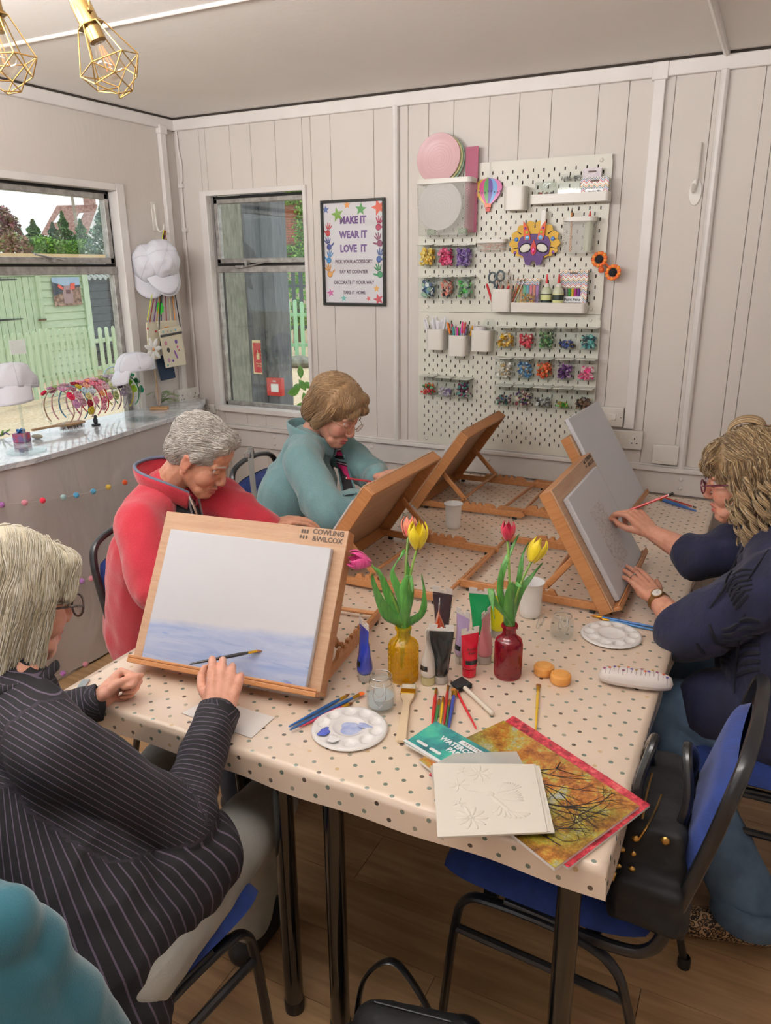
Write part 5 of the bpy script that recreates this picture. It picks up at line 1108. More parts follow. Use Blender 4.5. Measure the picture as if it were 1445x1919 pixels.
b = MB(); b.tube(ln((-.062, 0, .004), (.070, 0, .004)), .004, 8, flat=2.); b.build('band', cmat('e05c14'), t)
for k, cx in enumerate((-.036, .044)):
    b = MB(); b.ell((cx, -.006, 0), (.017, .008, .017), 12, 8); b.build('dark_centre', MK, t)
    b = MB()
    for i in range(13): a = 2*PI*i/13; b.m = i % 2; b.ell((cx+.024*math.cos(a), -.004, .026*math.sin(a)), (.0085, .006, .0085), 8, 5)
    b.build('orange_petals', [cmat('e8681c'), cmat('f08c28')], t, kind='stuff')
b = MB(); b.ell((0, -.004, -.024), (.013, .008, .013), 12, 8); b.build('rosette', cmat('d8561c'), t)
# other wall fittings
def hookw(u0, v0, u1, v1, u2, v2, lab, plane, grp=None):
    pass
q = ony(1303, 360, -.006); t = thing('wall_hook', 'white adhesive hook on the bare wall at the right', 'hook', M=T3(q.x, 0, q.z)); b = MB(); b.prism([(.024*math.cos(a), .050*math.sin(a)*(1 if abs(math.sin(a)) < 2 else 1)) for a in [2*PI*i/24 for i in range(24)]], 0, .006, TX); b.build('base_plate', mPegW, t, bev=.002)
b = MB(); b.tube(bez([(.004, -.004, .175), (.004, -.012, .16), (.004, -.016, .08), (.002, -.020, .02), (-.004, -.030, .0), (-.008, -.040, .012), (-.008, -.042, .03)], 5), .0065, 8, flat=.6); b.build('hook_arm', mPegW, t)
def plate_box(u0, v0, u1, v1, dep, lab, nm, cat, fx):
    a, c = ony(u0, v0, -dep), ony(u1, v1, -dep); w, h = c.x-a.x, a.z-c.z; t = thing(nm, lab, cat, M=T3((a.x+c.x)/2, -.0005, (a.z+c.z)/2)); b = MB(); b.prism([(-w/2, -h/2), (w/2, -h/2), (w/2, h/2), (-w/2, h/2)], 0, dep, TX); b.build('box', mPegW, t, bev=.003); fx(t, w, h, dep); return t
mSlot = mat('socket_slot', '1c1714', .8)
def fx_switch(t, w, h, d):
    b = MB(); b.prism(rrect(.034, .028, .002, cx=.002), d, d+.003, TX); b.build('rocker_frame', mPegW, t, bev=.001); b = MB(); b.prism(rrect(.016, .024, .001, cx=.010), d+.003, d+.006, TX); b.build('rocker', mWhite, t, bev=.001)
    for x in (-w*.4, w*.4): b = MB(); b.ell((x, -d, 0), (.003, .001, .003), 8, 5); b.build('screw', mSteel, t)
def fx_sock(n, full=False):
    def f(t, w, h, d):
        for s in (-1, 1):
            b = MB(); b.prism(rrect(.010, .020, .001, cx=s*.010 if full else -w*.2+s*.008, cy=h*.18), d, d+.004, TX); b.build('rocker', mWhite, t, bev=.001)
            if s == -1 and not full: cx = -w*.42
            else: cx = s*w*.29
            for (x, z, a, e) in ((cx, .008, .004, .009), (cx-.011, -.013, .007, .004), (cx+.011, -.013, .007, .004)):
                if abs(x) < w/2-.004: b = MB(); b.prism(rrect(a, e, .0005, cx=x, cy=z), d-.001, d+.0006, TX); b.build('socket_slot', mSlot, t)
    return f
plate_box(1127, 762, 1166, 801, .032, 'white fused spur switch above the double socket', 'wall_switch', 'switch', fx_switch)
plate_box(1136, 804, 1202, 844, .026, 'white double socket on the back wall right of the pegboard', 'double_socket', 'socket', fx_sock(2, True))
plate_box(1224, 833, 1269, 873, .034, 'plain white junction box on the rail', 'junction_box', 'box', lambda t, w, h, d: None)
plate_box(377, 757, 402, 775, .02, 'small white socket low in the corner under the window', 'wall_socket', 'socket', lambda t, w, h, d: [MB().prism(rrect(.007, .004, .0005, cx=x), d-.001, d+.0006, TX).build('socket_slot', mSlot, t) for x in (-.01, .01)])
# ---- poster
a, c = ony(601, 377, -.012), ony(727, 573, -.012); w, h = .352, .492; t = thing('framed_poster', 'black framed poster reading MAKE IT WEAR IT LOVE IT', 'poster', M=T3(1.072, -.003, 1.773)); mFr = mat('black_frame', '15130f', .3)
for nm, bx in (('frame_rail', ((-w/2, h/2-.013), (w/2, h/2))), ('frame_rail', ((-w/2, -h/2), (w/2, -h/2+.013))), ('frame_stile', ((-w/2, -h/2+.0132), (-w/2+.013, h/2-.0132))), ('frame_stile', ((w/2-.013, -h/2+.0132), (w/2, h/2-.0132)))):
    b = MB(); b.box2((bx[0][0], -.016, bx[0][1]), (bx[1][0], 0, bx[1][1])); b.build(nm, mFr, t, bev=.001)
b = MB(); b.box2((-w/2+.012, -.006, -h/2+.012), (w/2-.012, -.004, h/2-.012)); b.build('print_sheet', mat('poster_paper', 'dcd8dc', .35), t)
b = MB(); b.box2((-w/2+.012, -.0105, -h/2+.012), (w/2-.012, -.0095, h/2-.012)); b.build('glazing', thin_glass('poster_glazing', 'ffffff', .02, .03), t)
mPu = mat('purple_print', '6b3f86', .5); mPl = mat('plum_print', '57304f', .5); PM = T3(0, -.0066, 0) @ TX
for s, z, sz, m, bo in (('MAKE IT', .152, .046, mPu, .0022), ('WEAR IT', .086, .046, mPu, .0022), ('LOVE  IT', .022, .046, mPu, .0022), ('PICK YOUR ACCESSORY', -.038, .0225, mPl, .0007), ('PAY AT COUNTER', -.086, .0225, mPl, .0007), ('DECORATE IT YOUR WAY', -.136, .0225, mPl, .0007), ('TAKE IT HOME', -.184, .0225, mPl, .0007)): text_mesh('lettering', s, sz, PM @ T3(0, z, 0), m, t, .0001, bo, sx=.84)
def star(x, z, r, c, a0=0):
    b = MB(); b.prism([((x+(r if k % 2 == 0 else r*.42)*math.cos(a0+PI/2+k*PI/5)), (z+(r if k % 2 == 0 else r*.42)*math.sin(a0+PI/2+k*PI/5))) for k in range(10)], .0, .0003, PM); b.build('printed_star', cmat(c), t, smooth=0)
for a in ((-.150, .205, .020, '4c6cb0'), (-.085, .180, .036, '78a83c', .2), (-.030, .222, .020, 'e8942c'), (.045, .200, .032, '4c9c4c', -.1), (.140, .205, .040, 'd8502c', .3), (-.135, -.185, .022, 'c8589c', .2), (.125, -.165, .018, 'e8a83c'), (.135, -.215, .030, 'c8303c', .3), (-.06, -.212, .018, '6cb8b0'), (.08, -.212, .014, 'd85c50', .4)): star(*a)
def hand(x, z, s, c, mir=1, rot=0):
    M = PM @ T3(x, z, 0) @ RZ(rot) @ Matrix.Diagonal((mir*s, s, 1, 1)); b = MB(); b.ell((0, -.008, 0), (.014, .015, .0004), 14, 4, M)
    for k, (a, L) in enumerate(((.55, .034), (.18, .040), (-.16, .039), (-.52, .032))): b.ell((0, 0, 0), (.0032, L*.45, .0004), 8, 4, M @ RZ(a) @ T3(0, .006+L*.5, 0))
    b.ell((0, 0, 0), (.0045, .014, .0004), 8, 4, M @ T3(.014, -.006, 0) @ RZ(-1.05) @ T3(0, .008, 0)); b.build('hand_print', cmat(c), t, smooth=180)
for a in ((-.140, .105, 1, 'c02830', -1, -.15), (-.138, .040, 1, '34408c', 1, .25), (-.138, -.022, 1, '4c94d0', -1, -.2), (-.138, -.088, 1.05, 'e09a34', 1, .3), (.140, .125, 1.05, 'b83058', 1, -.2), (.142, .052, 1.05, '8c2858', -1, .3), (.142, -.020, 1.05, '3858a0', 1, -.25), (.142, -.090, 1.1, '2c9050', -1, .3)): hand(*a)
# ================================================================== outside
GZ = -.3
def f_grav(n):
    o = n.obj(); a = n.noise(o, 25, 5, .7); k = n.noise(o, .6, 2); n.l(n.mix(n.ramp(k, [(.4, 0.), (.6, .35)]), n.ramp(a, [(.3, 'b09878'), (.55, 'd0bca0'), (.7, 'e0d2bc')]), 'c4a484'), n.b.inputs['Base Color'])
b = MB(); b.box2((-60, -30, GZ-.1), (-.2, 60, GZ)); b.box2((-.2, .2, GZ-.1), (14, 60, GZ)); struct(b.build('ground', mat('gravel', 'd0bca0', .9, fn=f_grav)))
mGreenW = mat('sage_paint', 'b4cfa0', .7, fn=lambda n: n.l(n.ramp(n.noise(n.map(n.obj(), (3, 3, 14)), 1.5, 5, .6), [(.3, 'b4c8a8'), (.7, 'c4d4b8')]), n.b.inputs['Base Color']))
mGreenV = mat('sage_paint_upright', 'b4cfa0', .7, fn=lambda n: n.l(n.ramp(n.noise(n.map(n.obj(), (30, 30, 2)), 1.5, 5, .65), [(.25, '9cb494'), (.5, 'b8cbac'), (.8, 'c4d4b8')]), n.b.inputs['Base Color']))
mTar = mat('black_weatherboard', '32343a', .8, fn=lambda n: n.l(n.ramp(n.noise(n.map(n.obj(), (6, 6, 40)), 1.2, 6, .7), [(.3, '26282c'), (.6, '484b52'), (.8, '6c7078')]), n.b.inputs['Base Color']))
mIron = mat('black_iron', '2c3036', .6)
def X10(u, v, x=-10.): return onx(u, v, x)
t = thing('garden_shed', 'sage green garden shed with plank door across the gravel yard', 'shed')
yA, yB, yC = X10(-70, 600).y, X10(75, 600).y, X10(165, 600).y; zt = 1.92
n_ = 11
for k in range(n_): y0 = yA+(yB-yA)*k/n_; b = MB(); b.box2((-10.03, y0+.006, GZ+.05), (-9.99, yA+(yB-yA)*(k+1)/n_-.006, 1.62)); b.build('door_plank', mGreenV, t, smooth=0)
b = MB(); b.box2((-10.1, yA, GZ), (-10.04, yC, 1.95)); b.build('shed_shell', mGreenW, t)
n_ = 15
for k in range(n_): z0 = GZ+.05+(zt-GZ)*k/n_; h = (zt-GZ)/n_; b = MB(); b.add([(-9.985, yB+.10, z0), (-9.985, yC-.02, z0), (-10.03, yC-.02, z0), (-10.03, yB+.10, z0), (-10.01, yB+.10, z0+h), (-10.01, yC-.02, z0+h), (-10.04, yC-.02, z0+h), (-10.04, yB+.10, z0+h)], [(0, 1, 5, 4), (3, 7, 6, 2), (0, 4, 7, 3), (1, 2, 6, 5), (4, 5, 6, 7), (0, 3, 2, 1)]); b.build('cladding_board', mGreenW, t, smooth=0)
for nm, a, c in (('corner_post', yC-.06, yC+.08), ('door_post', yB-.01, yB+.10)): b = MB(); b.box2((-10.06, a, GZ), (-9.95, c, 1.93)); b.build(nm, mGreenV, t)
b = MB(); b.box2((-10.05, yA, 1.63), (-9.97, yC, 1.74)); b.build('lintel', mGreenW, t)
for v in (524, 600): q = X10(0, v); b = MB(); b.prism([(q.y-.6, q.z-.03), (X10(42 if v > 550 else 30, v).y, q.z-.008), (X10(42 if v > 550 else 30, v).y, q.z+.008), (q.y-.6, q.z+.03)], -9.985, -9.975, Matrix(((0, 0, 1, 0), (1, 0, 0, 0), (0, 1, 0, 0), (0, 0, 0, 1)))); b.build('hinge_strap', mIron, t)
q = X10(75, 599); b = MB(); b.box((-9.93, q.y, q.z), (.03, .17, .035)); b.build('door_bolt', mat('rusty_iron', '6c4c3c', .8), t)
b = MB(); b.box2((-10.3, yA-.2, 1.94), (-9.75, yC+2.3, 2.04)); b.build('fascia_board', mat('tan_fascia', 'cfb48c', .7), t)
b = MB(); 
for k in range(60): y = yA+(yC+2.3-yA)*k/60; b.box((-9.80, y+.04, 1.91), (.06, .035, .05))
b.build('roof_ribs', mat('pale_ribs', 'dfe2e2', .6), t, kind='stuff')
# picture of a piglet on the shed
a, c = X10(96, 520, -9.95), X10(154, 571, -9.95); w, h = abs(c.y-a.y), abs(a.z-c.z); t = thing('piglet_picture', 'picture of a piglet in a ploughed field, fixed to the green shed', 'picture', M=T3(-9.95, (a.y+c.y)/2, (a.z+c.z)/2)); YZ = Matrix(((0, 0, 1, 0), (1, 0, 0, 0), (0, 1, 0, 0), (0, 0, 0, 1)))
def pq(name, poly, z, m): b = MB(); b.prism([(x*w, y*h) for x, y in poly], z, z+.004, YZ); b.build(name, m, t, smooth=0)
pq('field', [(-.5, -.5), (.5, -.5), (.5, .16), (.1, .05), (-.5, -.15)], 0, mat('ploughed_soil', '8c6c5c', .8, fn=noisy('5c4440', 'c0a090', 14))); pq('sky', [(-.5, .16), (.5, .16), (.5, .5), (-.5, .5)], 0, mat('sky_print', 'a4bcd8', .6)); pq('hill', [(-.5, -.15), (.1, .05), (.5, .16), (.5, .22), (-.1, .2), (-.5, .34)], .001, mat('hill_print', '4c5460', .7))
pq('piglet_body', [(-.15, -.42), (.18, -.42), (.20, -.05), (.14, .22), (-.10, .20), (-.17, -.05)], .006, mat('piglet_skin', 'a88c90', .7)); pq('snout', [(-.05, -.08), (.10, -.08), (.10, .06), (-.05, .06)], .011, mat('snout_dark', '6c4c54', .7))
for s, x in ((-1, -.24), (1, .20)): pq('ear', [(x-.10, .16 if s < 0 else .05), (x+.08, .05 if s < 0 else .08), (x+.10, .14 if s < 0 else .30), (x-.06, .28 if s < 0 else .28)], .012, mat('ear_pink', 'e86c60', .7))
# black barn
t = thing('black_barn', 'black weatherboarded barn with corrugated roof right of the green shed', 'shed'); yD = X10(229, 600, -10.3).y
n_ = 12
for k in range(n_): z0 = GZ+(1.62-GZ)*k/n_; b = MB(); b.box2((-10.36, yC+.06, z0+.012), (-10.30+.012*(k % 2), yD, z0+(1.62-GZ)/n_)); b.build('weatherboard', mTar, t, smooth=0)
b = MB(); b.box2((-10.45, yC, GZ), (-10.37, yD+1.4, 1.7)); b.build('wall_core', mTar, t)
b = MB(); b.grid(lambda i, j: (-10.15-1.2*j, yC+.05+(yD-yC+.1)*i, 1.56+.42*j+.03*math.sin(i*2*PI*9)), 120, 3); b.build('corrugated_roof', mat('galvanised', 'c8d0d0', .5, .2), t, smooth=180)
b = MB(); b.box2((-10.36, yD, GZ), (-10.25, yD+1.2, 2.0)); b.build('rendered_wall', mat('pebbledash', 'a8b494', .9, fn=noisy('8c9a78', 'c4cdb0', 30)), t)
# picket fences
def picket_fence(lab, P0, P1, n, h, w=.075, cat='fence', m=mGreenV, pw=None):
    t = thing('picket_fence', lab, cat); d = (P1-P0); L = d.length; d.normalize(); nrm = Vector((-d.y, d.x, 0))
    for k in range(n):
        p = P0+d*(L*(k+.5)/n); hh = h*random.uniform(.98, 1.02); b = MB(axes(p, d, nrm, Vector((0, 0, 1)))); b.prism([(-w/2, 0.06), (w/2, .06), (w/2, hh-.05), (w*.3, hh-.01), (0, hh), (-w*.3, hh-.01), (-w/2, hh-.05)], -.012, .012, TX); b.build('picket', m, t, smooth=0)
    for z in (.3*h, .78*h): b = MB(axes(P0, d, nrm, Vector((0, 0, 1)))); b.box2((0, .013, z-.035), (L, .05, z+.035)); b.build('fence_rail', m, t)
    return t
random.seed(4)
g0, g1 = onx(-15, 600, -7.4), onx(172, 600, -7.6); g0.z = g1.z = GZ; picket_fence('long sage green picket fence before the green shed', g0, g1, 15, X10(60, 620, -7.5).z-GZ)
g0, g1 = onx(178, 600, -8.1), onx(262, 600, -8.3); g0.z = g1.z = GZ; picket_fence('short sage green picket fence before the black barn', g0, g1, 7, X10(210, 612, -8.2).z-GZ, .085)
g0, g1 = D(526, 670, 17.), D(600, 670, 17.); g0.z = g1.z = GZ; picket_fence('mint green picket fence seen through the small window', g0, g1, 6, D(550, 562, 17).z-GZ, .085, m=mat('mint_paint', 'a0d0a8', .7))
g0, g1 = D(518, 585, 19.), D(600, 585, 19.); g0.z = g1.z = GZ; picket_fence('dark slatted trellis fence behind the mint pickets', g0, g1, 6, D(550, 500, 19).z-GZ, .10, m=mat('slate_paint', '474c55', .7))
q = D(562, 680, 16.5); b = MB(T3(q.x, q.y, GZ)); b.ell((0, 0, .1), (.35, .25, .14), 14, 8); tag(b.build('stone_slab', mat('mossy_stone', '84847a', .9, fn=noisy('6c6c60', 'a0a094', 8))), 'mossy stone at the foot of the mint picket fence', 'stone')
# foliage
def leafy(b, c, R, n, s, cone=False, nm=3):
    for i in range(n):
        if cone: z = random.random()**1.3; a = random.uniform(0, 2*PI); r = (1-z)*random.uniform(.45, 1.)**.5*(1+.35*math.sin(z*25+a*2)); p = Vector((c[0]+R[0]*r*math.cos(a), c[1]+R[1]*r*math.sin(a), c[2]+R[2]*2*z))
        else:
            v = Vector((random.gauss(0, 1), random.gauss(0, 1), random.gauss(0, 1))).normalized()*random.uniform(.6, 1.)*(1+.25*noise.noise((c[0]+i % 7, i % 5, 0))); p = Vector((c[0]+v.x*R[0], c[1]+v.y*R[1], c[2]+v.z*R[2]))
        a, e = Vector((random.gauss(0, 1), random.gauss(0, 1), random.gauss(0, .6))).normalized()*s*random.uniform(.6, 1.4), Vector((random.gauss(0, 1), random.gauss(0, 1), random.gauss(0, 1))).normalized()*s*.7; b.m = random.randrange(nm)
        b.add([p-a, p+e, p+a, p-e], [(0, 1, 2, 3)])
def fol(*cs): return [mat('foliage_'+c, c, .7) for c in cs]
mTrunk = mat('bark', '5c4c3c', .9)
def tree(lab, px, t_, vtop, vbot, wpx, cols, cone, n=1500, s=None):
    k = t_/FPX; c = D(px, vbot, t_); top = D(px, vtop, t_).z; hgt = top-c.z; R = wpx*k/2; s = s or R*.09
    t = thing('tree', lab, 'tree', (c.x, c.y, GZ), group='trees beyond the yard'); b = MB()
    if cone: b2 = (0, 0, c.z-GZ); leafy(b, b2, (R, R, hgt/2), n, s, True)
    else:
        for q in range(7): leafy(b, (random.uniform(-.5, .5)*R, random.uniform(-.5, .5)*R, c.z-GZ+hgt*random.uniform(.3, .75)), (R*.55, R*.55, hgt*.28), n//7, s)
    b.build('foliage', fol(*cols), t, smooth=0, kind='stuff'); b = MB(); b.tube(ln((0, 0, 0), (0, 0, c.z-GZ+hgt*.6)), [R*.08+.05, .04], 8); b.build('trunk', mTrunk, t)
random.seed(21); G1 = ('5c7c50', '7ca068', '4c6c44'); G2 = ('6c9c3c', '88b84c', '4c7c34'); G3_ = ('6c8878', '88a48c', '5c7468')
for a in [(x[0], x[1], x[2], x[3], x[4], x[5]*1.5, x[6], x[7], int(x[8]*1.7)) for x in (('copper leaved tree at the far left beyond the shed roof', 8, 38, 372, 470, 62, ('7c5058', '9c6c6c', '8c7c5c'), False, 1500), ('slim dark conifer beside the copper tree', 44, 40, 425, 478, 22, G1, True, 900),
          ('broad green conifer before the house roof', 70, 38, 413, 480, 44, G1, True, 1500), ('bright yellow green shrub in the tree line', 88, 36, 440, 484, 44, G2, False, 1200), ('mid green conifer left of the telegraph pole', 106, 38, 418, 482, 34, G3_, True, 1200),
          ('tall pointed conifer before the roof lights', 126, 38, 398, 482, 36, G1, True, 1500), ('dark conifer right of the telegraph pole', 158, 38, 412, 482, 36, G1, True, 1300), ('low light green bush under the pole', 140, 36, 448, 484, 34, G2, False, 900),
          ('blue green cedar at the window\'s right edge', 200, 36, 385, 482, 50, G3_, True, 1700), ('low bronze bush at the left edge', 25, 36, 440, 484, 54, ('94705c', '7c8c50', 'ac8878'), False, 1000))]: tree(*a)
# far house
c0 = D(96, 470, 105); t = thing('house', 'white gabled house with red tiled roof and two skylights behind the trees', 'house', M=T3(*D(133, 470, 105)) @ RZ(.33)); k = 105/FPX
b = MB(); b.box2((-2.6, 0, -8), (3.0, 6, 3.0)); b.add([(3.0, 0, 3.0), (3.0, 6, 3.0), (3.0, 3, 6.0), (-2.6, 0, 3.0), (-2.6, 6, 3.0), (-2.6, 3, 6.0)], [(0, 1, 2), (3, 5, 4)]); b.build('wall', mat('white_render', 'e2dfda', .8), t, smooth=0)
b = MB(); b.box2((3.0, .0, -8), (5.2, 6, 1.5)); b.build('wall', mat('white_render', 'e2dfda', .8), t, smooth=0)
mTileR = mat('red_roof_tiles', '9c6c60', .8, fn=noisy('84584e', 'b08c80', 3))
b = MB(); b.add([(-3.6, -.8, 2.2), (3.1, -.8, 2.2), (3.1, 3, 6.1), (-2.9, 3, 6.1), (-3.6, -.8, 2.0), (3.1, -.8, 2.0), (3.1, 3, 5.9), (-2.9, 3, 5.9)], [(0, 1, 2, 3), (7, 6, 5, 4), (0, 4, 5, 1), (1, 5, 6, 2), (0, 3, 7, 4)]); b.build('roof', mTileR, t, smooth=0); b = MB(); b.add([(5.3, 1, 1.6), (5.3, 6, 1.6), (3.1, 3.5, 5.2), (3.05, 6, 3)], [(0, 1, 2), (1, 3, 2)]); b.build('roof', mTileR, t, smooth=0)
for x in (-1.9, 1.1): b = MB(); b.add([(x-.5, .55, 3.72), (x+.35, .55, 3.72), (x+.5, 1.75, 4.95), (x-.1, 1.75, 4.95)], [(0, 1, 2, 3)]); b.build('skylight', mat('skylight_glass', 'eef2f4', .2), t, smooth=0)
b = MB(); b.box2((1.4, 2.4, 5.4), (2.7, 3.4, 7.2)); b.build('chimney', mTileR, t, smooth=0)
for x in (1.7, 2.35): b = MB(); b.lathe([(.18, 7.2), (.15, 8.0 if x < 2 else 7.7)], 8, T3(x, 2.9, 0), closed=True); b.build('chimney_pot', mTileR, t)
q0, q1 = D(152, 470, 60), D(132, 352, 60); b = MB(); b.tube([Vector((q0.x, q0.y, GZ)), q0, q1], [.16, .16, .10], 8); tag(b.build('telegraph_pole', mat('weathered_pole', '94897c', .9)), 'leaning telegraph pole before the far house', 'pole')
# brick house with ivy through the small window
mBrick = mat('red_brick', 'b4684c', .85, fn=noisy('a05840', 'c47c60', 3)); mMort = mat('mortar', 'c8b8a4', .9)
q = D(540, 440, 26); t = thing('brick_building', 'red brick gable half covered by a creeper beyond the small window', 'building', M=T3(q.x, q.y, 0) @ RZ(YAW)); b = MB(); b.box2((-3.2, .02, GZ), (3, .4, 6)); b.build('wall_core', mMort, t)
b = MB(); r = 0
for kz in range(30):
    for kx in range(7): b.box((-1.05+kx*.235+(.117 if kz % 2 else 0), 0, 1.9+kz*.082), (.22, .05, .068))
b.build('brickwork', mBrick, t, smooth=0, kind='stuff')
b = MB(); leafy(b, (0, -.3, 4.2), (.7, .2, .45), 900, .06); leafy(b, (.05, -.3, 2.1), (.75, .2, .45), 1000, .06); leafy(b, (.75, -.3, 2.9), (.55, .2, 1.5), 1700, .06); o = b.build('creeper', fol('7cac44', '9cc860', '5c8c38'), t, smooth=0, kind='stuff')
q = D(560, 590, 22); t = thing('shrub', 'leafy hedge plants behind the dark trellis fence', 'shrub', (q.x, q.y, GZ)); b = MB(); leafy(b, (0, 0, 1.2), (1.6, .5, .9), 1400, .09); b.build('foliage', fol('4c7c34', '7cac44', '88bc4c'), t, smooth=0, kind='stuff'); b = MB(); b.tube(ln((0, 0, 0), (0, 0, 1.2)), .05); b.build('trunk', mTrunk, t)
# timber building corner close to the small window
mGreyT = mat('weathered_timber', '7c7e78', .9, fn=lambda n: n.l(n.ramp(n.noise(n.map(n.obj(), (30, 30, 5)), 2, 6, .7), [(.3, '74786e'), (.55, '9c9e94'), (.75, 'b0b09c')]), n.b.inputs['Base Color']))
mSlateT = mat('dark_stained_timber', '45484e', .8, fn=lambda n: n.l(n.ramp(n.noise(n.map(n.obj(), (30, 30, 4)), 2, 5, .65), [(.3, '54585e'), (.7, '74787e')]), n.b.inputs['Base Color']))
t = thing('timber_outbuilding', 'grey timber outbuilding corner close outside the small window', 'building')
for a, c, m, dy in ((-.9, -.232, mSlateT, 0), (-.215, -.040, mGreyT, .0), (-.036, .062, mSlateT, -.004), (.098, .186, mSlateT, -.012)): b = MB(); b.box2((a, .60+dy, GZ), (c, .66, 3.0)); b.build('cladding_board', m, t, smooth=0, bev=.003)
b = MB(); b.box2((-.9, .662, GZ), (.18, .75, 3.0)); b.build('wall_core', mSlateT, t)
b = MB(); b.tube(ln((.082, .585, GZ), (.082, .585, 3.0)), .018, 12); b.build('downpipe', mat('grey_pipe', '4c5056', .5), t)
a, c = ony(471, 637, .585), ony(502, 702, .585); w, h = c.x-a.x, a.z-c.z; t = thing('fire_alarm_sign', 'red fire alarm call point sign on the outside timber wall', 'sign', M=T3((a.x+c.x)/2, .592, (a.z+c.z)/2)); mCr = mat('sign_cream', 'e8d8a8', .6); mSR = mat('sign_red', 'c8303c', .5)
b = MB(); b.prism(rrect(w, h, .002), 0, .002, TX); b.build('sign_plate', mCr, t); b = MB(); b.prism(rrect(w*.88, h*.88, .002, cy=-h*.02), .002, .003, TX); b.build('red_panel', mSR, t)
b = MB(); b.prism(rrect(.022, .03, .004, cx=-.014, cy=.0), .003, .004, TX)
for k in range(4): b.prism(rrect(.005, .03 if k == 1 else .012, .002, cx=-.022+k*.006, cy=.02 if k != 1 else .03), .003, .004, TX)
b.build('hand_pictogram', mCr, t, kind='stuff'); b = MB()
for k in range(3): b.prism([(.006, .052-k*.024), (.020, .044-k*.024), (.028, .03-k*.024), (.026, .018-k*.024), (.016, .028-k*.024)], .003, .004, TX)
b.build('flame_pictogram', mCr, t, kind='stuff'); text_mesh('lettering', 'Fire alarm\ncall point', .0145, TX @ T3(0, -.048, .0042), mCr, t, .0002, .0002)
a, c = ony(500, 711, .56), ony(529, 740, .56); w = c.x-a.x; t = thing('fire_call_point', 'red fire call point box below the fire sign outside', 'alarm', M=T3((a.x+c.x)/2, .590, (a.z+c.z)/2)); b = MB(); b.prism(rrect(w, w, .006), 0, .035, TX); b.build('box', mat('call_point_red', 'c83028', .35), t, bev=.003)
b = MB(); b.prism(rrect(w*.5, w*.45, .002, cx=.006, cy=-.004), .035, .037, TX); b.build('break_glass', mPWhite, t); text_mesh('lettering', 'FIRE', .014, TX @ T3(.004, w*.33, .0355), mPWhite, t, .0002, .0003)
t = thing('climbing_plant', 'green leafed stem just outside the small window, low right', 'plant', M=T3(.72, .22, .3)); b = MB(); b.tube(bez([(0, 0, -.6), (.01, 0, .3), (-.01, 0, .62), (.02, 0, .82)], 5), .003, 6); b.build('stem', mStem, t)
for (u, v, a, L) in ((562, 697, 1.6, .05), (555, 727, .6, .05), (566, 722, 2.2, .05), (549, 735, .25, .055), (576, 722, 2.9, .045), (572, 750, 1.9, .06), (560, 765, 1.0, .055)):
    q = ony(u, v, .20)-Vector((.72, .22, .3)); b = MB(); M = T3(*q) @ RY(-a); b.grid(lambda i, j: tuple(M @ Vector(((j-.5)*L*1.5, .006*abs(i-.5)*2, (i-.5)*L*.85*math.sin(PI*j)**.8))), 5, 9); b.build('leaf', mat('bright_leaf', '6ca440', .5), t, smooth=180)
# ================================================================== counter under the big window
CZ = 1.0
def f_marble(n):
    o = n.obj(); a = n.noise(n.map(o, (1, 1, 1)), 4, 6, .6, dist=2.2); n.l(n.ramp(a, [(.40, 'e4e4e8'), (.49, 'b8bac2'), (.53, 'dcdce0'), (.7, 'eaeaee')]), n.b.inputs['Base Color'])
mMarb = mat('marble_laminate', 'e0e0e4', .12, coat=.4, fn=f_marble); mDrape = mat('white_drape', 'cfc8c6', .35, coat=.1, fn=lambda n: n.bump(n.noise(n.map(n.obj(), (2, 2, 1.2)), 2.5, 3, .5, dist=.6), .5, .04))
rim = [onz(u, v, CZ) for u, v in ((0, 873), (60, 860), (125, 842), (190, 823), (250, 804), (300, 789), (340, 777))]
rimc = bez([(rim[0].x+.02, -2.4, CZ), (rim[0].x+.015, -1.9, CZ)]+rim+[onz(364, 768, CZ), Vector((.10, -.03, CZ)), Vector((.02, -.012, CZ))], 6)
poly = [(p.x, p.y) for p in rimc]+[(-.03, -.012), (-.03, -2.4)]
t = thing('display_counter', 'curved marble topped counter under the big window', 'counter'); b = MB(); b.prism(poly, CZ-.022, CZ); b.build('worktop', mMarb, t, smooth=60, bev=.0015, seg=1)
b = MB(); b.prism([(x-.05, y) if x > 0 else (x+.04, y) for x, y in poly], .0, CZ-.024); b.build('counter_carcass', mat('carcass', 'b8b0a8', .7), t)
L = len(rimc)
def dr(i, j):
    k = i*(L-1); a = int(min(k, L-2)); q = k-a; p = rimc[a].lerp(rimc[a+1], q); n = (rimc[a+1]-rimc[a]).normalized(); nn = Vector((n.y, -n.x, 0)); 
    if nn.x < 0 and p.y < -.1: nn = -nn
    z = (CZ-.023)*(1-j)+.012*j; s = i*15; off = -.012+.022*j*(math.sin(s*1.0)+.5*math.sin(s*2.3+1)+.4*math.sin(s*.45+j*2)); return (p.x+nn.x*off, p.y+nn.y*off, z)
b = MB(); b.grid(dr, 220, 16); o = b.build('drape', mDrape, t, smooth=180)
def on_drape(u, v, off=.012):
    r = ray(u, v); s = .8
    while s < 5:
        p = CAM+r*s
        if p.x < .8:
            rx = None
            for a, c in zip(rimc[:-1], rimc[1:]):
                if min(a.y, c.y) <= p.y <= max(a.y, c.y) and abs(c.y-a.y) > 1e-6: rx = a.x+(c.x-a.x)*(p.y-a.y)/(c.y-a.y); break
            if rx is not None and p.x < rx+off: return p
        s += .004
    return CAM+r*3
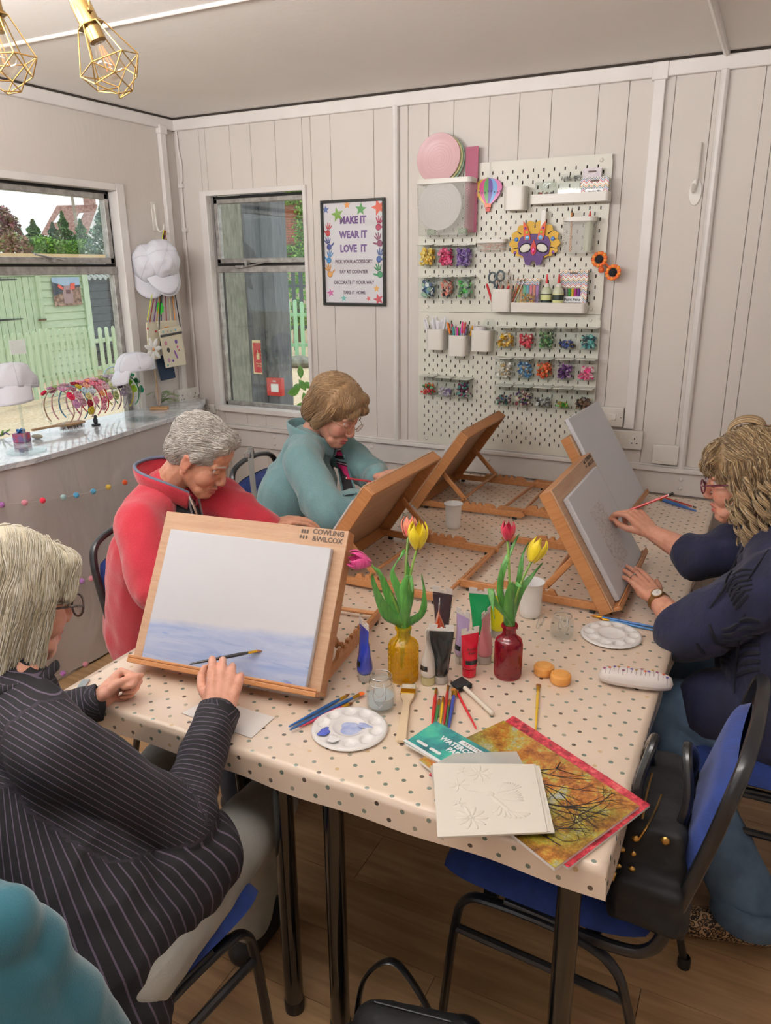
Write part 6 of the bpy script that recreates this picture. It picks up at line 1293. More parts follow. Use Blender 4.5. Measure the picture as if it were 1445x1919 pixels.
def garland(lab, pts, tail0, tail1):
    P = [on_drape(u, v, .035) for u, v, c in pts]; t = thing('pompom_garland', lab, 'garland', group='felt ball garlands on the drape'); a = [on_drape(*tail0)] if tail0 else []; c = [on_drape(*tail1)] if tail1 else []
    b = MB(); b.tube(bez(a+P+c, 3), .0011, 6); b.build('string', mat('cotton_string', 'd0c8c0', .8), t)
    for p, (u, v, col) in zip(P, pts):
        b = MB(); b.ell(p, .0125, 14, 10); b.build('felt_ball', mat('felt_'+col, col, .95, sheen=.5, fn=lambda n: n.bump(n.noise(n.obj(), 300, 3), .6, .002)), t, smooth=180)
garland('string of coloured felt balls across the drape, upper one', [(3, 946, 'b070b8'), (46, 942, 'e090a0'), (80, 938, 'e02848'), (119, 932, 'a8c8cc'), (143, 928, '4c9cc8'), (175, 921, '58a4cc'), (203, 913, 'e0c050'), (234, 904, 'e05418'), (262, 892, 'a868b0')], None, (285, 878))
garland('string of felt balls lower on the drape behind the red chair', [(100, 1101, 'e0d060'), (128, 1095, 'e05418'), (153, 1089, 'b078c0'), (171, 1084, 'e898a8'), (215, 1068, '58a4cc'), (250, 1052, 'e0c050')], (60, 1105), (285, 1030))
garland('lowest string of felt balls near the table corner', [(80, 1272, 'e0c050'), (118, 1262, 'a868a8'), (160, 1245, 'e090a0')], (40, 1280), (190, 1230))
# ---- white caps
mCapF = mat('white_cotton', 'dfdfe8', .85, fn=lambda n: n.bump(n.noise(n.obj(), 30, 3), .35, .01)); mCapU = mat('white_cotton_lining', 'd0d0d8', .9)
def cap(lab, M, droop=.5, squash=1., group='white baseball caps'):
    t = thing('baseball_cap', lab, 'cap', M=M, group=group); R = .088
    def crown(i, j):
        a = 2*PI*i; ph = PI/2*(1-j)*1.0; seam = 1-.012*abs(math.cos(3*a))**8; r = R*math.cos(ph*.98)**.75*seam if j < 1 else 0; r = R*math.sin(PI/2*(1-j))**.62*seam; z = .102*squash*math.sin(PI/2*j)**.9
        n_ = noise.noise((math.cos(a)*2, math.sin(a)*2, j*3+hash(lab) % 9 if False else j*3))*.009; 
        if math.sin(a) > .9 and j < .35: z += .018*(1-j/.35)*(math.sin(a)-.9)*10*.8
        return ((r+n_)*math.cos(a), (r*1.1+n_)*math.sin(a), z)
    b = MB(); b.grid(crown, 60, 18, wrap=True); o = b.build('crown', mCapF, t, smooth=180); s = o.modifiers.new('cloth', 'SOLIDIFY'); s.thickness = .002
    b = MB()
    for k in range(6): a = 2*PI*k/6; b.tube([Vector(crown(a/(2*PI), j/12))*1.004 for j in range(13)], .0013, 5)
    b.ell((0, 0, .103*squash), (.007, .007, .004), 10, 6); b.build('seams', mCapU, t, kind='stuff')
    def vis(i, j): a = PI*(1.14+.72*i); x = R*.96*math.cos(a); y = R*1.06*math.sin(a); d = j*.085*math.sin(PI*(.10+.80*i))**.5; return (x*(1+.12*j), y-d*math.cos(droop), -d*math.sin(droop)-.018*abs(i-.5)**2*4*j+.006)
    b = MB(); b.grid(vis, 28, 8); o = b.build('visor', mCapF, t, smooth=180); s = o.modifiers.new('card', 'SOLIDIFY'); s.thickness = .0035
    b = MB(); b.tube([Vector((R*.99*math.cos(a), R*1.09*math.sin(a), .004)) for a in [2*PI*i/40 for i in range(40)]], .0025, 6, closed=True); b.build('sweatband', mCapU, t)
    return t
mAcr = thin_glass('acrylic', 'f6fafa', .12, .03)
def stand(lab, p, h, m=mAcr):
    t = thing('acrylic_stand', lab, 'stand', M=T3(*p), group='clear acrylic cap stands'); b = MB(); b.lathe([(.001, 0), (.075, 0), (.077, .003), (.075, .006), (.001, .006)], 40); b.build('base_disc', mAcr, t); b = MB(); b.box2((-.005, -.003, .006), (.005, .003, h)); b.box2((-.020, -.003, h-.02), (.020, .003, h-.012)); b.build('upright', mAcr, t); return t
pL = onz(50, 846, CZ+.001); stand('clear acrylic stand under the left white cap', pL, .27); pR = onz(268, 786, CZ+.001); stand('clear acrylic stand under the right white cap', pR, .27)
def basis(z, vis):   # z: crown axis, vis: visor direction (local -y)
    z = Vector(z).normalized(); y = -(Vector(vis)-z*Vector(vis).dot(z)).normalized(); return y.cross(z), y, z
def placed(c, z, v): x, y, zz = basis(z, v); return axes(Vector(c), x, y, zz)
dL = (pL-CAM).dot(FW); cap('white cap on the left acrylic stand, visor hanging down', placed(D(28, 728, dL-.02), (-.15, .1, 1), (.5, -.7, -.5)), 1.15)
dR = (pR-CAM).dot(FW); cap('white cap on the right acrylic stand beside the hanging bags', placed(D(255, 694, dR), (-.05, 0, 1), (-.35, -.6, -.6)), 1.0, .85)
for (u, v, x, lab) in ((306, 492, .11, 'front white cap hanging from the corner hook'), (309, 498, .085, 'second white cap nested behind the front hanging one'), (284, 500, .05, 'rear left white cap hanging at the corner hook')):
    c = onx(u, v, x); cap(lab, placed(c-Vector((.02, 0, -.01)), (.75, -.35, .45) if x > .07 else (.6, -.5, .35), (-.12, .05, -1)), .30)
t = thing('wall_hook', 'white adhesive hook in the corner carrying the caps and bags', 'hook', M=T3(0, -.20, 1.93)); b = MB(); b.box2((0, -.02, -.03), (.006, .02, .11)); b.build('base_plate', mPegW, t, bev=.002); b = MB(); b.tube(bez([(.006, 0, .10), (.015, 0, -.02), (.05, 0, -.03), (.06, 0, .0)], 5), .005, 8); b.build('hook_arm', mPegW, t)
# ---- bags
mCream = mat('cream_canvas', 'd8cfb8', .85, fn=lambda n: n.bump(n.noise(n.obj(), 400, 2), .3, .001)); mNavy = mat('navy_canvas', '28384f', .85)
def bag(lab, px, x, m, straps, decos, top=(.06, -.20, 1.90), zipp=False, grp='small craft shoulder bags'):
    P = [onx(u, v, x) for u, v in px]; t = thing('shoulder_bag', lab, 'bag', group=grp); c = sum(P, Vector())/4
    b = MB(); q = [(p.y, p.z) for p in P]; b.prism(q, x-.008, x, YZ); b.build('pouch', m, t, bev=.003)
    for k, (col, ui, vi) in enumerate(straps): e = onx(ui, vi, x-.003); a = Vector(top)+Vector((.0, (k-1)*.006, 0)); b = MB(); b.tube(bez([a, a.lerp(e, .5)+Vector((0, .002*k, 0)), e], 6), .0035, 6, flat=.4); b.build('strap', mat('strap_'+col, col, .8), t)
    if zipp: a, d_ = P[0].lerp(P[3], .17), P[1].lerp(P[2], .17); b = MB(); b.tube(ln(a+Vector((.002, 0, 0)), d_+Vector((.002, 0, 0))), .006, 6, flat=.4); b.build('zip', mBand, t)
    for (ui, vi, r, r2, col, ang) in decos: e = onx(ui, vi, x+.001); b = MB(); b.ell((0, 0, 0), (.0016, r, r2), 12, 6, T3(*e) @ RX(ang)); b.build('sticker', cmat(col), t)
    return t
bag('navy bag hanging lowest behind the cream bags', [(292, 668), (322, 664), (330, 708), (303, 714)], .06, mNavy, [('28384f', 300, 670)], [], grp='small craft shoulder bags')
bag('plain cream bag with bright neck beads behind the decorated one', [(275, 604), (296, 602), (302, 672), (280, 676)], .075, mCream, [('c8d040', 276, 600), ('8c1c28', 280, 608), ('5c2c6c', 288, 606), ('d88c30', 293, 606)], [(277, 616, .006, .006, 'b8202c', 0), (292, 621, .006, .006, 'c8303c', 0)])
bag('cream bag with an orange zip behind the sticker covered one', [(294, 602), (332, 600), (349, 662), (312, 668)], .085, mCream, [('8c1c28', 312, 603), ('d8c89c', 320, 603), ('d89040', 328, 602)], [(312, 613, .022, .003, 'd89030', .1)])
bag('cream bag covered in gem and feather stickers, nearest the corner', [(298, 618), (338, 610), (350, 683), (312, 690)], .10, mCream, [('141414', 298, 618), ('141414', 338, 612)],
    [(306, 622, .006, .006, '6cb0b8', 0), (314, 621, .005, .005, 'c8a8a0', 0), (321, 620, .005, .005, '84b8a8', 0), (329, 618, .006, .006, '60a8c0', 0), (311, 643, .010, .011, 'c88098', 0), (330, 640, .010, .011, '6c3c9c', .3), (333, 650, .007, .007, 'b83c88', 0), (316, 656, .011, .014, '1c1c1c', .5), (330, 664, .006, .028, '8c50a8', .45), (317, 675, .010, .011, 'c890b0', 0), (325, 676, .007, .007, '542c94', 0), (336, 656, .005, .005, 'c05070', 0), (315, 684, .005, .005, '2c8c80', 0)], zipp=True)
e = onx(300, 577, .07); b = MB(T3(*e)); b.prism([((.030 if k % 2 == 0 else .023)*math.cos(k*PI/9), (.036 if k % 2 == 0 else .027)*math.sin(k*PI/9)) for k in range(18)], -.001, .001, YZ); tag(b.build('star_tag', mat('fluo_green', '1ed030', .5)), 'fluorescent green star tag hanging between the straps', 'tag')
# ---- feather stand, flower on a stick, greenery
q = onz(299, 767, CZ+.001); t = thing('feather_ornament', 'pale wooden feather on a small square base', 'ornament', M=T3(*q) @ RZ(.5)); b = MB(); b.box2((-.045, -.022, 0), (.045, .022, .013)); b.build('base_block', mat('oak_block', 'c09468', .6), t, bev=.001)
b = MB(); pr = [(.0, .013), (.010, .03), (.016, .07), (.014, .115), (.002, .160), (-.010, .125), (-.015, .08), (-.010, .035)]; b.prism(pr, -.004, .004, TX); b.build('feather_blade', mat('limed_wood', 'b8a8a0', .7), t, bev=.002); b = MB(); b.tube(ln((0, -.005, .013), (0, -.005, .15)), .0015, 5); b.build('quill', mat('quill', '8c7868', .7), t)
c = onx(287, 655, .12); t = thing('wooden_flower', 'white petalled flower on a stick before the hanging bags', 'flower', M=T3(*c)); 
for k in range(7): a = 2*PI*k/7+.3; b = MB(T3(0, 0, 0) @ RX(a)); b.ell((0, 0, .034), (.004, .012, .030), 10, 6); b.build('petal', mat('white_felt', 'ecebe8', .8), t)
b = MB(); b.ell((.004, 0, 0), (.004, .009, .009), 10, 6); b.build('flower_centre', cmat('d8a070'), t); b = MB(); e = onx(296, 748, .12)-c; b.tube(ln((-.004, 0, 0), e), .003, 6); b.build('stick', mat('stick', 'c8a880', .7), t)
t = thing('fern_spray', 'green fern and small flowers lying behind the feather ornament', 'greenery', M=T3(*onz(300, 757, CZ+.003))); random.seed(12)
for k in range(9):
    a = random.uniform(2.6, 6.6) if k % 2 else random.uniform(-.4, .8); L = random.uniform(.07, .13); b = MB(); P = bez([(0, 0, .0), (L*.5*math.cos(a), L*.5*math.sin(a), .03+.02*(k % 3)), (L*math.cos(a), L*math.sin(a), .025*(k % 3)+.015)], 6); b.tube(P, .0012, 4)
    for p in P[2:]:
        for s in (-1, 1): d = Vector((-math.sin(a)*s, math.cos(a)*s, .25))*.022; b.add([p, p+d*.5+Vector((.004, 0, 0)), p+d, p+d*.5-Vector((.004, 0, 0))], [(0, 1, 2, 3)])
    b.build('frond', [mat('fern_green', '6c8c3c' if k % 2 else '7ca050', .6)], t, smooth=0)
for k in range(7): b = MB(); b.ell((random.uniform(-.10, -.04), random.uniform(-.06, .03), .02+.02*random.random()), .009, 8, 6); b.build('blossom', cmat(random.choice(['e4dca8', '6c6cb8', 'e8e4d0'])), t)
def fx_ls(t, w, h, d): pass
a = onx(330, 737, .03); c = onx(367, 759, .03); t = thing('double_socket', 'white double socket in the corner above the counter', 'socket', M=T3(0, -.09, .99+.03)); b = MB(); b.box2((0.0005, -.085, -.045), (.034, .080, .045)); b.build('box', mPegW, t, bev=.003)
for y in (-.012, .012): b = MB(); b.box2((.034, y-.005, .004), (.037, y+.005, .024)); b.build('rocker', mWhite, t)
for cy in (-.055, .052):
    for (dy, dz, a_, e_) in ((0, .012, .004, .009), (-.011, -.010, .007, .004), (.011, -.010, .007, .004)): b = MB(); b.box((.0345, cy+dy, dz), (.001, a_, e_)); b.build('socket_slot', mSlot, t)
# ---- headband display
A, B = onz(110, 812, CZ)+Vector((0, 0, .108)), onz(245, 772, CZ)+Vector((0, 0, .108)); ax = (B-A).normalized(); side = ax.cross(Vector((0, 0, 1))).normalized(); Lr = (B-A).length
t = thing('headband_rack', 'clear acrylic rack holding the row of flower headbands', 'rack', M=axes(A, side, Vector((0, 0, 1)), -ax if side.cross(Vector((0, 0, 1))).dot(ax) < 0 else ax)); sg = -1 if side.cross(Vector((0, 0, 1))).dot(ax) < 0 else 1
for s in (0, 1): b = MB(T3(0, 0, sg*s*Lr)); b.tube([(.072*math.cos(a), .072*math.sin(a), 0) for a in [2*PI*i/36 for i in range(36)]], .0022, 6, closed=True); b.tube(ln((.03, -.05, 0), (.05, -.106, 0)), .002); b.tube(ln((-.03, -.05, 0), (-.05, -.106, 0)), .002); b.build('end_ring', mAcr, t)
for k in range(9): a = PI*(.0+k/8)-.0; b = MB(); x, y = .058*math.cos(a*1.25-.4), .058*math.sin(a*1.25-.4); b.tube(ln((x, y, 0), (x, y, sg*Lr)), .0022, 6); b.build('rod', mAcr, t)
random.seed(31)
HB = [('tan headband with lilac and cerise blossoms, leftmost on the rack', 'b89880', ['c890b8', 'e02858', 'd8a0c0', '98b070']), ('pink headband with mauve chrysanthemums', 'e0a8b0', ['b88898', 'd8a8b8', 'a87080']), ('blue headband with a yellow rose and a dark red rose', '4c8cb0', ['c8b030', '8c1028', 'd8cc90', 'c8dce8']), ('pale pink headband with a ribbon flower', 'e8b4bc', ['e898b0', 'd8e0e8', 'e8a890']),
      ('crimson headband with a soft pink rose', 'c04060', ['e098a8', 'd87890', 'e8a070']), ('red headband crowned with pink petals', 'c82028', ['e090a8', 'e0b8c0']), ('lilac tipped headband packed with cream green flowers', 'c8b8c8', ['a8b078', 'c8cc98', '8c9860']), ('plum headband with grey lilac flowers', '7c5468', ['a898a8', '54405c', 'c0b4b8']),
      ('grey headband with silvery flowers', 'a89ca8', ['b8b0b0', 'd0c8c8', '948894']), ('yellow headband with lime green ruffles', 'd0b820', ['a8d030', '80b830', 'd8e0a8']), ('emerald headband with deep green flowers, rightmost on the rack', '2c8c54', ['10805c', '1c6c3c', '38a878'])]
for k, (lab, bc, fc) in enumerate(HB):
    s = (k+.5)/len(HB); o_ = A+ax*(s*Lr); t = thing('headband', lab, 'headband', M=axes(o_, side, Vector((0, 0, 1)), ax), group='flower headbands on the clear rack'); R = .080; b = MB()
    b.tube([(R*math.cos(a)*(1 if math.sin(a) > 0 else 1-.25*math.sin(a)**2), R*math.sin(a)*1.12, random.uniform(-.002, .002)) for a in [-.75+(PI+1.5)*i/26 for i in range(27)]], .0045, 8, flat=.45, up=(0, 0, 1)); b.build('band', mat('band_'+bc, bc, .7), t)
    for q in range(6):
        a = .25+q*.42+random.uniform(-.08, .08) if k not in (2, 4) else -.2+q*.32; col = fc[q % len(fc)]; c = Vector((R*math.cos(a)*1.12, R*math.sin(a)*1.2, random.uniform(-.008, .008))); b = MB(); r = random.uniform(.019, .028)
        for pp in range(9): aa = 2*PI*pp/9; d = Vector((math.cos(a), math.sin(a), 0)); e1 = Vector((0, 0, 1)); e2 = d.cross(e1); w_ = (e1*math.cos(aa)+e2*math.sin(aa)); b.ell((0, 0, 0), (r*.24, r*.62, r*.12), 7, 4, look(c+w_*r*.55+d*(.002+.004*(pp % 2)), d-w_*.45, d.cross(w_)))
        b.ell(c+Vector((math.cos(a), math.sin(a), 0))*.005, r*.32, 8, 6); b.build('blossom', mat('petal_cloth_'+col, col, .85), t, smooth=180)
# ---- small things on the counter
q = onz(42, 828, CZ+.001); t = thing('gift_box', 'tiny red and blue patterned box with a blue bow', 'box', M=T3(*q) @ RZ(.3)); b = MB(); b.box2((-.026, -.026, 0), (.026, .026, .040)); b.build('box_body', mat('patterned_card', 'c03c34', .5, fn=noisy('c83c30', '3c6ca8', 40)), t, bev=.002)
b = MB(); b.tube([(.018*math.cos(a)*math.cos(2*a), .018*math.sin(a)*math.cos(2*a), .048+.006*math.sin(4*a)) for a in [2*PI*i/40 for i in range(40)]], .004, 6, closed=True); b.build('bow', cmat('2c7cc0'), t)
q = onz(70, 822, CZ+.001); b = MB(T3(q.x, q.y, q.z)); b.ell((0, 0, .010), (.030, .018, .010), 14, 8); tag(b.build('pebble', mat('grey_pebble', 'a8a08c', .7)), 'smooth grey pebble beside the tiny box', 'pebble')
a, c = onz(60, 808, CZ+.03), onz(158, 792, CZ+.024); t = thing('paddle_hairbrush', 'wooden paddle hairbrush lying bristles down before the rack', 'hairbrush', M=axes(a, (c-a).normalized(), Vector((0, 0, 1)).cross((c-a).normalized()).normalized(), Vector((0, 0, 1)))); Lb = (c-a).length
b = MB(); b.prism([(0, -.007), (Lb*.42, -.008), (Lb*.52, -.026), (Lb*.75, -.034), (Lb*.98, -.020), (Lb*.98, .020), (Lb*.75, .034), (Lb*.52, .026), (Lb*.42, .008), (0, .007)], 0, .010); b.build('paddle', mat('hairbrush_wood', 'b08c64', .5), t, bev=.003)
b = MB()
for i in range(14):
    for j in range(-4, 5):
        if abs(j) < 4.5*math.sin(PI*(i+1)/15)**.5: x = Lb*(.55+.41*i/13); b.tube(ln((x, j*.007, 0), (x+random.uniform(-.002, .002), j*.0075, -.022)), .0008, 4)
b.build('bristles', mat('wooden_pins', '7c5c48', .7), t, kind='stuff')
q = onz(180, 797, CZ+.001); t = thing('penguin_ornament', 'little black bird ornament on a disc below the rack', 'ornament', M=T3(*q)); b = MB(); b.lathe([(.001, 0), (.020, 0), (.020, .006), (.001, .006)], 20); b.build('base_disc', mIron, t); b = MB(); b.ell((0, 0, .022), (.012, .010, .018), 12, 8); b.ell((.002, 0, .042), (.008, .008, .008), 10, 8); b.tube(ln((.008, 0, .042), (.018, 0, .040)), [.003, .0006], 6); b.build('bird_body', mIron, t)
q = onx(206, 708, -.02); t = thing('oval_sign', 'pale blue rimmed clear oval sign standing at the window', 'sign', M=T3(.0, q.y, q.z)); b = MB(); b.prism([(.062*math.cos(a), .055*math.sin(a)) for a in [2*PI*i/40 for i in range(40)]], 0, .003, YZ); b.build('clear_panel', mAcr, t); b = MB(); b.tube([(.0015, .062*math.cos(a), .055*math.sin(a)) for a in [2*PI*i/40 for i in range(40)]], .003, 6, closed=True); b.build('rim', cmat('a8c4d4'), t)
q0, q1 = onx(17, 638, -.048), onx(50, 662, -.048); b = MB(); b.box2((-.049, min(q0.y, q1.y), q1.z), (-.0475, max(q0.y, q1.y), q0.z)); tag(b.build('window_card', thin_glass('white_notice', 'ffffff', .02, .2, .6, 'ffffff')), 'small white notice card stuck to the big window', 'notice')
# lavender sprig at far left
t = thing('lavender_sprig', 'green leaves and lavender at the counter\'s far left', 'greenery', M=T3(*onz(2, 818, CZ+.002))); random.seed(6)
for k in range(6):
    b = MB(); a = random.uniform(-2.5, .6); P = bez([(0, 0, 0), (.03*math.cos(a), .03*math.sin(a), .02), (.06*math.cos(a), .06*math.sin(a), .015+.02*(k % 2))], 5); b.tube(P, .001, 4)
    for p in P[2:]: b.ell(p, (.007, .004, .003), 6, 4)
    b.build('sprig', [mat('sprig_green', '6c9440', .6) if k % 2 else cmat('6c5c8c')], t)
# ================================================================== brass cage lamps on the ceiling bar
mBrass = mat('brushed_brass', 'a88c5c', .3, 1.); mCage = mat('brass_wire', 'b8985c', .35, .9); mBulb = thin_glass('bulb_glass', 'fbf6ee', .06, .02); mFil = mat('filament', 'e08040', .5, emit='ff8a3c', es=.8)
def lamp(lab, top, tip, size):
    ax = (tip-top).normalized(); M = look(top, ax, Vector((.3, .8, 0))); t = thing('cage_lamp', lab, 'lamp', M=M @ Matrix.Scale(size, 4), group='brass cage spotlights')
    b = MB(); b.lathe([(.001, -.010), (.012, -.010), (.020, -.002), (.023, .004), (.023, .046), (.027, .047), (.027, .052), (.019, .053), (.018, .054), (.018, .085), (.001, .085)], 28); b.build('lamp_holder', mBrass, t, smooth=40)
    b = MB(); b.lathe([(.0185, .056), (.0195, .057), (.0195, .084), (.0185, .085)], 28); b.build('bulb_collar', mBrass, t)
    b = MB(); b.lathe([(.013, .084), (.014, .092), (.022, .108), (.029, .128), (.030, .142), (.026, .158), (.014, .169), (.001, .171)], 28); b.build('bulb', mBulb, t, smooth=180)
    b = MB()
    for k in range(6): a = 2*PI*k/6; b.tube(ln((.004*math.cos(a), .004*math.sin(a), .095), (.012*math.cos(a+.5), .012*math.sin(a+.5), .145)), .0006, 5)
    b.build('filament', mFil, t)
    def ring(r, z, n, ph): return [Vector((r*math.cos(ph+2*PI*k/n), r*math.sin(ph+2*PI*k/n), z)) for k in range(n)]
    r0, r1, r2, r3 = ring(.030, .052, 6, 0), ring(.070, .136, 6, 0), ring(.056, .168, 6, PI/6), ring(.022, .200, 3, 0); w = .0016; b = MB()
    def e(p, q): b.tube(ln(p, q), w, 5)
    for k in range(6):
        e(r0[k]*1., r1[k]); e(r0[k], r0[(k+1) % 6]); e(r1[k], r1[(k+1) % 6]); e(r1[k], r2[k]); e(r1[(k+1) % 6], r2[k]); e(r2[k], r3[(k//2) % 3]); e(r2[k], r2[(k+1) % 6]) if k % 2 else None
    for k in range(3): e(r3[k], r3[(k+1) % 3])
    b.build('wire_cage', mCage, t)
    b = MB(); b.tube(bez([(-.026, 0, .03), (-.034, 0, .01), (-.030, 0, -.03), (-.012, 0, -.055)], 4), .005, 6, flat=.4); b.tube(bez([(.026, 0, .03), (.034, 0, .01), (.030, 0, -.03), (.012, 0, -.055)], 4), .005, 6, flat=.4); b.build('yoke', mBrass, t); b = MB()
    for s in (-1, 1): b.lathe([(.001, 0), (.006, 0), (.006, .006), (.001, .006)], 10, T3(s*.026, 0, .03) @ RY(s*PI/2))
    b.build('pivot_screws', mBrass, t, kind='stuff'); b = MB(); b.tube(ln((0, 0, -.05), (0, 0, -.085)), .010, 10); b.build('pivot', mBrass, t); return t
lamp('brass cage spotlight, the one fully in view, with clear filament bulb', D(148, 2, 1.42), D(214, 140, 1.46), .84)
lamp('brass cage spotlight cut by the left edge of the view', D(-26, -25, 1.36), D(6, 112, 1.40), .84)
# ================================================================== people
from mathutils.bvhtree import BVHTree
def f_skin(base, blush, dark):
    def f(n):
        o = n.obj(); a = n.n('Attribute', _attribute_name='blush'); l = n.n('Attribute', _attribute_name='lip'); s = n.noise(o, 55, 4, .6); k = n.noise(o, 260, 3)
        c = n.ramp(s, [(.3, dark), (.55, base)]); c = n.mix(a.outputs['Fac'], c, blush); c = n.mix(l.outputs['Fac'], c, 'a8504e'); n.l(c, n.b.inputs['Base Color'])
        n.bump(n.math('ADD', n.math('MULTIPLY', k, .5), s), .35, .0016)
    return f
mSkin = [mat('skin_%d' % i, b_, .5, sss=.12, fn=f_skin(b_, bl, dk)) for i, (b_, bl, dk) in enumerate((('d8a08a', 'c87868', 'c88c74'), ('d09a80', 'c4786a', 'bf8468'), ('dca48e', 'cc7a70', 'cc9078'), ('d89e86', 'c87a6c', 'c88c72')))]
mEyeW = mat('eye_white', 'e8e2de', .2, coat=.5); mIris = mat('iris', '4c6478', .2, coat=.6)
def evalmesh(o, voxel, smooth, fac=.5, sub=False):
    m = o.modifiers.new('r', 'REMESH'); m.mode = 'VOXEL'; m.voxel_size = voxel; m.use_smooth_shade = True
    if smooth: s = o.modifiers.new('s', 'SMOOTH'); s.factor = fac; s.iterations = smooth
    dg = bpy.context.evaluated_depsgraph_get(); me = bpy.data.meshes.new_from_object(o.evaluated_get(dg)); old = o.data; o.modifiers.clear(); o.data = me
    mats = [m for m in old.materials]; bpy.data.meshes.remove(old); me.materials.clear()
    for m in mats: me.materials.append(m)
    me.polygons.foreach_set('use_smooth', [True]*len(me.polygons)); return o
def getv(me): a = np.empty(len(me.vertices)*3, np.float32); me.vertices.foreach_get('co', a); return a.reshape(-1, 3).astype(np.float64)
def setv(me, a): me.vertices.foreach_set('co', a.astype(np.float32).ravel()); me.update()
def getn(me): a = np.empty(len(me.vertices)*3, np.float32); me.vertices.foreach_get('normal', a); return a.reshape(-1, 3).astype(np.float64)
def attr(me, name, vals): a = me.attributes.new(name, 'FLOAT', 'POINT'); a.data.foreach_set('value', np.asarray(vals, np.float32))
V = Vector
def frame(f, up=(0, 0, 1), roll=0):
    y = V(f).normalized(); x = y.cross(V(up)).normalized(); z = x.cross(y)
    if roll: q = Matrix.Rotation(roll, 3, y); x = q @ x; z = q @ z
    return x, y, z
class Head:
    def __init__(s, c, f, s_=1., roll=0): x, y, z = frame(f, roll=roll); s.M = axes(V(c), x, y, z) @ Matrix.Scale(s_, 4); s.I = s.M.inverted(); s.s = s_
    def __call__(s, *p): return s.M @ V(p)
def head_parts(b, H, slim=1., nose=1.):
    s = H.s
    def E(c, r): b.ell(c, r, 20, 14, H.M)
    def C(a, c, ra, rb): b.cap(H(*a), H(*c), ra*s, rb*s, 10)
    E((0, -.018, .035), (.074, .094, .082)); E((0, .020, -.015), (.064*slim, .070, .090)); E((0, .028, -.066), (.054*slim, .054, .042)); E((0, .066, -.097), (.029, .026, .022)); E((0, .060, -.078), (.036, .032, .030)); E((0, .045, .05), (.060, .046, .05))
    for q in (-1, 1):
        C((q*.056, .0, -.048), (q*.020, .062, -.096), .021, .021)
        E((q*.034*slim, .050, -.030), (.031, .034, .040)); E((q*.078, -.008, -.008), (.009, .018, .031)); E((q*.079, -.010, .012), (.009, .016, .012)); E((q*.077, -.002, -.034), (.008, .010, .010)); E((q*.030, .050, -.082), (.024, .026, .020))
        C((q*.0105, .098*nose, -.039), (q*.010, .094, -.041), .0076, .0075); C((q*.010, .084, .021), (q*.046, .070, .020), .0095, .009)
    C((0, .086, .012), (0, .103*nose, -.028), .0078, .0100); C((0, .103*nose, -.029), (0, .102*nose, -.036), .0112, .0108)
    C((-.019, .085, -.067), (0, .0945, -.0635), .0050, .0065); C((.019, .085, -.067), (0, .0945, -.0635), .0050, .0065); C((-.018, .084, -.078), (0, .092, -.0800), .0050, .0072); C((.018, .084, -.078), (0, .092, -.0800), .0050, .0072)
def head_sculpt(me, H, smile=0., age=1.):
    P = getv(me); I = np.array(H.I); Q = P@I[:3, :3].T+I[:3, 3]; N_ = Q.copy()
    def g(c, r, v, ax=(1, 1, 1)): d = ((Q-np.array(c))/np.array(ax)); w_ = np.exp(-(d**2).sum(1)/(r*r)); return w_[:, None]*np.array(v)
    for q in (-1, 1):
        N_ += g((q*.031, .088, .003), .014, (0, -.0125, 0), (1.35, 1, .85)); N_ += g((q*.031, .080, -.014), .008, (0, -.0022*age, 0), (1.8, 1, .7)); N_ += g((q*.082, -.006, -.006), .010, (-q*.0055, 0, 0), (1, 1, 1.5)); N_ += g((q*.009, .101, -.047), .0042, (0, -.001, .0045))
        for k in range(6): t_ = k/5; N_ += g((q*(.021+.013*t_), .090-.010*t_, -.045-.028*t_), .0045, (0, -.0028*age, 0))
        N_ += g((q*.022, .088, -.0722), .006, (0, -.003, .0025*smile)); N_ += g((q*.042, .064, -.030), .016, (0, .004*smile, .004*smile)); N_ += g((q*.055, .035, .0), .016, (-q*.003, 0, 0))
        for k in range(4): N_ += g((q*(.046+k*.004), .062, .004-k*.008), .0028, (0, -.0014*age, 0), (2.2, 1, .6))
    for k in range(-5, 6): N_ += g((k*.0038, .096-abs(k)*.0014, -.0715+smile*abs(k)*.0006), .0036, (0, -.0042, 0), (1.1, 1, .62))
    for z in (.040, .050, .060): N_ += g((0, .088, z), .0022, (0, -.0010*age, 0), (16, 3, 1))
    N_ += g((0, .090, -.053), .0045, (0, -.0018, 0), (.8, 1, 1.6)); N_ += g((0, .080, -.089), .008, (0, -.004, 0), (1.8, 1, .8))
    near = (np.abs(Q) < .16).all(1); N_[~near] = Q[~near]; M = np.array(H.M); setv(me, N_@M[:3, :3].T+M[:3, 3])
    lip = np.zeros(len(Q))
    for (z, hh) in ((-.0665, .0052), (-.0785, .0062)): lip = np.maximum(lip, np.exp(-(((Q[:, 2]-z-np.abs(Q[:, 0])*.06)/hh)**4))*np.exp(-((Q[:, 0]/.022)**6))*(Q[:, 1] > .078))
    bl = np.zeros(len(Q))
    for q in (-1, 1): bl = np.maximum(bl, .55*np.exp(-(((Q-np.array((q*.042, .07, -.026)))/.022)**2).sum(1)))
    bl = np.maximum(bl, .5*np.exp(-(((Q-np.array((0, .106, -.034)))/.013)**2).sum(1))); ear = (np.abs(Q[:, 0]) > .072)*(np.abs(Q[:, 2]) < .05)*.4; bl = np.maximum(bl, ear*near)
    attr(me, 'lip', lip*near); attr(me, 'blush', bl*near)
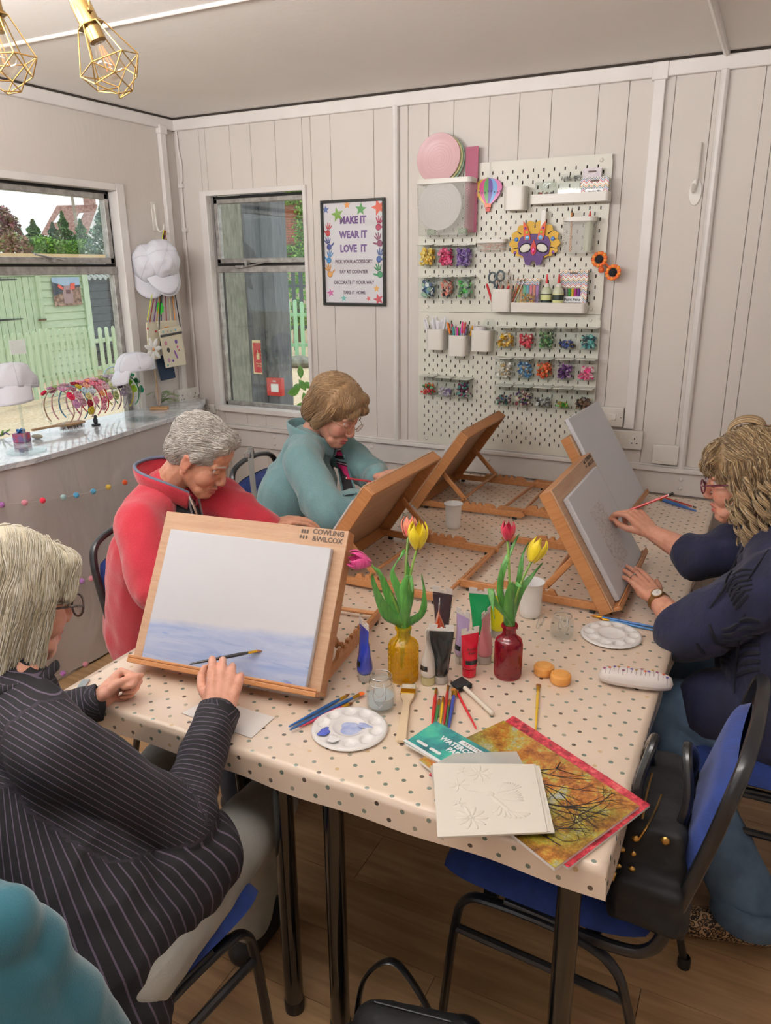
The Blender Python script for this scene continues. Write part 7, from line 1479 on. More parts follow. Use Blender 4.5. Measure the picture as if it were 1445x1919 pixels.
def eyes(H, t, sk, look_down=.5, brow='8c6c50'):
    for q in (-1, 1):
        c = H(q*.0305, .0735, .002); r = .0118*H.s; b = MB(); b.ell((0, 0, 0), r, 20, 14, T3(*c)); e = b.build('eyeball', mEyeW, t, smooth=180)
        d = (H.M.to_3x3() @ V((0, 1, -look_down*.8))).normalized(); b = MB(); b.ell((0, 0, 0), (r*.5, r*.5, r*.16), 14, 8, look(c+d*r*.93, d)); b.build('iris', mIris, e, smooth=180)
        R = H.M.to_3x3().normalized(); 
        def lid(i, j, lo, hi): a = PI*i; th = lo+(hi-lo)*j; p = V((-math.cos(a), math.sin(a)*math.cos(th), math.sin(a)*math.sin(th)))*r*1.10; return c+R @ p
        for lo, hi in ((-.15-look_down*.45, 1.35), (-1.35, -.42-look_down*.25)): b = MB(); b.grid(lambda i, j: lid(i, j, lo, hi), 16, 8); o = b.build('eyelid', sk, t, smooth=180)
        b = MB(); b.tube([c+R @ (V((-math.cos(a), math.sin(a)*math.cos(-.15-look_down*.45), math.sin(a)*math.sin(-.15-look_down*.45)))*r*1.13) for a in [PI*(.12+.76*k/10) for k in range(11)]], .0006, 4); b.build('eyelashes', mat('lashes', '4c3a30', .7), t)
        b = MB(); b.tube([H(q*(.014+.034*k/6), .0945-.018*(k/6)**2, .0255+.005*math.sin(PI*k/6)) for k in range(7)], [.0012, .0024, .0028, .0026, .0022, .0016, .0008], 6, flat=.6); b.build('eyebrow', mat('brow_'+brow, brow, .9), t)
def glasses(H, t, col, wire=.0009, rx=.0235, rz=.0175, thick=False, tint=None):
    m = mat('frame_'+col, col, .25, .6 if not thick else 0, coat=.4); g = bpy.data.objects.new('glasses', None); COL.objects.link(g); g.parent = t
    for q in (-1, 1):
        L = [H(q*(.031+rx*math.cos(a)*abs(math.cos(a))**-.2 if abs(math.cos(a)) > .01 else q*0+q*.031 and (.031)), .104-.010*abs(math.cos(a))*(1 if q*math.cos(a)*q > 0 else .2), -.004+rz*math.sin(a)) if False else H(q*(.031+rx*math.cos(a)), .106-.10*max(0, rx*math.cos(a))*.35, -.004+rz*math.sin(a)) for a in [2*PI*k/28 for k in range(28)]]
        b = MB(); b.tube(L, wire*(1.9 if thick else 1), 6, closed=True); b.build('lens_rim', m, g)
        c = sum(L, V())/28; b = MB(); b.add(L+[c], [(k, (k+1) % 28, 28) for k in range(28)]); b.build('lens', thin_glass('spectacle_lens' if not tint else 'spectacle_lens_tint', tint or 'f4f4f4', .05, .02), g)
        b = MB(); b.tube(bez([H(q*(.031+rx), .098, .002), H(q*.066, .080, .004), H(q*.078, .040, .004), H(q*.081, -.006, .004), H(q*.080, -.022, -.008)], 5), wire*(2.0 if thick else 1), 6, flat=2.2 if thick else 1); b.build('temple_arm', m, g)
    b = MB(); b.tube(bez([H(-.0085, .106, -.002), H(0, .111, .003), H(.0085, .106, -.002)], 4), wire*1.3, 6); b.build('bridge', m, g); return g
def hand(b, Wp, Fd, Pn, side, curls, thumb, s=1., spread=1.):
    "side -1 right hand, +1 left; curls per finger (3 joint angles); thumb: three directions in the hand frame (x toward the thumb side)"
    y = V(Fd).normalized(); z = -V(Pn); z = (z-y*z.dot(y)).normalized(); x = y.cross(z); M = axes(V(Wp), x, y, z) @ Matrix.Scale(s, 4); tips = []
    def P(a): return M @ V(a)
    base = [(.029, .084), (.010, .089), (-.0095, .085), (-.028, .075)]; ls = [(.041, .024, .019), (.045, .028, .020), (.041, .026, .020), (.032, .019, .017)]
    for k, ((bx_, by), (l1, l2, l3), cu) in enumerate(zip(base, ls, curls)):
        q = side*bx_; b.cap(P((q*.45, .0, 0)), P((q*.95, by-.006, 0)), .0165*s, .0105*s, 10); p = V((q, by, 0)); th = 0; sp = side*(.10, .03, -.04, -.12)[k]*spread
        for l, cc, r0, r1 in zip((l1, l2, l3), cu, (.0088, .0080, .0072), (.0080, .0072, .0060)):
            th += cc; d = V((math.sin(sp)*math.cos(th), math.cos(th)*math.cos(sp), -math.sin(th))); p2 = p+d*l; b.cap(P(p), P(p2), r0*s*(.9 if k == 3 else 1), r1*s*(.9 if k == 3 else 1), 10); p = p2; sp *= .6
        tips.append(P(p))
    b.ell((0, 0, 0), (.030, .034, .0135), 14, 10, M @ T3(0, .050, -.002)); b.ell((0, 0, 0), (.015, .028, .0145), 12, 8, M @ T3(side*.020, .030, -.010)); b.ell((0, 0, 0), (.012, .030, .012), 12, 8, M @ T3(-side*.022, .034, -.008))
    p = V((side*.020, .022, -.008))
    for d, l, r0, r1 in zip(thumb, (.040, .030, .024), (.0135, .0105, .0092), (.0105, .0092, .0070)): d = V((side*d[0], d[1], d[2])).normalized(); p2 = p+d*l; b.cap(P(p), P(p2), r0*s, r1*s, 10); p = p2
    tips.append(P(p)); return tips, M
def nails(tips, M, t, back):
    for k, p in enumerate(tips): b = MB(); b.ell((0, 0, 0), (.0045, .0055, .0012), 8, 5, look(p+V(back).normalized()*.0062, back)); b.build('fingernail', mat('nail', 'e0b0a4', .25, coat=.3), t, smooth=180)
def segdist(P, a, c):
    a, c = np.array(a), np.array(c); d = c-a; L2 = (d*d).sum(); t_ = np.clip(((P-a)@d)/L2, 0, 1); return np.linalg.norm(P-a-t_[:, None]*d, axis=1), t_*math.sqrt(L2)
def wrinkle(o, amp, sc, seed=0, stretch=None, elbows=()):
    me = o.data; P = getv(me); N_ = getn(me); out = np.empty(len(P)); S = V(stretch or (1, 1, 1)); off = V((seed*3.1, seed*1.7, seed))
    for i, p in enumerate(P):
        q = V((p[0]*S.x, p[1]*S.y, p[2]*S.z))*sc+off; n1 = noise.noise(q); out[i] = (1-abs(n1)*2.2)*.6+noise.noise(q*2.3)*.4
    A = np.full(len(P), amp)
    for e, r in elbows: A += amp*1.2*np.exp(-((P-np.array(e))**2).sum(1)/(r*r))
    setv(me, P+N_*(out*A)[:, None]*1.0)
def garment(name, m, t, caps, voxel=.008, smooth=4, amp=.004, sc=14, seed=0, ells=(), elbows=(), stretch=None):
    b = MB()
    for a, c, ra, rb in caps: b.cap(a, c, ra, rb, 16)
    for c, r, M in ells: b.ell((0, 0, 0), r, 20, 14, (M or Matrix.Identity(4)) if c is None else T3(*c) @ (M or Matrix.Identity(4)))
    o = b.build(name, m, t); evalmesh(o, voxel, smooth)
    if amp: wrinkle(o, amp, sc, seed, stretch, elbows)
    return o
def bvh(o): return BVHTree.FromPolygons([v.co.copy() for v in o.data.vertices], [tuple(p.vertices) for p in o.data.polygons])
def hair(t, H, volume, flow, n, length, cols, seed, voxel=.006, smooth=4, off=.003, rad=.0012, wave=0., wf=60, zmin=-1, mask=None, extra=None, amp=.003):
    b = MB()
    for kind, *a in volume:
        if kind == 'e': b.ell(a[0], a[1], 18, 12, H.M)
        else: b.cap(H(*a[0]), H(*a[1]), a[2]*H.s, a[3]*H.s, 12)
    mats = [mat('hair_'+c, c, .45, sheen=.2, fn=(lambda n_, c=c: n_.bump(n_.noise(n_.map(n_.obj(), (250, 250, 40)), 1, 3), .5, .002))) for c in cols]
    o = b.build('hair', mats[1:2], t); evalmesh(o, voxel, smooth); wrinkle(o, amp, 42, seed, (1, 1, .4)); me = o.data; T = bvh(o); random.seed(seed); sb = MB(); nv = len(me.vertices); vs = me.vertices; M3 = H.M.to_3x3()
    for i in range(n):
        v = vs[random.randrange(nv)]; p = v.co.copy(); q = H.I @ p
        if mask and not mask(q): continue
        P = []; L = length*random.uniform(.5, 1.2); steps = 10; ph = random.uniform(0, 6.28); o_ = off*random.uniform(.3, 1.6)
        for k in range(steps):
            loc, nor, idx, d = T.find_nearest(p)
            if loc is None: break
            side = nor.cross(V((0, 0, 1)))
            P.append(loc+nor*(o_+.0015*math.sin(k+ph))+side*(wave*math.sin(wf*k*L/steps+ph))); q = H.I @ loc; f = M3 @ V(flow(q, i)); f = f-nor*f.dot(nor)
            if f.length < 1e-5: break
            p = loc+f.normalized()*(L/steps)
            if (H.I @ p).z < zmin: P.append(p); break
        if len(P) > 3: sb.m = random.randrange(len(cols)); r = rad*random.uniform(.6, 1.5); m_ = len(P); sb.tube(P, [r*(.5+.5*math.sin(PI*(k+.6)/(m_+.2))) for k in range(m_)], 3)
    if extra: extra(sb)
    sb.build('hair_strands', mats, o, smooth=180, kind='stuff'); return o
# ---------------------------------------------------------------- 1: blonde woman painting, bottom left
mSt = mat('striped_shirt', '1a1620', .85, fn=lambda n: (lambda s: (n.l(n.mix(n.math('MULTIPLY', n.ramp(n.math('FRACT', n.math('MULTIPLY', s, 1/.0105)), [(0, 1.), (.15, 0.), (.5, 0.)], 'CONSTANT'), .62), n.mix(n.ramp(n.math('FRACT', n.math('MULTIPLY', s, 1/.0345)), [(0, 0.), (.66, 1.)], 'CONSTANT'), '0e0c13', '120e16'), '62566a'), n.b.inputs['Base Color'])))(n.n('Attribute', _attribute_name='sv').outputs['Fac']))
mTr = mat('grey_trousers', 'a4a49e', .85, fn=noisy('9a9a94', 'aeaea8', 10, .3, 300)); mShoe = mat('black_shoe', '141314', .5)
t = thing('person', 'woman with a blonde bob and dark striped shirt painting the seascape', 'person')
H1 = Head(D(30, 1122, 1.42), (.30, .90, -.30), 1.0); nb = V((1.80, -2.665, .985)); shR, shL = V((1.965, -2.715, .925)), V((1.665, -2.60, .935)); elR, wrR = D(338, 1548, 1.47), D(410, 1334, 1.64); elL, wrL = V((1.56, -2.52, .735)), D(178, 1318, 1.735); pel = V((1.965, -2.735, .56)); ch1 = V((1.84, -2.70, .80))
b = MB(); head_parts(b, H1); b.cap(H1(0, -.030, -.05), nb, .050, .055, 12); b.cap(nb, ch1, .07, .09, 12); b.cap(ch1, pel, .08, .09, 12)
for s_, e_, w_ in ((shR, elR, wrR), (shL, elL, wrL)): b.cap(nb, s_, .05, .045, 10); b.cap(s_, e_, .042, .036, 10); b.cap(e_, w_, .034, .022, 10)
kh = D(432, 1222, 1.72); 
tR, MR = hand(b, wrR, kh-wrR, (kh-CAM).normalized()*1.0+V((-.25, .15, -.35)), -1, [(.75, .95, .5), (.85, 1.0, .6), (.95, 1.1, .6), (1.05, 1.1, .6)], [(.55, .8, -.45), (.2, .95, -.5), (-.1, .9, -.3)], 1.13)
kl = D(236, 1262, 1.80); tL, ML = hand(b, wrL, kl-wrL, (.75, -.35, -.45), 1, [(1.35, 1.5, .9), (1.40, 1.55, .9), (1.45, 1.55, .9), (1.5, 1.5, .9)], [(.35, .9, -.35), (-.1, 1.0, -.45), (-.3, .9, -.4)], 1.0)
for s_ in (-1, 1): b.cap(pel+V((s_*.07, 0, -.02)), pel+V((s_*.08, .1, -.03)), .07, .07, 10)
body = b.build('body', mSkin[0], t); evalmesh(body, .0031, 5, .5); head_sculpt(body.data, H1, .1); eyes(H1, t, mSkin[0], .5, 'a08c6c'); glasses(H1, t, '3c2c28', .0012, .026, .021, True); nails(tR[:1], MR, t, MR.to_3x3() @ V((0, .2, 1)))
arms = [(shR, elR, 'a'), (elR, wrR, 'a'), (shL, elL, 'a'), (elL, wrL, 'a')]
caps = [(nb+V((-.02, 0, -.01)), shR, .066, .066), (nb, shL, .066, .066), (nb+V((0, .0, -.04)), ch1, .085, .145), (ch1+V((-.05, -.02, 0)), pel+V((-.06, -.02, 0)), .13, .150), (ch1+V((.05, 0, 0)), pel+V((.07, 0, .02)), .12, .140), (shR, elR, .068, .062), (elR, elR.lerp(wrR, .93), .056, .043), (shL, elL, .066, .058), (elL, elL.lerp(wrL, .90), .054, .040),
        (pel+V((.08, .0, .02)), V((2.07, -2.52, .585)), .122, .092), (pel+V((-.07, 0, 0)), V((1.79, -2.48, .57)), .135, .10), (pel+V((0, -.03, 0)), pel+V((.03, -.05, -.14)), .16, .175), (pel+V((.05, -.05, -.02)), pel+V((.10, -.04, -.08)), .155, .125)]
sh = garment('striped_shirt', mSt, t, caps, (.0075), 4, .0115, 8, 1, elbows=((elR, .09), (elL, .08), (shR+V((0, 0, -.06)), .08)), stretch=(1.3, 1.3, .55))
P = getv(sh.data); best = np.full(len(P), 9.); sv = np.zeros(len(P)); f1 = np.array((.36, .93, 0)); r1 = np.array((.93, -.36, 0))
def across(a, c): d_ = (V(c)-V(a)).normalized(); x_ = d_.cross((V(a)-CAM).normalized()).normalized(); return (P-np.array(a))@np.array(x_)
for a, c, up_ in ((shR, elR, 1), (elR, wrR, 0), (shL, elL, 1), (elL, wrL, 0)):
    d, tt = segdist(P, a, c); d = d-.015; m_ = d < best; best = np.where(m_, d, best); sv = np.where(m_, across(a, c)*1.05 if up_ else tt, sv)
for a, c in ((nb, ch1), (ch1, pel), (pel+V((.08, 0, 0)), V((2.07, -2.50, .575))), (pel+V((-.08, 0, 0)), V((1.79, -2.48, .57)))):
    d, tt = segdist(P, a, c); d = d-.075; m_ = d < best; best = np.where(m_, d, best); sv = np.where(m_, np.where(P[:, 2] > .885, P[:, 2]*1.1+P@f1*.5, np.arctan2((P-np.array(ch1))@f1, (P-np.array(ch1))@r1)*.150+P[:, 2]*.05), sv)
attr(sh.data, 'sv', sv+1.0)
b = MB()
for (e, w_, rr) in ((elR, wrR, .0445), (elL, wrL, .0415)): c = e.lerp(w_, .93); d = (w_-e).normalized(); b.lathe([(rr-.004, -.022), (rr, -.020), (rr+.0015, .022), (rr-.002, .024), (rr-.006, .018)], 28, look(c, d))
cf = b.build('cuffs', mSt, t, kind='stuff'); Pc = getv(cf.data); attr(cf.data, 'sv', 1+Pc[:, 2]*1.2+Pc[:, 0])
b = MB(); b.tube(bez([nb+V((.05, .07, .015)), nb+V((.078, 0, .02)), nb+V((.05, -.065, .03)), nb+V((-.04, -.065, .03)), nb+V((-.078, .01, .02)), nb+V((-.04, .08, .01))], 5), .011, 10, flat=.6); cf = b.build('collar', mSt, t, smooth=180); Pc = getv(cf.data); attr(cf.data, 'sv', 1+Pc[:, 0]+Pc[:, 1])
kR, kL, aR, aL = D(505, 1505, 1.88), V((1.70, -2.19, .475)), V((1.955, -2.235, .12)), V((1.70, -2.17, .12))
tr = garment('trousers', mTr, t, [(pel+V((.13, .0, -.02)), kR, .094, .072), (kR, aR, .068, .058), (pel+V((-.08, .03, -.045)), kL, .096, .074), (kL, aL, .068, .056), (pel+V((-.08, 0, -.03)), pel+V((.10, 0, -.03)), .11, .11)], .009, 4, .0022, 9, 2, elbows=((kR, .08),))
for a in (aR, aL): b = MB(); b.cap(a+V((0, -.03, -.075)), a+V((0, .13, -.085)), .040, .034, 14); b.cap(a+V((0, -.01, -.01)), a+V((0, 0, -.07)), .036, .036, 12); o = b.build('shoe', mShoe, t); evalmesh(o, .006, 3)
def fl1(q, i):
    s = 1 if q.x > 0 else -1
    if q.z > .085: return (s*1.0, .10 if q.y > .03 else -.15, -.5)
    if q.y > .07 and q.z > 0: return (s*.5, .1, -1)
    return (s*.03, -.06+.02*math.sin(i), -1.)
hair(t, H1, [('e', (0, -.022, .047), (.090, .104, .088)), ('e', (.0, -.060, -.02), (.084, .062, .11)), ('c', (.066, .010, .03), (.074, .012, -.165), .030, .020), ('c', (-.066, .010, .03), (-.074, .012, -.165), .030, .022), ('c', (.070, -.035, .03), (.076, -.045, -.172), .034, .024), ('c', (-.070, -.035, .03), (-.076, -.045, -.172), .034, .024), ('c', (.03, -.09, .0), (.035, -.098, -.170), .04, .026), ('c', (-.03, -.09, .0), (-.035, -.098, -.170), .04, .026), ('c', (-.035, .066, .078), (.035, .066, .078), .026, .026), ('c', (.035, .070, .075), (.056, .070, .022), .020, .012)],
     fl1, 3600, .16, ['ddd5c2', 'cfc5ad', 'e9e3d6', 'beb297'], 3, .006, 5, .003, .0010, .0006, 40, -.198)
br0 = MR @ V((-.020, .095, -.030)); tip = D(492, 1218, 1.795); gp = (tR[0]*.5+tR[4]*.5); gp = gp.lerp(D(400, 1228, (gp-CAM).dot(FW)), .7); back = gp+(gp-tip).normalized()*.05
brush(None, None, '15161c', 'black handled brush held against the seascape canvas by the blonde woman', 'flat', .0036, group=None, wpos=(tip, back)) if True else 0
# teal jacket over her chair
mTeal = mat('teal_fleece', '18505d', .95, sheen=.3, fn=lambda n: n.bump(n.noise(n.obj(), 400, 2), .4, .002))
o = garment('fleece_jacket', mTeal, None, [(V((1.655, -2.96, 0.785)), V((2.075, -2.93, 0.795)), .055, .055), (V((1.695, -2.98, 0.745)), V((1.715, -3.0, 0.425)), .06, .09), (V((1.885, -2.97, 0.765)), V((1.895, -3.0, 0.425)), .07, .09), (V((2.065, -2.94, 0.765)), V((2.165, -2.95, 0.425)), .06, .10), (V((2.085, -2.90, 0.765)), V((2.185, -2.86, 0.445)), .04, .06)], .009, 5, .019, 7, 5)
tag(o, 'teal fleece jacket hung over the blonde woman\'s chair', 'jacket')
# ---------------------------------------------------------------- 2: silver haired woman in the red fleece
def fleece(c1, c2): return lambda n: (n.l(n.ramp(n.noise(n.obj(), 260, 2), [(.3, c1), (.7, c2)]), n.b.inputs['Base Color']), n.bump(n.noise(n.obj(), 330, 3), .55, .003))
mRedF = mat('red_fleece', 'c8283c', .95, sheen=.4, fn=fleece('ae2436', 'ba2a3c')); mGreyTrim = mat('slate_trim', '5c6478', .8)
t = thing('person', 'silver haired woman in a red fleece looking down at her easel', 'person')
H2 = Head(D(376, 856, 2.32), (.84, .20, -.56), .95, roll=0); nb = V((1.325, -1.715, 1.045)); shR, shL = D(262, 978, 2.24), V((1.42, -1.56, .985)); elR, wrR = D(290, 1100, 2.20), V((1.62, -1.72, .84)); elL, wrL = D(455, 965, 2.45), D(505, 985, 2.46); pel, ch1 = V((1.22, -1.70, .55)), V((1.30, -1.72, .84))
b = MB(); head_parts(b, H2); b.cap(H2(0, -.030, -.05), nb, .052, .056, 12); b.cap(nb, ch1, .07, .09, 12); b.cap(ch1, pel, .08, .09, 12)
for s_, e_, w_ in ((shR, elR, wrR), (shL, elL, wrL)): b.cap(nb, s_, .05, .045, 10); b.cap(s_, e_, .042, .036, 10); b.cap(e_, w_, .034, .022, 10)
hand(b, wrR, (.6, .4, .3), (0, 0, -1), -1, [(.5, .7, .4)]*4, [(.7, .7, -.3), (.3, .9, -.3), (0, 1, -.2)]); hand(b, wrL, D(548, 974, 2.47)-wrL, (.2, .2, -1), 1, [(.35, .4, .3)]*4, [(.5, .8, -.3), (.2, .9, -.3), (0, 1, -.2)], .95)
body = b.build('body', mSkin[1], t); evalmesh(body, .0031, 5, .5); head_sculpt(body.data, H2, .8, 1.2); eyes(H2, t, mSkin[1], .6, 'b0a8a0')
b = MB(); b.ell(H2(.080, .0, -.036), .003, 8, 6); b.build('earring', mFer, t)
fc = [(nb+V((-.01, 0, -.01)), shR, .072, .072), (nb, shL, .070, .072), (nb+V((-.02, 0, -.05)), ch1, .095, .150), (ch1, pel, .150, .165), (ch1+V((0, -.06, 0)), pel+V((0, -.05, 0)), .13, .14), (ch1+V((0, .06, 0)), pel+V((0, .05, 0)), .13, .14), (shR, elR, .074, .068), (elR, elR.lerp(wrR, .93), .064, .048), (shL, elL, .070, .062), (elL, elL.lerp(wrL, .92), .058, .044)]
garment('red_fleece', mRedF, t, fc, .008, 5, .0095, 9, 7, elbows=((elR, .10), (elL, .08)), stretch=(1.2, 1.2, .7))
def collar(pts, m, h, r, name='collar', inner=None):
    P = bez(pts, 5); L = len(P); c = sum(P, V())/L
    def f(i, j): k = i*(L-1); a = int(min(k, L-2)); p = P[a].lerp(P[a+1], k-a); o_ = (p-c); o_.z = 0; o_ = o_.normalized(); return p+V((0, 0, h*j))+o_*(r*j+.004*math.sin(PI*j))
    b = MB(); b.grid(f, L*2, 6); o = b.build(name, m, t, smooth=180); s = o.modifiers.new('thick', 'SOLIDIFY'); s.thickness = .006; return [f(i/30, 1) for i in range(31)]
cn = nb+V((.015, .0, .005)); e = collar([cn+V((.085, -.02, -.045)), cn+V((.055, -.068, -.005)), cn+V((-.02, -.080, .022)), cn+V((-.075, -.03, .03)), cn+V((-.07, .05, .03)), cn+V((0, .085, .015)), cn+V((.06, .06, -.01)), cn+V((.09, .01, -.045))], mRedF, .052, .014)
b = MB(); b.tube(e, .0055, 8); b.build('collar_trim', mGreyTrim, t)
b = MB(); z0 = cn+V((.088, -.005, -.04)); b.tube(bez([e[0], z0+V((.02, -.02, -.02)), z0+V((.045, 0, -.10))], 5), .004, 6, flat=.5); b.tube(bez([e[-1], z0+V((.022, .02, -.02)), z0+V((.048, .006, -.10))], 5), .004, 6, flat=.5); b.build('zip', mat('zip_silver', '8c8c90', .4, .6), t, kind='stuff'); b = MB(); b.add([e[0], e[0]+V((.02, -.005, -.035)), z0+V((.03, .0, -.05)), z0+V((.005, .01, .01))], [(0, 1, 2, 3)]); o = b.build('zip_facing', mat('cream_facing', 'd8ccc0', .8), t); o.modifiers.new('thick', 'SOLIDIFY').thickness = .003
garment('dark_top', mat('black_knit', '16161c', .9), t, [(nb+V((.03, 0, -.02)), nb+V((.085, .0, -.085)), .060, .045)], .008, 3, .001)
garment('trousers', mat('navy_trousers', '20242e', .9), t, [(pel+V((.02, -.09, -.05)), V((1.62, -1.82, .50)), .09, .07), (V((1.62, -1.82, .50)), V((1.60, -1.82, .10)), .065, .05), (pel+V((.02, .09, -.05)), V((1.64, -1.60, .50)), .09, .07), (V((1.64, -1.60, .50)), V((1.62, -1.60, .10)), .065, .05)], .011, 3, .002)
for y in (-1.82, -1.60): b = MB(); b.cap(V((1.58, y, .05)), V((1.72, y, .045)), .040, .034, 14); o = b.build('shoe', mShoe, t); evalmesh(o, .006, 3)
def fl2(q, i): return (.35*math.sin(i*1.7)+.25*math.sin(q.z*60), -.7+.3*math.sin(q.x*50+q.z*30), -.35-.6*(q.z < .03))
hair(t, H2, [('e', (0, -.022, .052), (.086, .101, .086)), ('e', (0, -.062, .0), (.080, .055, .062)), ('c', (-.04, .050, .090), (.04, .050, .090), .030, .030), ('c', (.062, .020, .045), (.072, .004, .022), .024, .016), ('c', (-.062, .020, .045), (-.072, .004, .022), .024, .016)],
     fl2, 3800, .050, ['ccc7c0', 'bdb7b0', 'dad6d0', 'aca69e'], 4, .005, 3, .0014, .0012, .0016, 90, amp=.0045)
# ---------------------------------------------------------------- 3: woman in the teal fleece
mTealF = mat('pale_teal_fleece', '6f989c', .95, sheen=.4, fn=fleece('698f93', '74999d'))
t = thing('person', 'woman in glasses and a pale teal fleece drawing with a red pencil', 'person')
H3 = Head(D(628, 772, 2.87), (.80, -.02, -.50), 1.0); nb = V((1.395, -.985, 1.06)); shR, shL = D(566, 868, 2.78), V((1.42, -.81, 1.015)); elR, wrR = D(612, 962, 2.68), D(668, 936, 2.76); elL, wrL = D(700, 895, 2.98), D(708, 892, 2.84); pel, ch1 = V((1.24, -.96, .55)), V((1.34, -.98, .86))
b = MB(); head_parts(b, H3, .98); b.cap(H3(0, -.030, -.05), nb, .050, .055, 12); b.cap(nb, ch1, .07, .09, 12); b.cap(ch1, pel, .08, .09, 12)
for s_, e_, w_ in ((shR, elR, wrR), (shL, elL, wrL)): b.cap(nb, s_, .05, .045, 10); b.cap(s_, e_, .042, .036, 10); b.cap(e_, w_, .032, .021, 10)
kr = D(700, 912, 2.76); tR, MR = hand(b, wrR, kr-wrR, V((.2, .5, -.8)), -1, [(.6, .9, .5), (.7, 1.0, .6), (.8, 1.0, .6), (.9, 1.0, .6)], [(.5, .8, -.5), (.15, .95, -.5), (0, .9, -.4)], .95)
hand(b, wrL, D(735, 886, 2.80)-wrL, (.1, 0, -1), 1, [(.4, .6, .4)]*4, [(.6, .7, -.4), (.2, .9, -.4), (0, 1, -.3)], .95)
body = b.build('body', mSkin[2], t); evalmesh(body, .0033, 5, .5); head_sculpt(body.data, H3, .0, 1.0); eyes(H3, t, mSkin[2], .7, '9c7454'); glasses(H3, t, 'a8906c', .0009, .022, .0165, tint='f0e0e0')
fc = [(nb, shR, .070, .072), (nb, shL, .068, .070), (nb+V((-.02, 0, -.05)), ch1, .09, .150), (ch1, pel, .150, .165), (ch1+V((0, -.07, 0)), pel+V((0, -.06, 0)), .12, .14), (ch1+V((0, .07, 0)), pel+V((0, .06, 0)), .12, .14), (shR, elR, .074, .068), (elR, elR.lerp(wrR, .90), .064, .044), (shL, elL, .070, .062), (elL, elL.lerp(wrL, .85), .056, .044)]
jk = garment('teal_fleece', mTealF, t, fc, .008, 5, .0095, 8, 9, elbows=((elR, .11), (elL, .08)), stretch=(1.3, 1.3, .55)); TJ = bvh(jk)
def onj(T, u, v, off=.003): r = ray(u, v).normalized(); loc, nor, i, d_ = T.ray_cast(CAM, r); return (loc-r*off if loc else None)
cn = nb+V((.015, 0, .0)); e = collar([cn+V((.085, .0, -.05)), cn+V((.06, -.062, -.015)), cn+V((-.01, -.080, .012)), cn+V((-.072, -.03, .02)), cn+V((-.07, .04, .02)), cn+V((0, .08, .005)), cn+V((.06, .06, -.02)), cn+V((.085, .02, -.05))], mTealF, .062, .012)
mStr = mat('pink_stripe_top', '2c1c2c', .85, fn=lambda n: n.l(n.ramp(n.math('FRACT', n.math('MULTIPLY', n.n('SeparateXYZ').outputs[2] if False else (lambda s: (n.l(n.obj(), s.inputs[0]), s.outputs[2])[1])(n.n('SeparateXYZ')), 1/.052)), [(0, '1c161c'), (.22, 'c8286c'), (.52, '1c161c'), (.62, 'd8a8b8'), (.68, '1c161c'), (.80, '78989c'), (.97, '1c161c')], 'CONSTANT'), n.b.inputs['Base Color']))
opening = [(625, 842, 636, 832), (626, 852, 641, 846), (629, 864, 647, 862), (634, 878, 652, 878), (638, 892, 658, 893), (641, 906, 663, 906), (642, 918, 667, 916), (644, 930, 668, 926)]
rows = [[onj(TJ, u0+(u1-u0)*k/4, v0+(v1-v0)*k/4, .004+.004*math.sin(PI*k/4)) for k in range(5)] for (u0, v0, u1, v1) in opening]; rows = [r for r in rows if all(r)]
if len(rows) > 1:
    b = MB(); b.add([p for r in rows for p in r], [(j*5+i, j*5+i+1, (j+1)*5+i+1, (j+1)*5+i) for j in range(len(rows)-1) for i in range(4)]); b.build('striped_top', mStr, t, smooth=180)
    for s_ in (0, 4): b = MB(); b.tube(bez([r[s_] for r in rows], 3), .0035, 6); b.build('jacket_edge', mat('teal_zip_edge', '547c80', .8), t)
garment('trousers', mat('navy_trousers', '20242e', .9), t, [(pel+V((.02, -.09, -.05)), V((1.66, -1.06, .50)), .09, .07), (V((1.66, -1.06, .50)), V((1.64, -1.06, .10)), .065, .05), (pel+V((.02, .09, -.05)), V((1.66, -.84, .50)), .09, .07), (V((1.66, -.84, .50)), V((1.64, -.84, .10)), .065, .05)], .011, 3, .002)
for y in (-1.06, -.84): b = MB(); b.cap(V((1.60, y, .05)), V((1.74, y, .045)), .040, .034, 14); o = b.build('shoe', mShoe, t); evalmesh(o, .006, 3)
def fl3(q, i):
    if q.z > .075: return (.5 if q.x > 0 else -.5, .7 if q.y > 0 else -.8, -.25)
    if q.y > .045: return (.12 if q.x > 0 else -.12, .5, -1)
    return (0, -.35+.2*math.sin(q.z*40), -1)
hair(t, H3, [('e', (0, -.022, .050), (.094, .108, .092)), ('e', (0, -.070, -.01), (.086, .055, .085)), ('c', (-.042, .052, .084), (.042, .052, .084), .030, .030), ('c', (.070, .018, .04), (.076, -.015, -.050), .028, .020), ('c', (-.070, .018, .04), (-.076, -.015, -.050), .028, .020), ('c', (.03, .088, .066), (.045, .080, .044), .016, .010), ('c', (-.03, .088, .066), (-.045, .080, .044), .016, .010)],
     fl3, 3800, .070, ['ac8860', '9c7a54', 'bd9a70', '8a6a48'], 6, .006, 4, .0014, .0011, .0008, 50, amp=.0035)
tipp = D(716, 905, 2.74); endp = D(641, 895, 2.66); pencil(tipp, endp, 'red pencil in the teal fleece woman\'s hand', 'c03040')
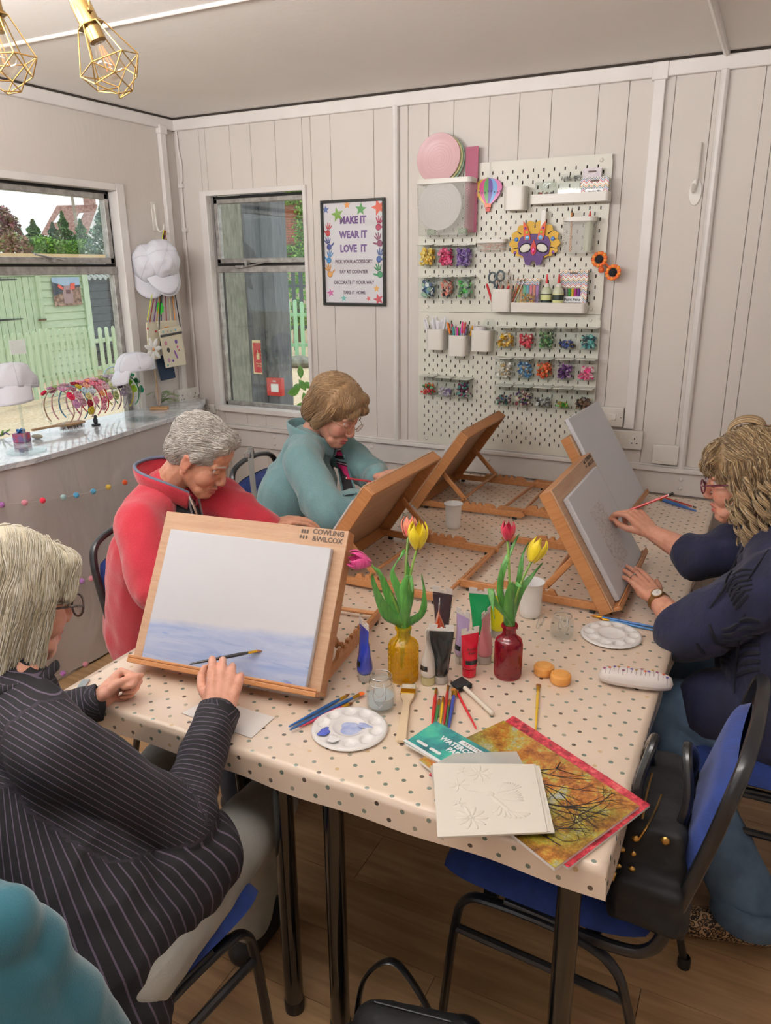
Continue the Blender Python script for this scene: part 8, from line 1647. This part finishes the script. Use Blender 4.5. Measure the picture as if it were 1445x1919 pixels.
# ---------------------------------------------------------------- 4: curly haired woman in navy, right
mNav = mat('navy_gauze', '10132a', .85, sheen=.08, fn=lambda n: (n.l(n.ramp(n.noise(n.obj(), 9, 4), [(.3, '0d1024'), (.6, '14183a'), (.85, '2c2440')]), n.b.inputs['Base Color']), n.bump(n.noise(n.map(n.obj(), (30, 30, 9)), 3, 4), .5, .006)))
mNavE = mat('navy_embroidery', '060818', .85); mDen = mat('blue_denim', '4c6480', .9, fn=lambda n: (n.l(n.ramp(n.noise(n.obj(), 12, 4), [(.3, '41566f'), (.7, '5c7690')]), n.b.inputs['Base Color']), n.bump(n.noise(n.obj(), 500, 2), .3, .001)))
t = thing('person', 'curly haired woman in a navy blouse sketching with a red pencil', 'person')
H4 = Head(D(1398, 898, 2.04), (-.93, .10, -.22), .98); nb = V((3.035, -1.30, 1.0)); shR, shL = V((3.02, -1.13, .96)), V((3.055, -1.475, .955)); elR, wrR = D(1312, 1046, 2.24), D(1222, 998, 2.33); elL, wrL = D(1288, 1185, 2.02), D(1226, 1118, 2.17); pel, ch1 = V((3.12, -1.34, .56)), V((3.07, -1.31, .82))
b = MB(); head_parts(b, H4, .96, 1.03); b.cap(H4(0, -.030, -.05), nb, .048, .053, 12); b.cap(nb, ch1, .07, .09, 12); b.cap(ch1, pel, .08, .09, 12)
for s_, e_, w_ in ((shR, elR, wrR), (shL, elL, wrL)): b.cap(nb, s_, .05, .045, 10); b.cap(s_, e_, .048, .042, 12); b.cap(e_, e_.lerp(w_, .35), .040, .040, 12); b.cap(e_.lerp(w_, .35), w_, .040, .025, 12)
kr = D(1178, 952, 2.37); tR, MR4 = hand(b, wrR, kr-wrR, (-.45, .35, -.75), -1, [(.75, .75, .35), (.95, .95, .5), (1.1, 1.1, .6), (1.2, 1.2, .7)], [(.45, .85, -.5), (.0, .95, -.45), (-.15, .95, -.25)], 1.02)
kl = D(1188, 1074, 2.27); tL, ML4 = hand(b, wrL, kl-wrL, (-.55, .72, -.42), 1, [(.12, .18, .12), (.10, .16, .1), (.12, .18, .12), (.18, .22, .15)], [(.7, .7, -.2), (.45, .9, -.2), (.3, 1, -.1)], 1.0, .6)
body = b.build('body', mSkin[3], t); evalmesh(body, .0030, 5, .5); head_sculpt(body.data, H4, .1, .9); eyes(H4, t, mSkin[3], .35, 'a0845c'); glasses(H4, t, '5c1c34', .0012, .0235, .019, True, tint='d8a8b8'); nails(tL[:4], ML4, t, ML4.to_3x3() @ V((0, .0, 1)))
# ring and watch
b = MB(); p = ML4 @ V((-.0095, .100, 0)); d = ML4.to_3x3() @ V((0, 1, -.1)); b.tube([look(p, d) @ V((.0098*math.cos(a), .0098*math.sin(a), 0)) for a in [2*PI*k/18 for k in range(18)]], .0012, 6, closed=True); b.ell(look(p, d) @ V((0, 0, 0))+(ML4.to_3x3() @ V((0, 0, .011))), .003, 8, 6); b.build('ring', mSteel, t)
wd = (wrL-elL).normalized(); wc = wrL.lerp(elL, .16); WMx = look(wc, wd); mGold = mat('gold_mesh', 'a88450', .35, .9)
w_ = thing('wristwatch', 'gold mesh wristwatch with a white dial on the navy woman\'s left wrist', 'watch', M=WMx); rW = .0315; b = MB(); b.lathe([(rW-.001, -.008), (rW, -.008), (rW, .008), (rW-.001, .008)], 32, sy=.98); b.build('strap', mGold, w_, smooth=50)
od = (CAM-wc); od = (od-wd*od.dot(wd)).normalized(); od = (od+V((0, 0, .9))*1); od = (od-wd*od.dot(wd)).normalized(); Ml = WMx.inverted() @ look(wc+od*(rW+.0005), od); b = MB(); b.lathe([(.001, 0), (.0155, 0), (.0165, .002), (.0155, .005), (.0135, .0055), (.0130, .0045), (.001, .0045)], 28, Ml); b.build('watch_case', mGold, w_); b = MB(); b.lathe([(.001, .0048), (.0128, .0048), (.0128, .0046)], 28, Ml); b.build('dial', mat('pearl_dial', 'e8e4e0', .25), w_); b = MB(); b.box((.003, 0, .0052), (.007, .0008, .0004), Ml); b.box((0, .004, .0052), (.0008, .009, .0004), Ml); b.build('watch_hands', mInk, w_)
fc = [(nb, shR, .068, .072), (nb, shL, .068, .074), (nb+V((.01, 0, -.06)), ch1, .09, .145), (ch1, pel, .150, .17), (ch1+V((0, -.07, 0)), pel+V((0, -.07, 0)), .13, .15), (ch1+V((0, .07, 0)), pel+V((0, .07, 0)), .13, .15), (shR, elR, .074, .062), (elR, elR.lerp(wrR, .16), .056, .054), (shL, elL, .086, .074), (elL, elL.lerp(wrL, .12), .064, .058), (pel+V((-.02, -.06, 0)), V((2.95, -1.44, .56)), .14, .10)]
bl = garment('navy_blouse', mNav, t, fc, .008, 5, .0105, 8, 12, elbows=((elR, .11), (elL, .13), (shL, .1)), stretch=(1.2, 1.2, .7)); TB = bvh(bl)
b = MB()
def emb(pts, r): P = [onj(TB, u, v, .002) for u, v in pts]; P = [p for p in P if p]; (b.tube(bez(P, 3), [r*(.4+.6*math.sin(PI*(k+.5)/((len(P)-1)*3+1))) for k in range((len(P)-1)*3+1)], 5, flat=.5) if len(P) > 1 else 0)
for k in range(6): emb([(1372+k*6, 1070+k*9), (1362+k*5, 1085+k*9), (1358+k*4, 1102+k*8)], .006)
for k in range(5): emb([(1372-k*2, 1078+k*9), (1392, 1068+k*10), (1410, 1068+k*9)], .004)
for k in range(7): emb([(1385-k*1, 1165+k*17), (1402, 1160+k*16), (1424, 1164+k*15)], .007); emb([(1383-k, 1168+k*16), (1368, 1178+k*12), (1352, 1180+k*10)], .0055)
emb([(1395, 1150), (1385, 1200), (1378, 1260), (1376, 1300)], .003); emb([(1330, 1170), (1335, 1190), (1345, 1205), (1360, 1208)], .006); emb([(1305, 1205), (1320, 1225), (1335, 1240)], .007); emb([(1400, 1015), (1380, 1050), (1362, 1095), (1330, 1140)], .005); emb([(1440, 1030), (1420, 1060), (1400, 1090)], .005)
b.build('embroidery', mNavE, t, kind='stuff')
b = MB()
for e_, w_2, rr in ((elR, wrR, .056), (elL, wrL, .060)): k = .17 if e_ is elR else .13; c = e_.lerp(w_2, k+.02); b.lathe([(rr*.80, .012), (rr*.98, .010), (rr, -.008), (rr*.96, -.012)], 28, look(c, w_2-e_))
b.build('sleeve_hems', mNav, t, smooth=60, kind='stuff')
k1, k2 = V((2.80, -1.44, .53)), V((2.82, -1.24, .53)); a1, a2 = V((3.10, -1.63, .12)), V((2.96, -1.24, .12))
garment('jeans', mDen, t, [(pel+V((0, -.10, -.04)), k1, .10, .078), (k1, a1, .072, .082), (pel+V((0, .10, -.04)), k2, .10, .078), (k2, a2, .072, .080)], .009, 5, .003, 10, 14, elbows=((k1, .1),))
mLeo = mat('leopard_print', 'b08c68', .7, fn=lambda n: (lambda v, v2: (n.l(n.n('Mapping').outputs[0], v.inputs['Vector']) if False else None, n.l(n.mix(n.math('MULTIPLY', n.math('GREATER_THAN', v.outputs['Distance'], .36), n.math('LESS_THAN', v.outputs['Distance'], .62)), n.mix(n.math('LESS_THAN', v.outputs['Distance'], .3), 'b89a76', '946c48'), '1e1612'), n.b.inputs['Base Color'])))((lambda v: (v.inputs['Scale'].__setattr__('default_value', 105), n.l(n.obj(), v.inputs['Vector']), v)[2])(n.n('TexVoronoi')), None))
for a in (a1, a2): b = MB(); b.lathe([(.078, .04), (.090, .015), (.094, -.03), (.090, -.034), (.080, -.02)], 32, T3(*a)); b.build('jean_hem', mDen, t, smooth=60)
def shoe4(a, d): 
    d = V(d).normalized(); b = MB(); b.cap(a+V((0, 0, -.06))-d*.045, a+V((0, 0, -.072))+d*.13, .036, .034, 16); b.cap(a-d*.045+V((0, 0, -.045)), a+d*.02+V((0, 0, -.06)), .036, .036, 12); b.cap(a+V((0, 0, -.082))-d*.045, a+V((0, 0, -.082))+d*.135, .034, .036, 14); o = b.build('leopard_shoe', mLeo, t); evalmesh(o, .005, 4)
    b = MB(); b.tube(bez([a-d*.02+V((0, 0, -.035)), a+d*.07+d.cross(V((0, 0, 1)))*.014+V((0, 0, -.038)), a+d*.09+V((0, 0, -.040))], 4), .002, 5); b.build('shoe_tie', mat('gold_lace', 'c8a86c', .5), t)
    b = MB(); b.cap(a, a+V((0, 0, -.07)), .034, .032, 12); b.build('ankle', mSkin[3], t, smooth=180)
shoe4(a1, (-.95, -.25, 0)); shoe4(a2, (-.95, -.1, 0))
def fl4(q, i):
    if q.z > .07: return (.6 if q.x > 0 else -.6, -.5+.9*(q.y > .04), -.3)
    if q.y > .05 and q.z > .02: return (0, .3, -1)
    return (.1*math.sin(i), -.1, -1)
def curls(sb):
    random.seed(77)
    for k in range(60):
        a = -2.6+5.2*(k+.5)/60+random.uniform(-.05, .05); x0, y0 = .090*math.sin(a), -.030-.082*math.cos(a)
        if y0 > .035: continue
        z0 = random.uniform(-.03, .06); L = random.uniform(.13, .23); r = random.uniform(.012, .020); tu = random.uniform(1.6, 3.0); ph = random.uniform(0, 6.28); n_ = 28; rings = random.choice((1, 2))
        for q_ in range(11):
            dp_ = q_*.15; P = []
            for i in range(n_):
                s_ = i/(n_-1); rr = r*(.45+.75*s_)*(1-.15*s_)*(1+.05*(q_ % 3)); aa = ph+dp_+s_*tu*2*PI; P.append(H4(x0*(1+.18*s_)+rr*math.cos(aa), y0*(1+.10*s_)+rr*math.sin(aa), z0-L*s_))
            sb.m = (k+q_) % 4; sb.tube(P, [.0021*(1-.7*i/(n_-1)) for i in range(n_)], 3)
    for k in range(3):   # loose loop of hair pinned on the crown
        for q_ in range(6): sb.m = q_ % 4; sb.tube([H4(.010+.004*q_+k*.006, -.012+.045*math.cos(s_), .125+.032*math.sin(s_)+.002*q_) for s_ in [PI*(-.1+1.25*i/16) for i in range(17)]], .0034, 4)
hair(t, H4, [('e', (0, -.022, .050), (.092, .106, .092)), ('e', (0, -.062, -.01), (.082, .060, .09)), ('c', (.070, .008, .04), (.078, -.008, -.05), .024, .014), ('c', (-.070, .008, .04), (-.078, -.008, -.05), .024, .014), ('c', (.04, -.080, -.05), (.045, -.08, -.13), .035, .018), ('c', (-.04, -.080, -.05), (-.045, -.08, -.13), .035, .018), ('c', (-.045, .062, .076), (.045, .062, .076), .030, .030), ('c', (.03, .088, .060), (.048, .082, .035), .014, .009), ('c', (-.03, .088, .060), (-.048, .082, .035), .014, .009)],
     fl4, 3600, .09, ['b3966c', '8f7450', 'd6c09a', '6f573e'], 8, .006, 4, .004, .0011, .003, 70, -.20, extra=curls, amp=.008)
tipp = V((2.575, -1.09, .944)); gp = tR[0]*.5+tR[4]*.5; gp = gp.lerp(D(1168, 959, (gp-CAM).dot(FW)-.016), .85); endp = tipp+(gp-tipp).normalized()*.205; pencil(tipp, endp, 'red pencil in the navy woman\'s hand, tip on the sketch', 'c02028', .0040)
# ================================================================== bags
mBagB = mat('black_nylon', '08080b', .75, fn=lambda n: n.bump(n.noise(n.obj(), 18, 4), .5, .01)); mStrapB = mat('black_leather', '121214', .3, coat=.3); mGoldH = mat('gold_hardware', 'c09a58', .3, 1.)
t = thing('handbag', 'black handbag with gold zips and studs on the front blue chair', 'bag'); 
c0 = V((2.89, -2.055, .475)); b = MB(T3(*c0)); b.add([(x*(1-.35*(z > 0)), y*(1-.12*(z > 0)), .005 if z < 0 else .225) for z in (-1, 1) for x, y in ((-.075, -.15), (.075, -.15), (.075, .15), (-.075, .15))], [(3, 2, 1, 0), (4, 5, 6, 7), (0, 1, 5, 4), (1, 2, 6, 5), (2, 3, 7, 6), (3, 0, 4, 7)]); b.add([(x, y, z) for z in (.03, .13) for x, y in ((-.06, -.172), (.06, -.172), (.06, -.10), (-.06, -.10))], [(3, 2, 1, 0), (4, 5, 6, 7), (0, 1, 5, 4), (1, 2, 6, 5), (2, 3, 7, 6), (3, 0, 4, 7)]); o = b.build('bag_body', mBagB, t); evalmesh(o, .007, 9); wrinkle(o, .007, 13, 3); TBg = bvh(o)
for s in (-1, 1): b = MB(); b.tube(bez([c0+V((s*.035, -.085, .20)), c0+V((s*.045, -.07, .27)), c0+V((s*.03, -.01, .34)), c0+V((s*.045, .06, .27)), c0+V((s*.035, .085, .20))], 7), .0095, 10); b.build('handle', mStrapB, t)
def onb(u, v, off=.003): r = ray(u, v).normalized(); loc, nor, i, d_ = TBg.ray_cast(CAM, r); return loc-r*off if loc else None
for pts in (((1222, 1450), (1212, 1490), (1205, 1530), (1193, 1570)), ((1240, 1490), (1228, 1520), (1212, 1550), (1196, 1575))):
    P = [onb(*p) for p in pts]; P = [p for p in P if p]
    if len(P) > 1: b = MB(); b.tube(bez(P, 4), .0022, 6); b.build('gold_zip', mGoldH, t)
for k, (u, v, r) in enumerate(((1166, 1592, .006), (1187, 1600, .006), (1159, 1624, .007), (1184, 1629, .007), (1151, 1643, .010), (1247, 1576, .009), (1191, 1572, .007))):
    p = onb(u, v, .002)
    if p: b = MB(); b.ell(p, (r, r*.6, r), 12, 8); b.build('stud', mGoldH, t)
# black rucksack on the floor
t = thing('rucksack', 'black bag with a looped strap on the floor at the bottom edge', 'bag'); c0 = V((2.46, -2.36, .0)); b = MB(); b.cap(c0+V((-.06, -.05, .09)), c0+V((.13, .0, .09)), .088, .088, 16); b.cap(c0+V((-.05, -.04, .19)), c0+V((.12, .0, .19)), .050, .050, 14); o = b.build('bag_body', mBagB, t); evalmesh(o, .008, 5); wrinkle(o, .005, 12, 6)
b = MB(); b.tube(bez([c0+V((-.11, -.03, .12)), c0+V((-.10, .0, .25)), c0+V((-.04, .02, .31)), c0+V((.03, .02, .24)), c0+V((.07, .02, .15))], 7), .013, 8, flat=.35, up=(0, 1, 0)); b.build('strap_loop', mStrapB, t); b = MB(); b.tube(bez([c0+V((.09, .0, .16)), c0+V((.10, .02, .225)), c0+V((.15, .03, .22)), c0+V((.19, .03, .13)), c0+V((.20, .02, .04))], 7), .016, 8, flat=.35, up=(0, 1, 0)); b.build('shoulder_strap', mStrapB, t)
b = MB(); b.tube(ln(c0+V((-.10, -.02, .17)), c0+V((-.075, -.04, .14))), .004, 6); b.tube(ln(c0+V((-.06, -.03, .242)), c0+V((.10, .0, .242))), .0022, 6); b.build('zip', mat('dark_zip', '2c2c30', .4, .5), t, kind='stuff')
# strap hanging on the far blue chair
a, c = D(470, 842, 3.05), D(482, 968, 3.02); t = thing('bag_strap', 'grey webbing strap with a buckle hanging on the far blue chair', 'strap'); b = MB(); b.tube(bez([a+V((0, .01, -.02)), a+V((.0, 0, .012)), a+V((.012, -.02, -.02)), a.lerp(c, .5)+V((.01, -.02, 0)), c], 6), .011, 6, flat=.15, up=(1, 0, 0)); b.build('webbing', mat('grey_webbing', '6c6a66', .8), t); b = MB(); b.box2(tuple(a+V((-.012, -.03, -.03))), tuple(a+V((.016, -.024, -.006)))); b.build('buckle', mSteel, t, bev=.002)
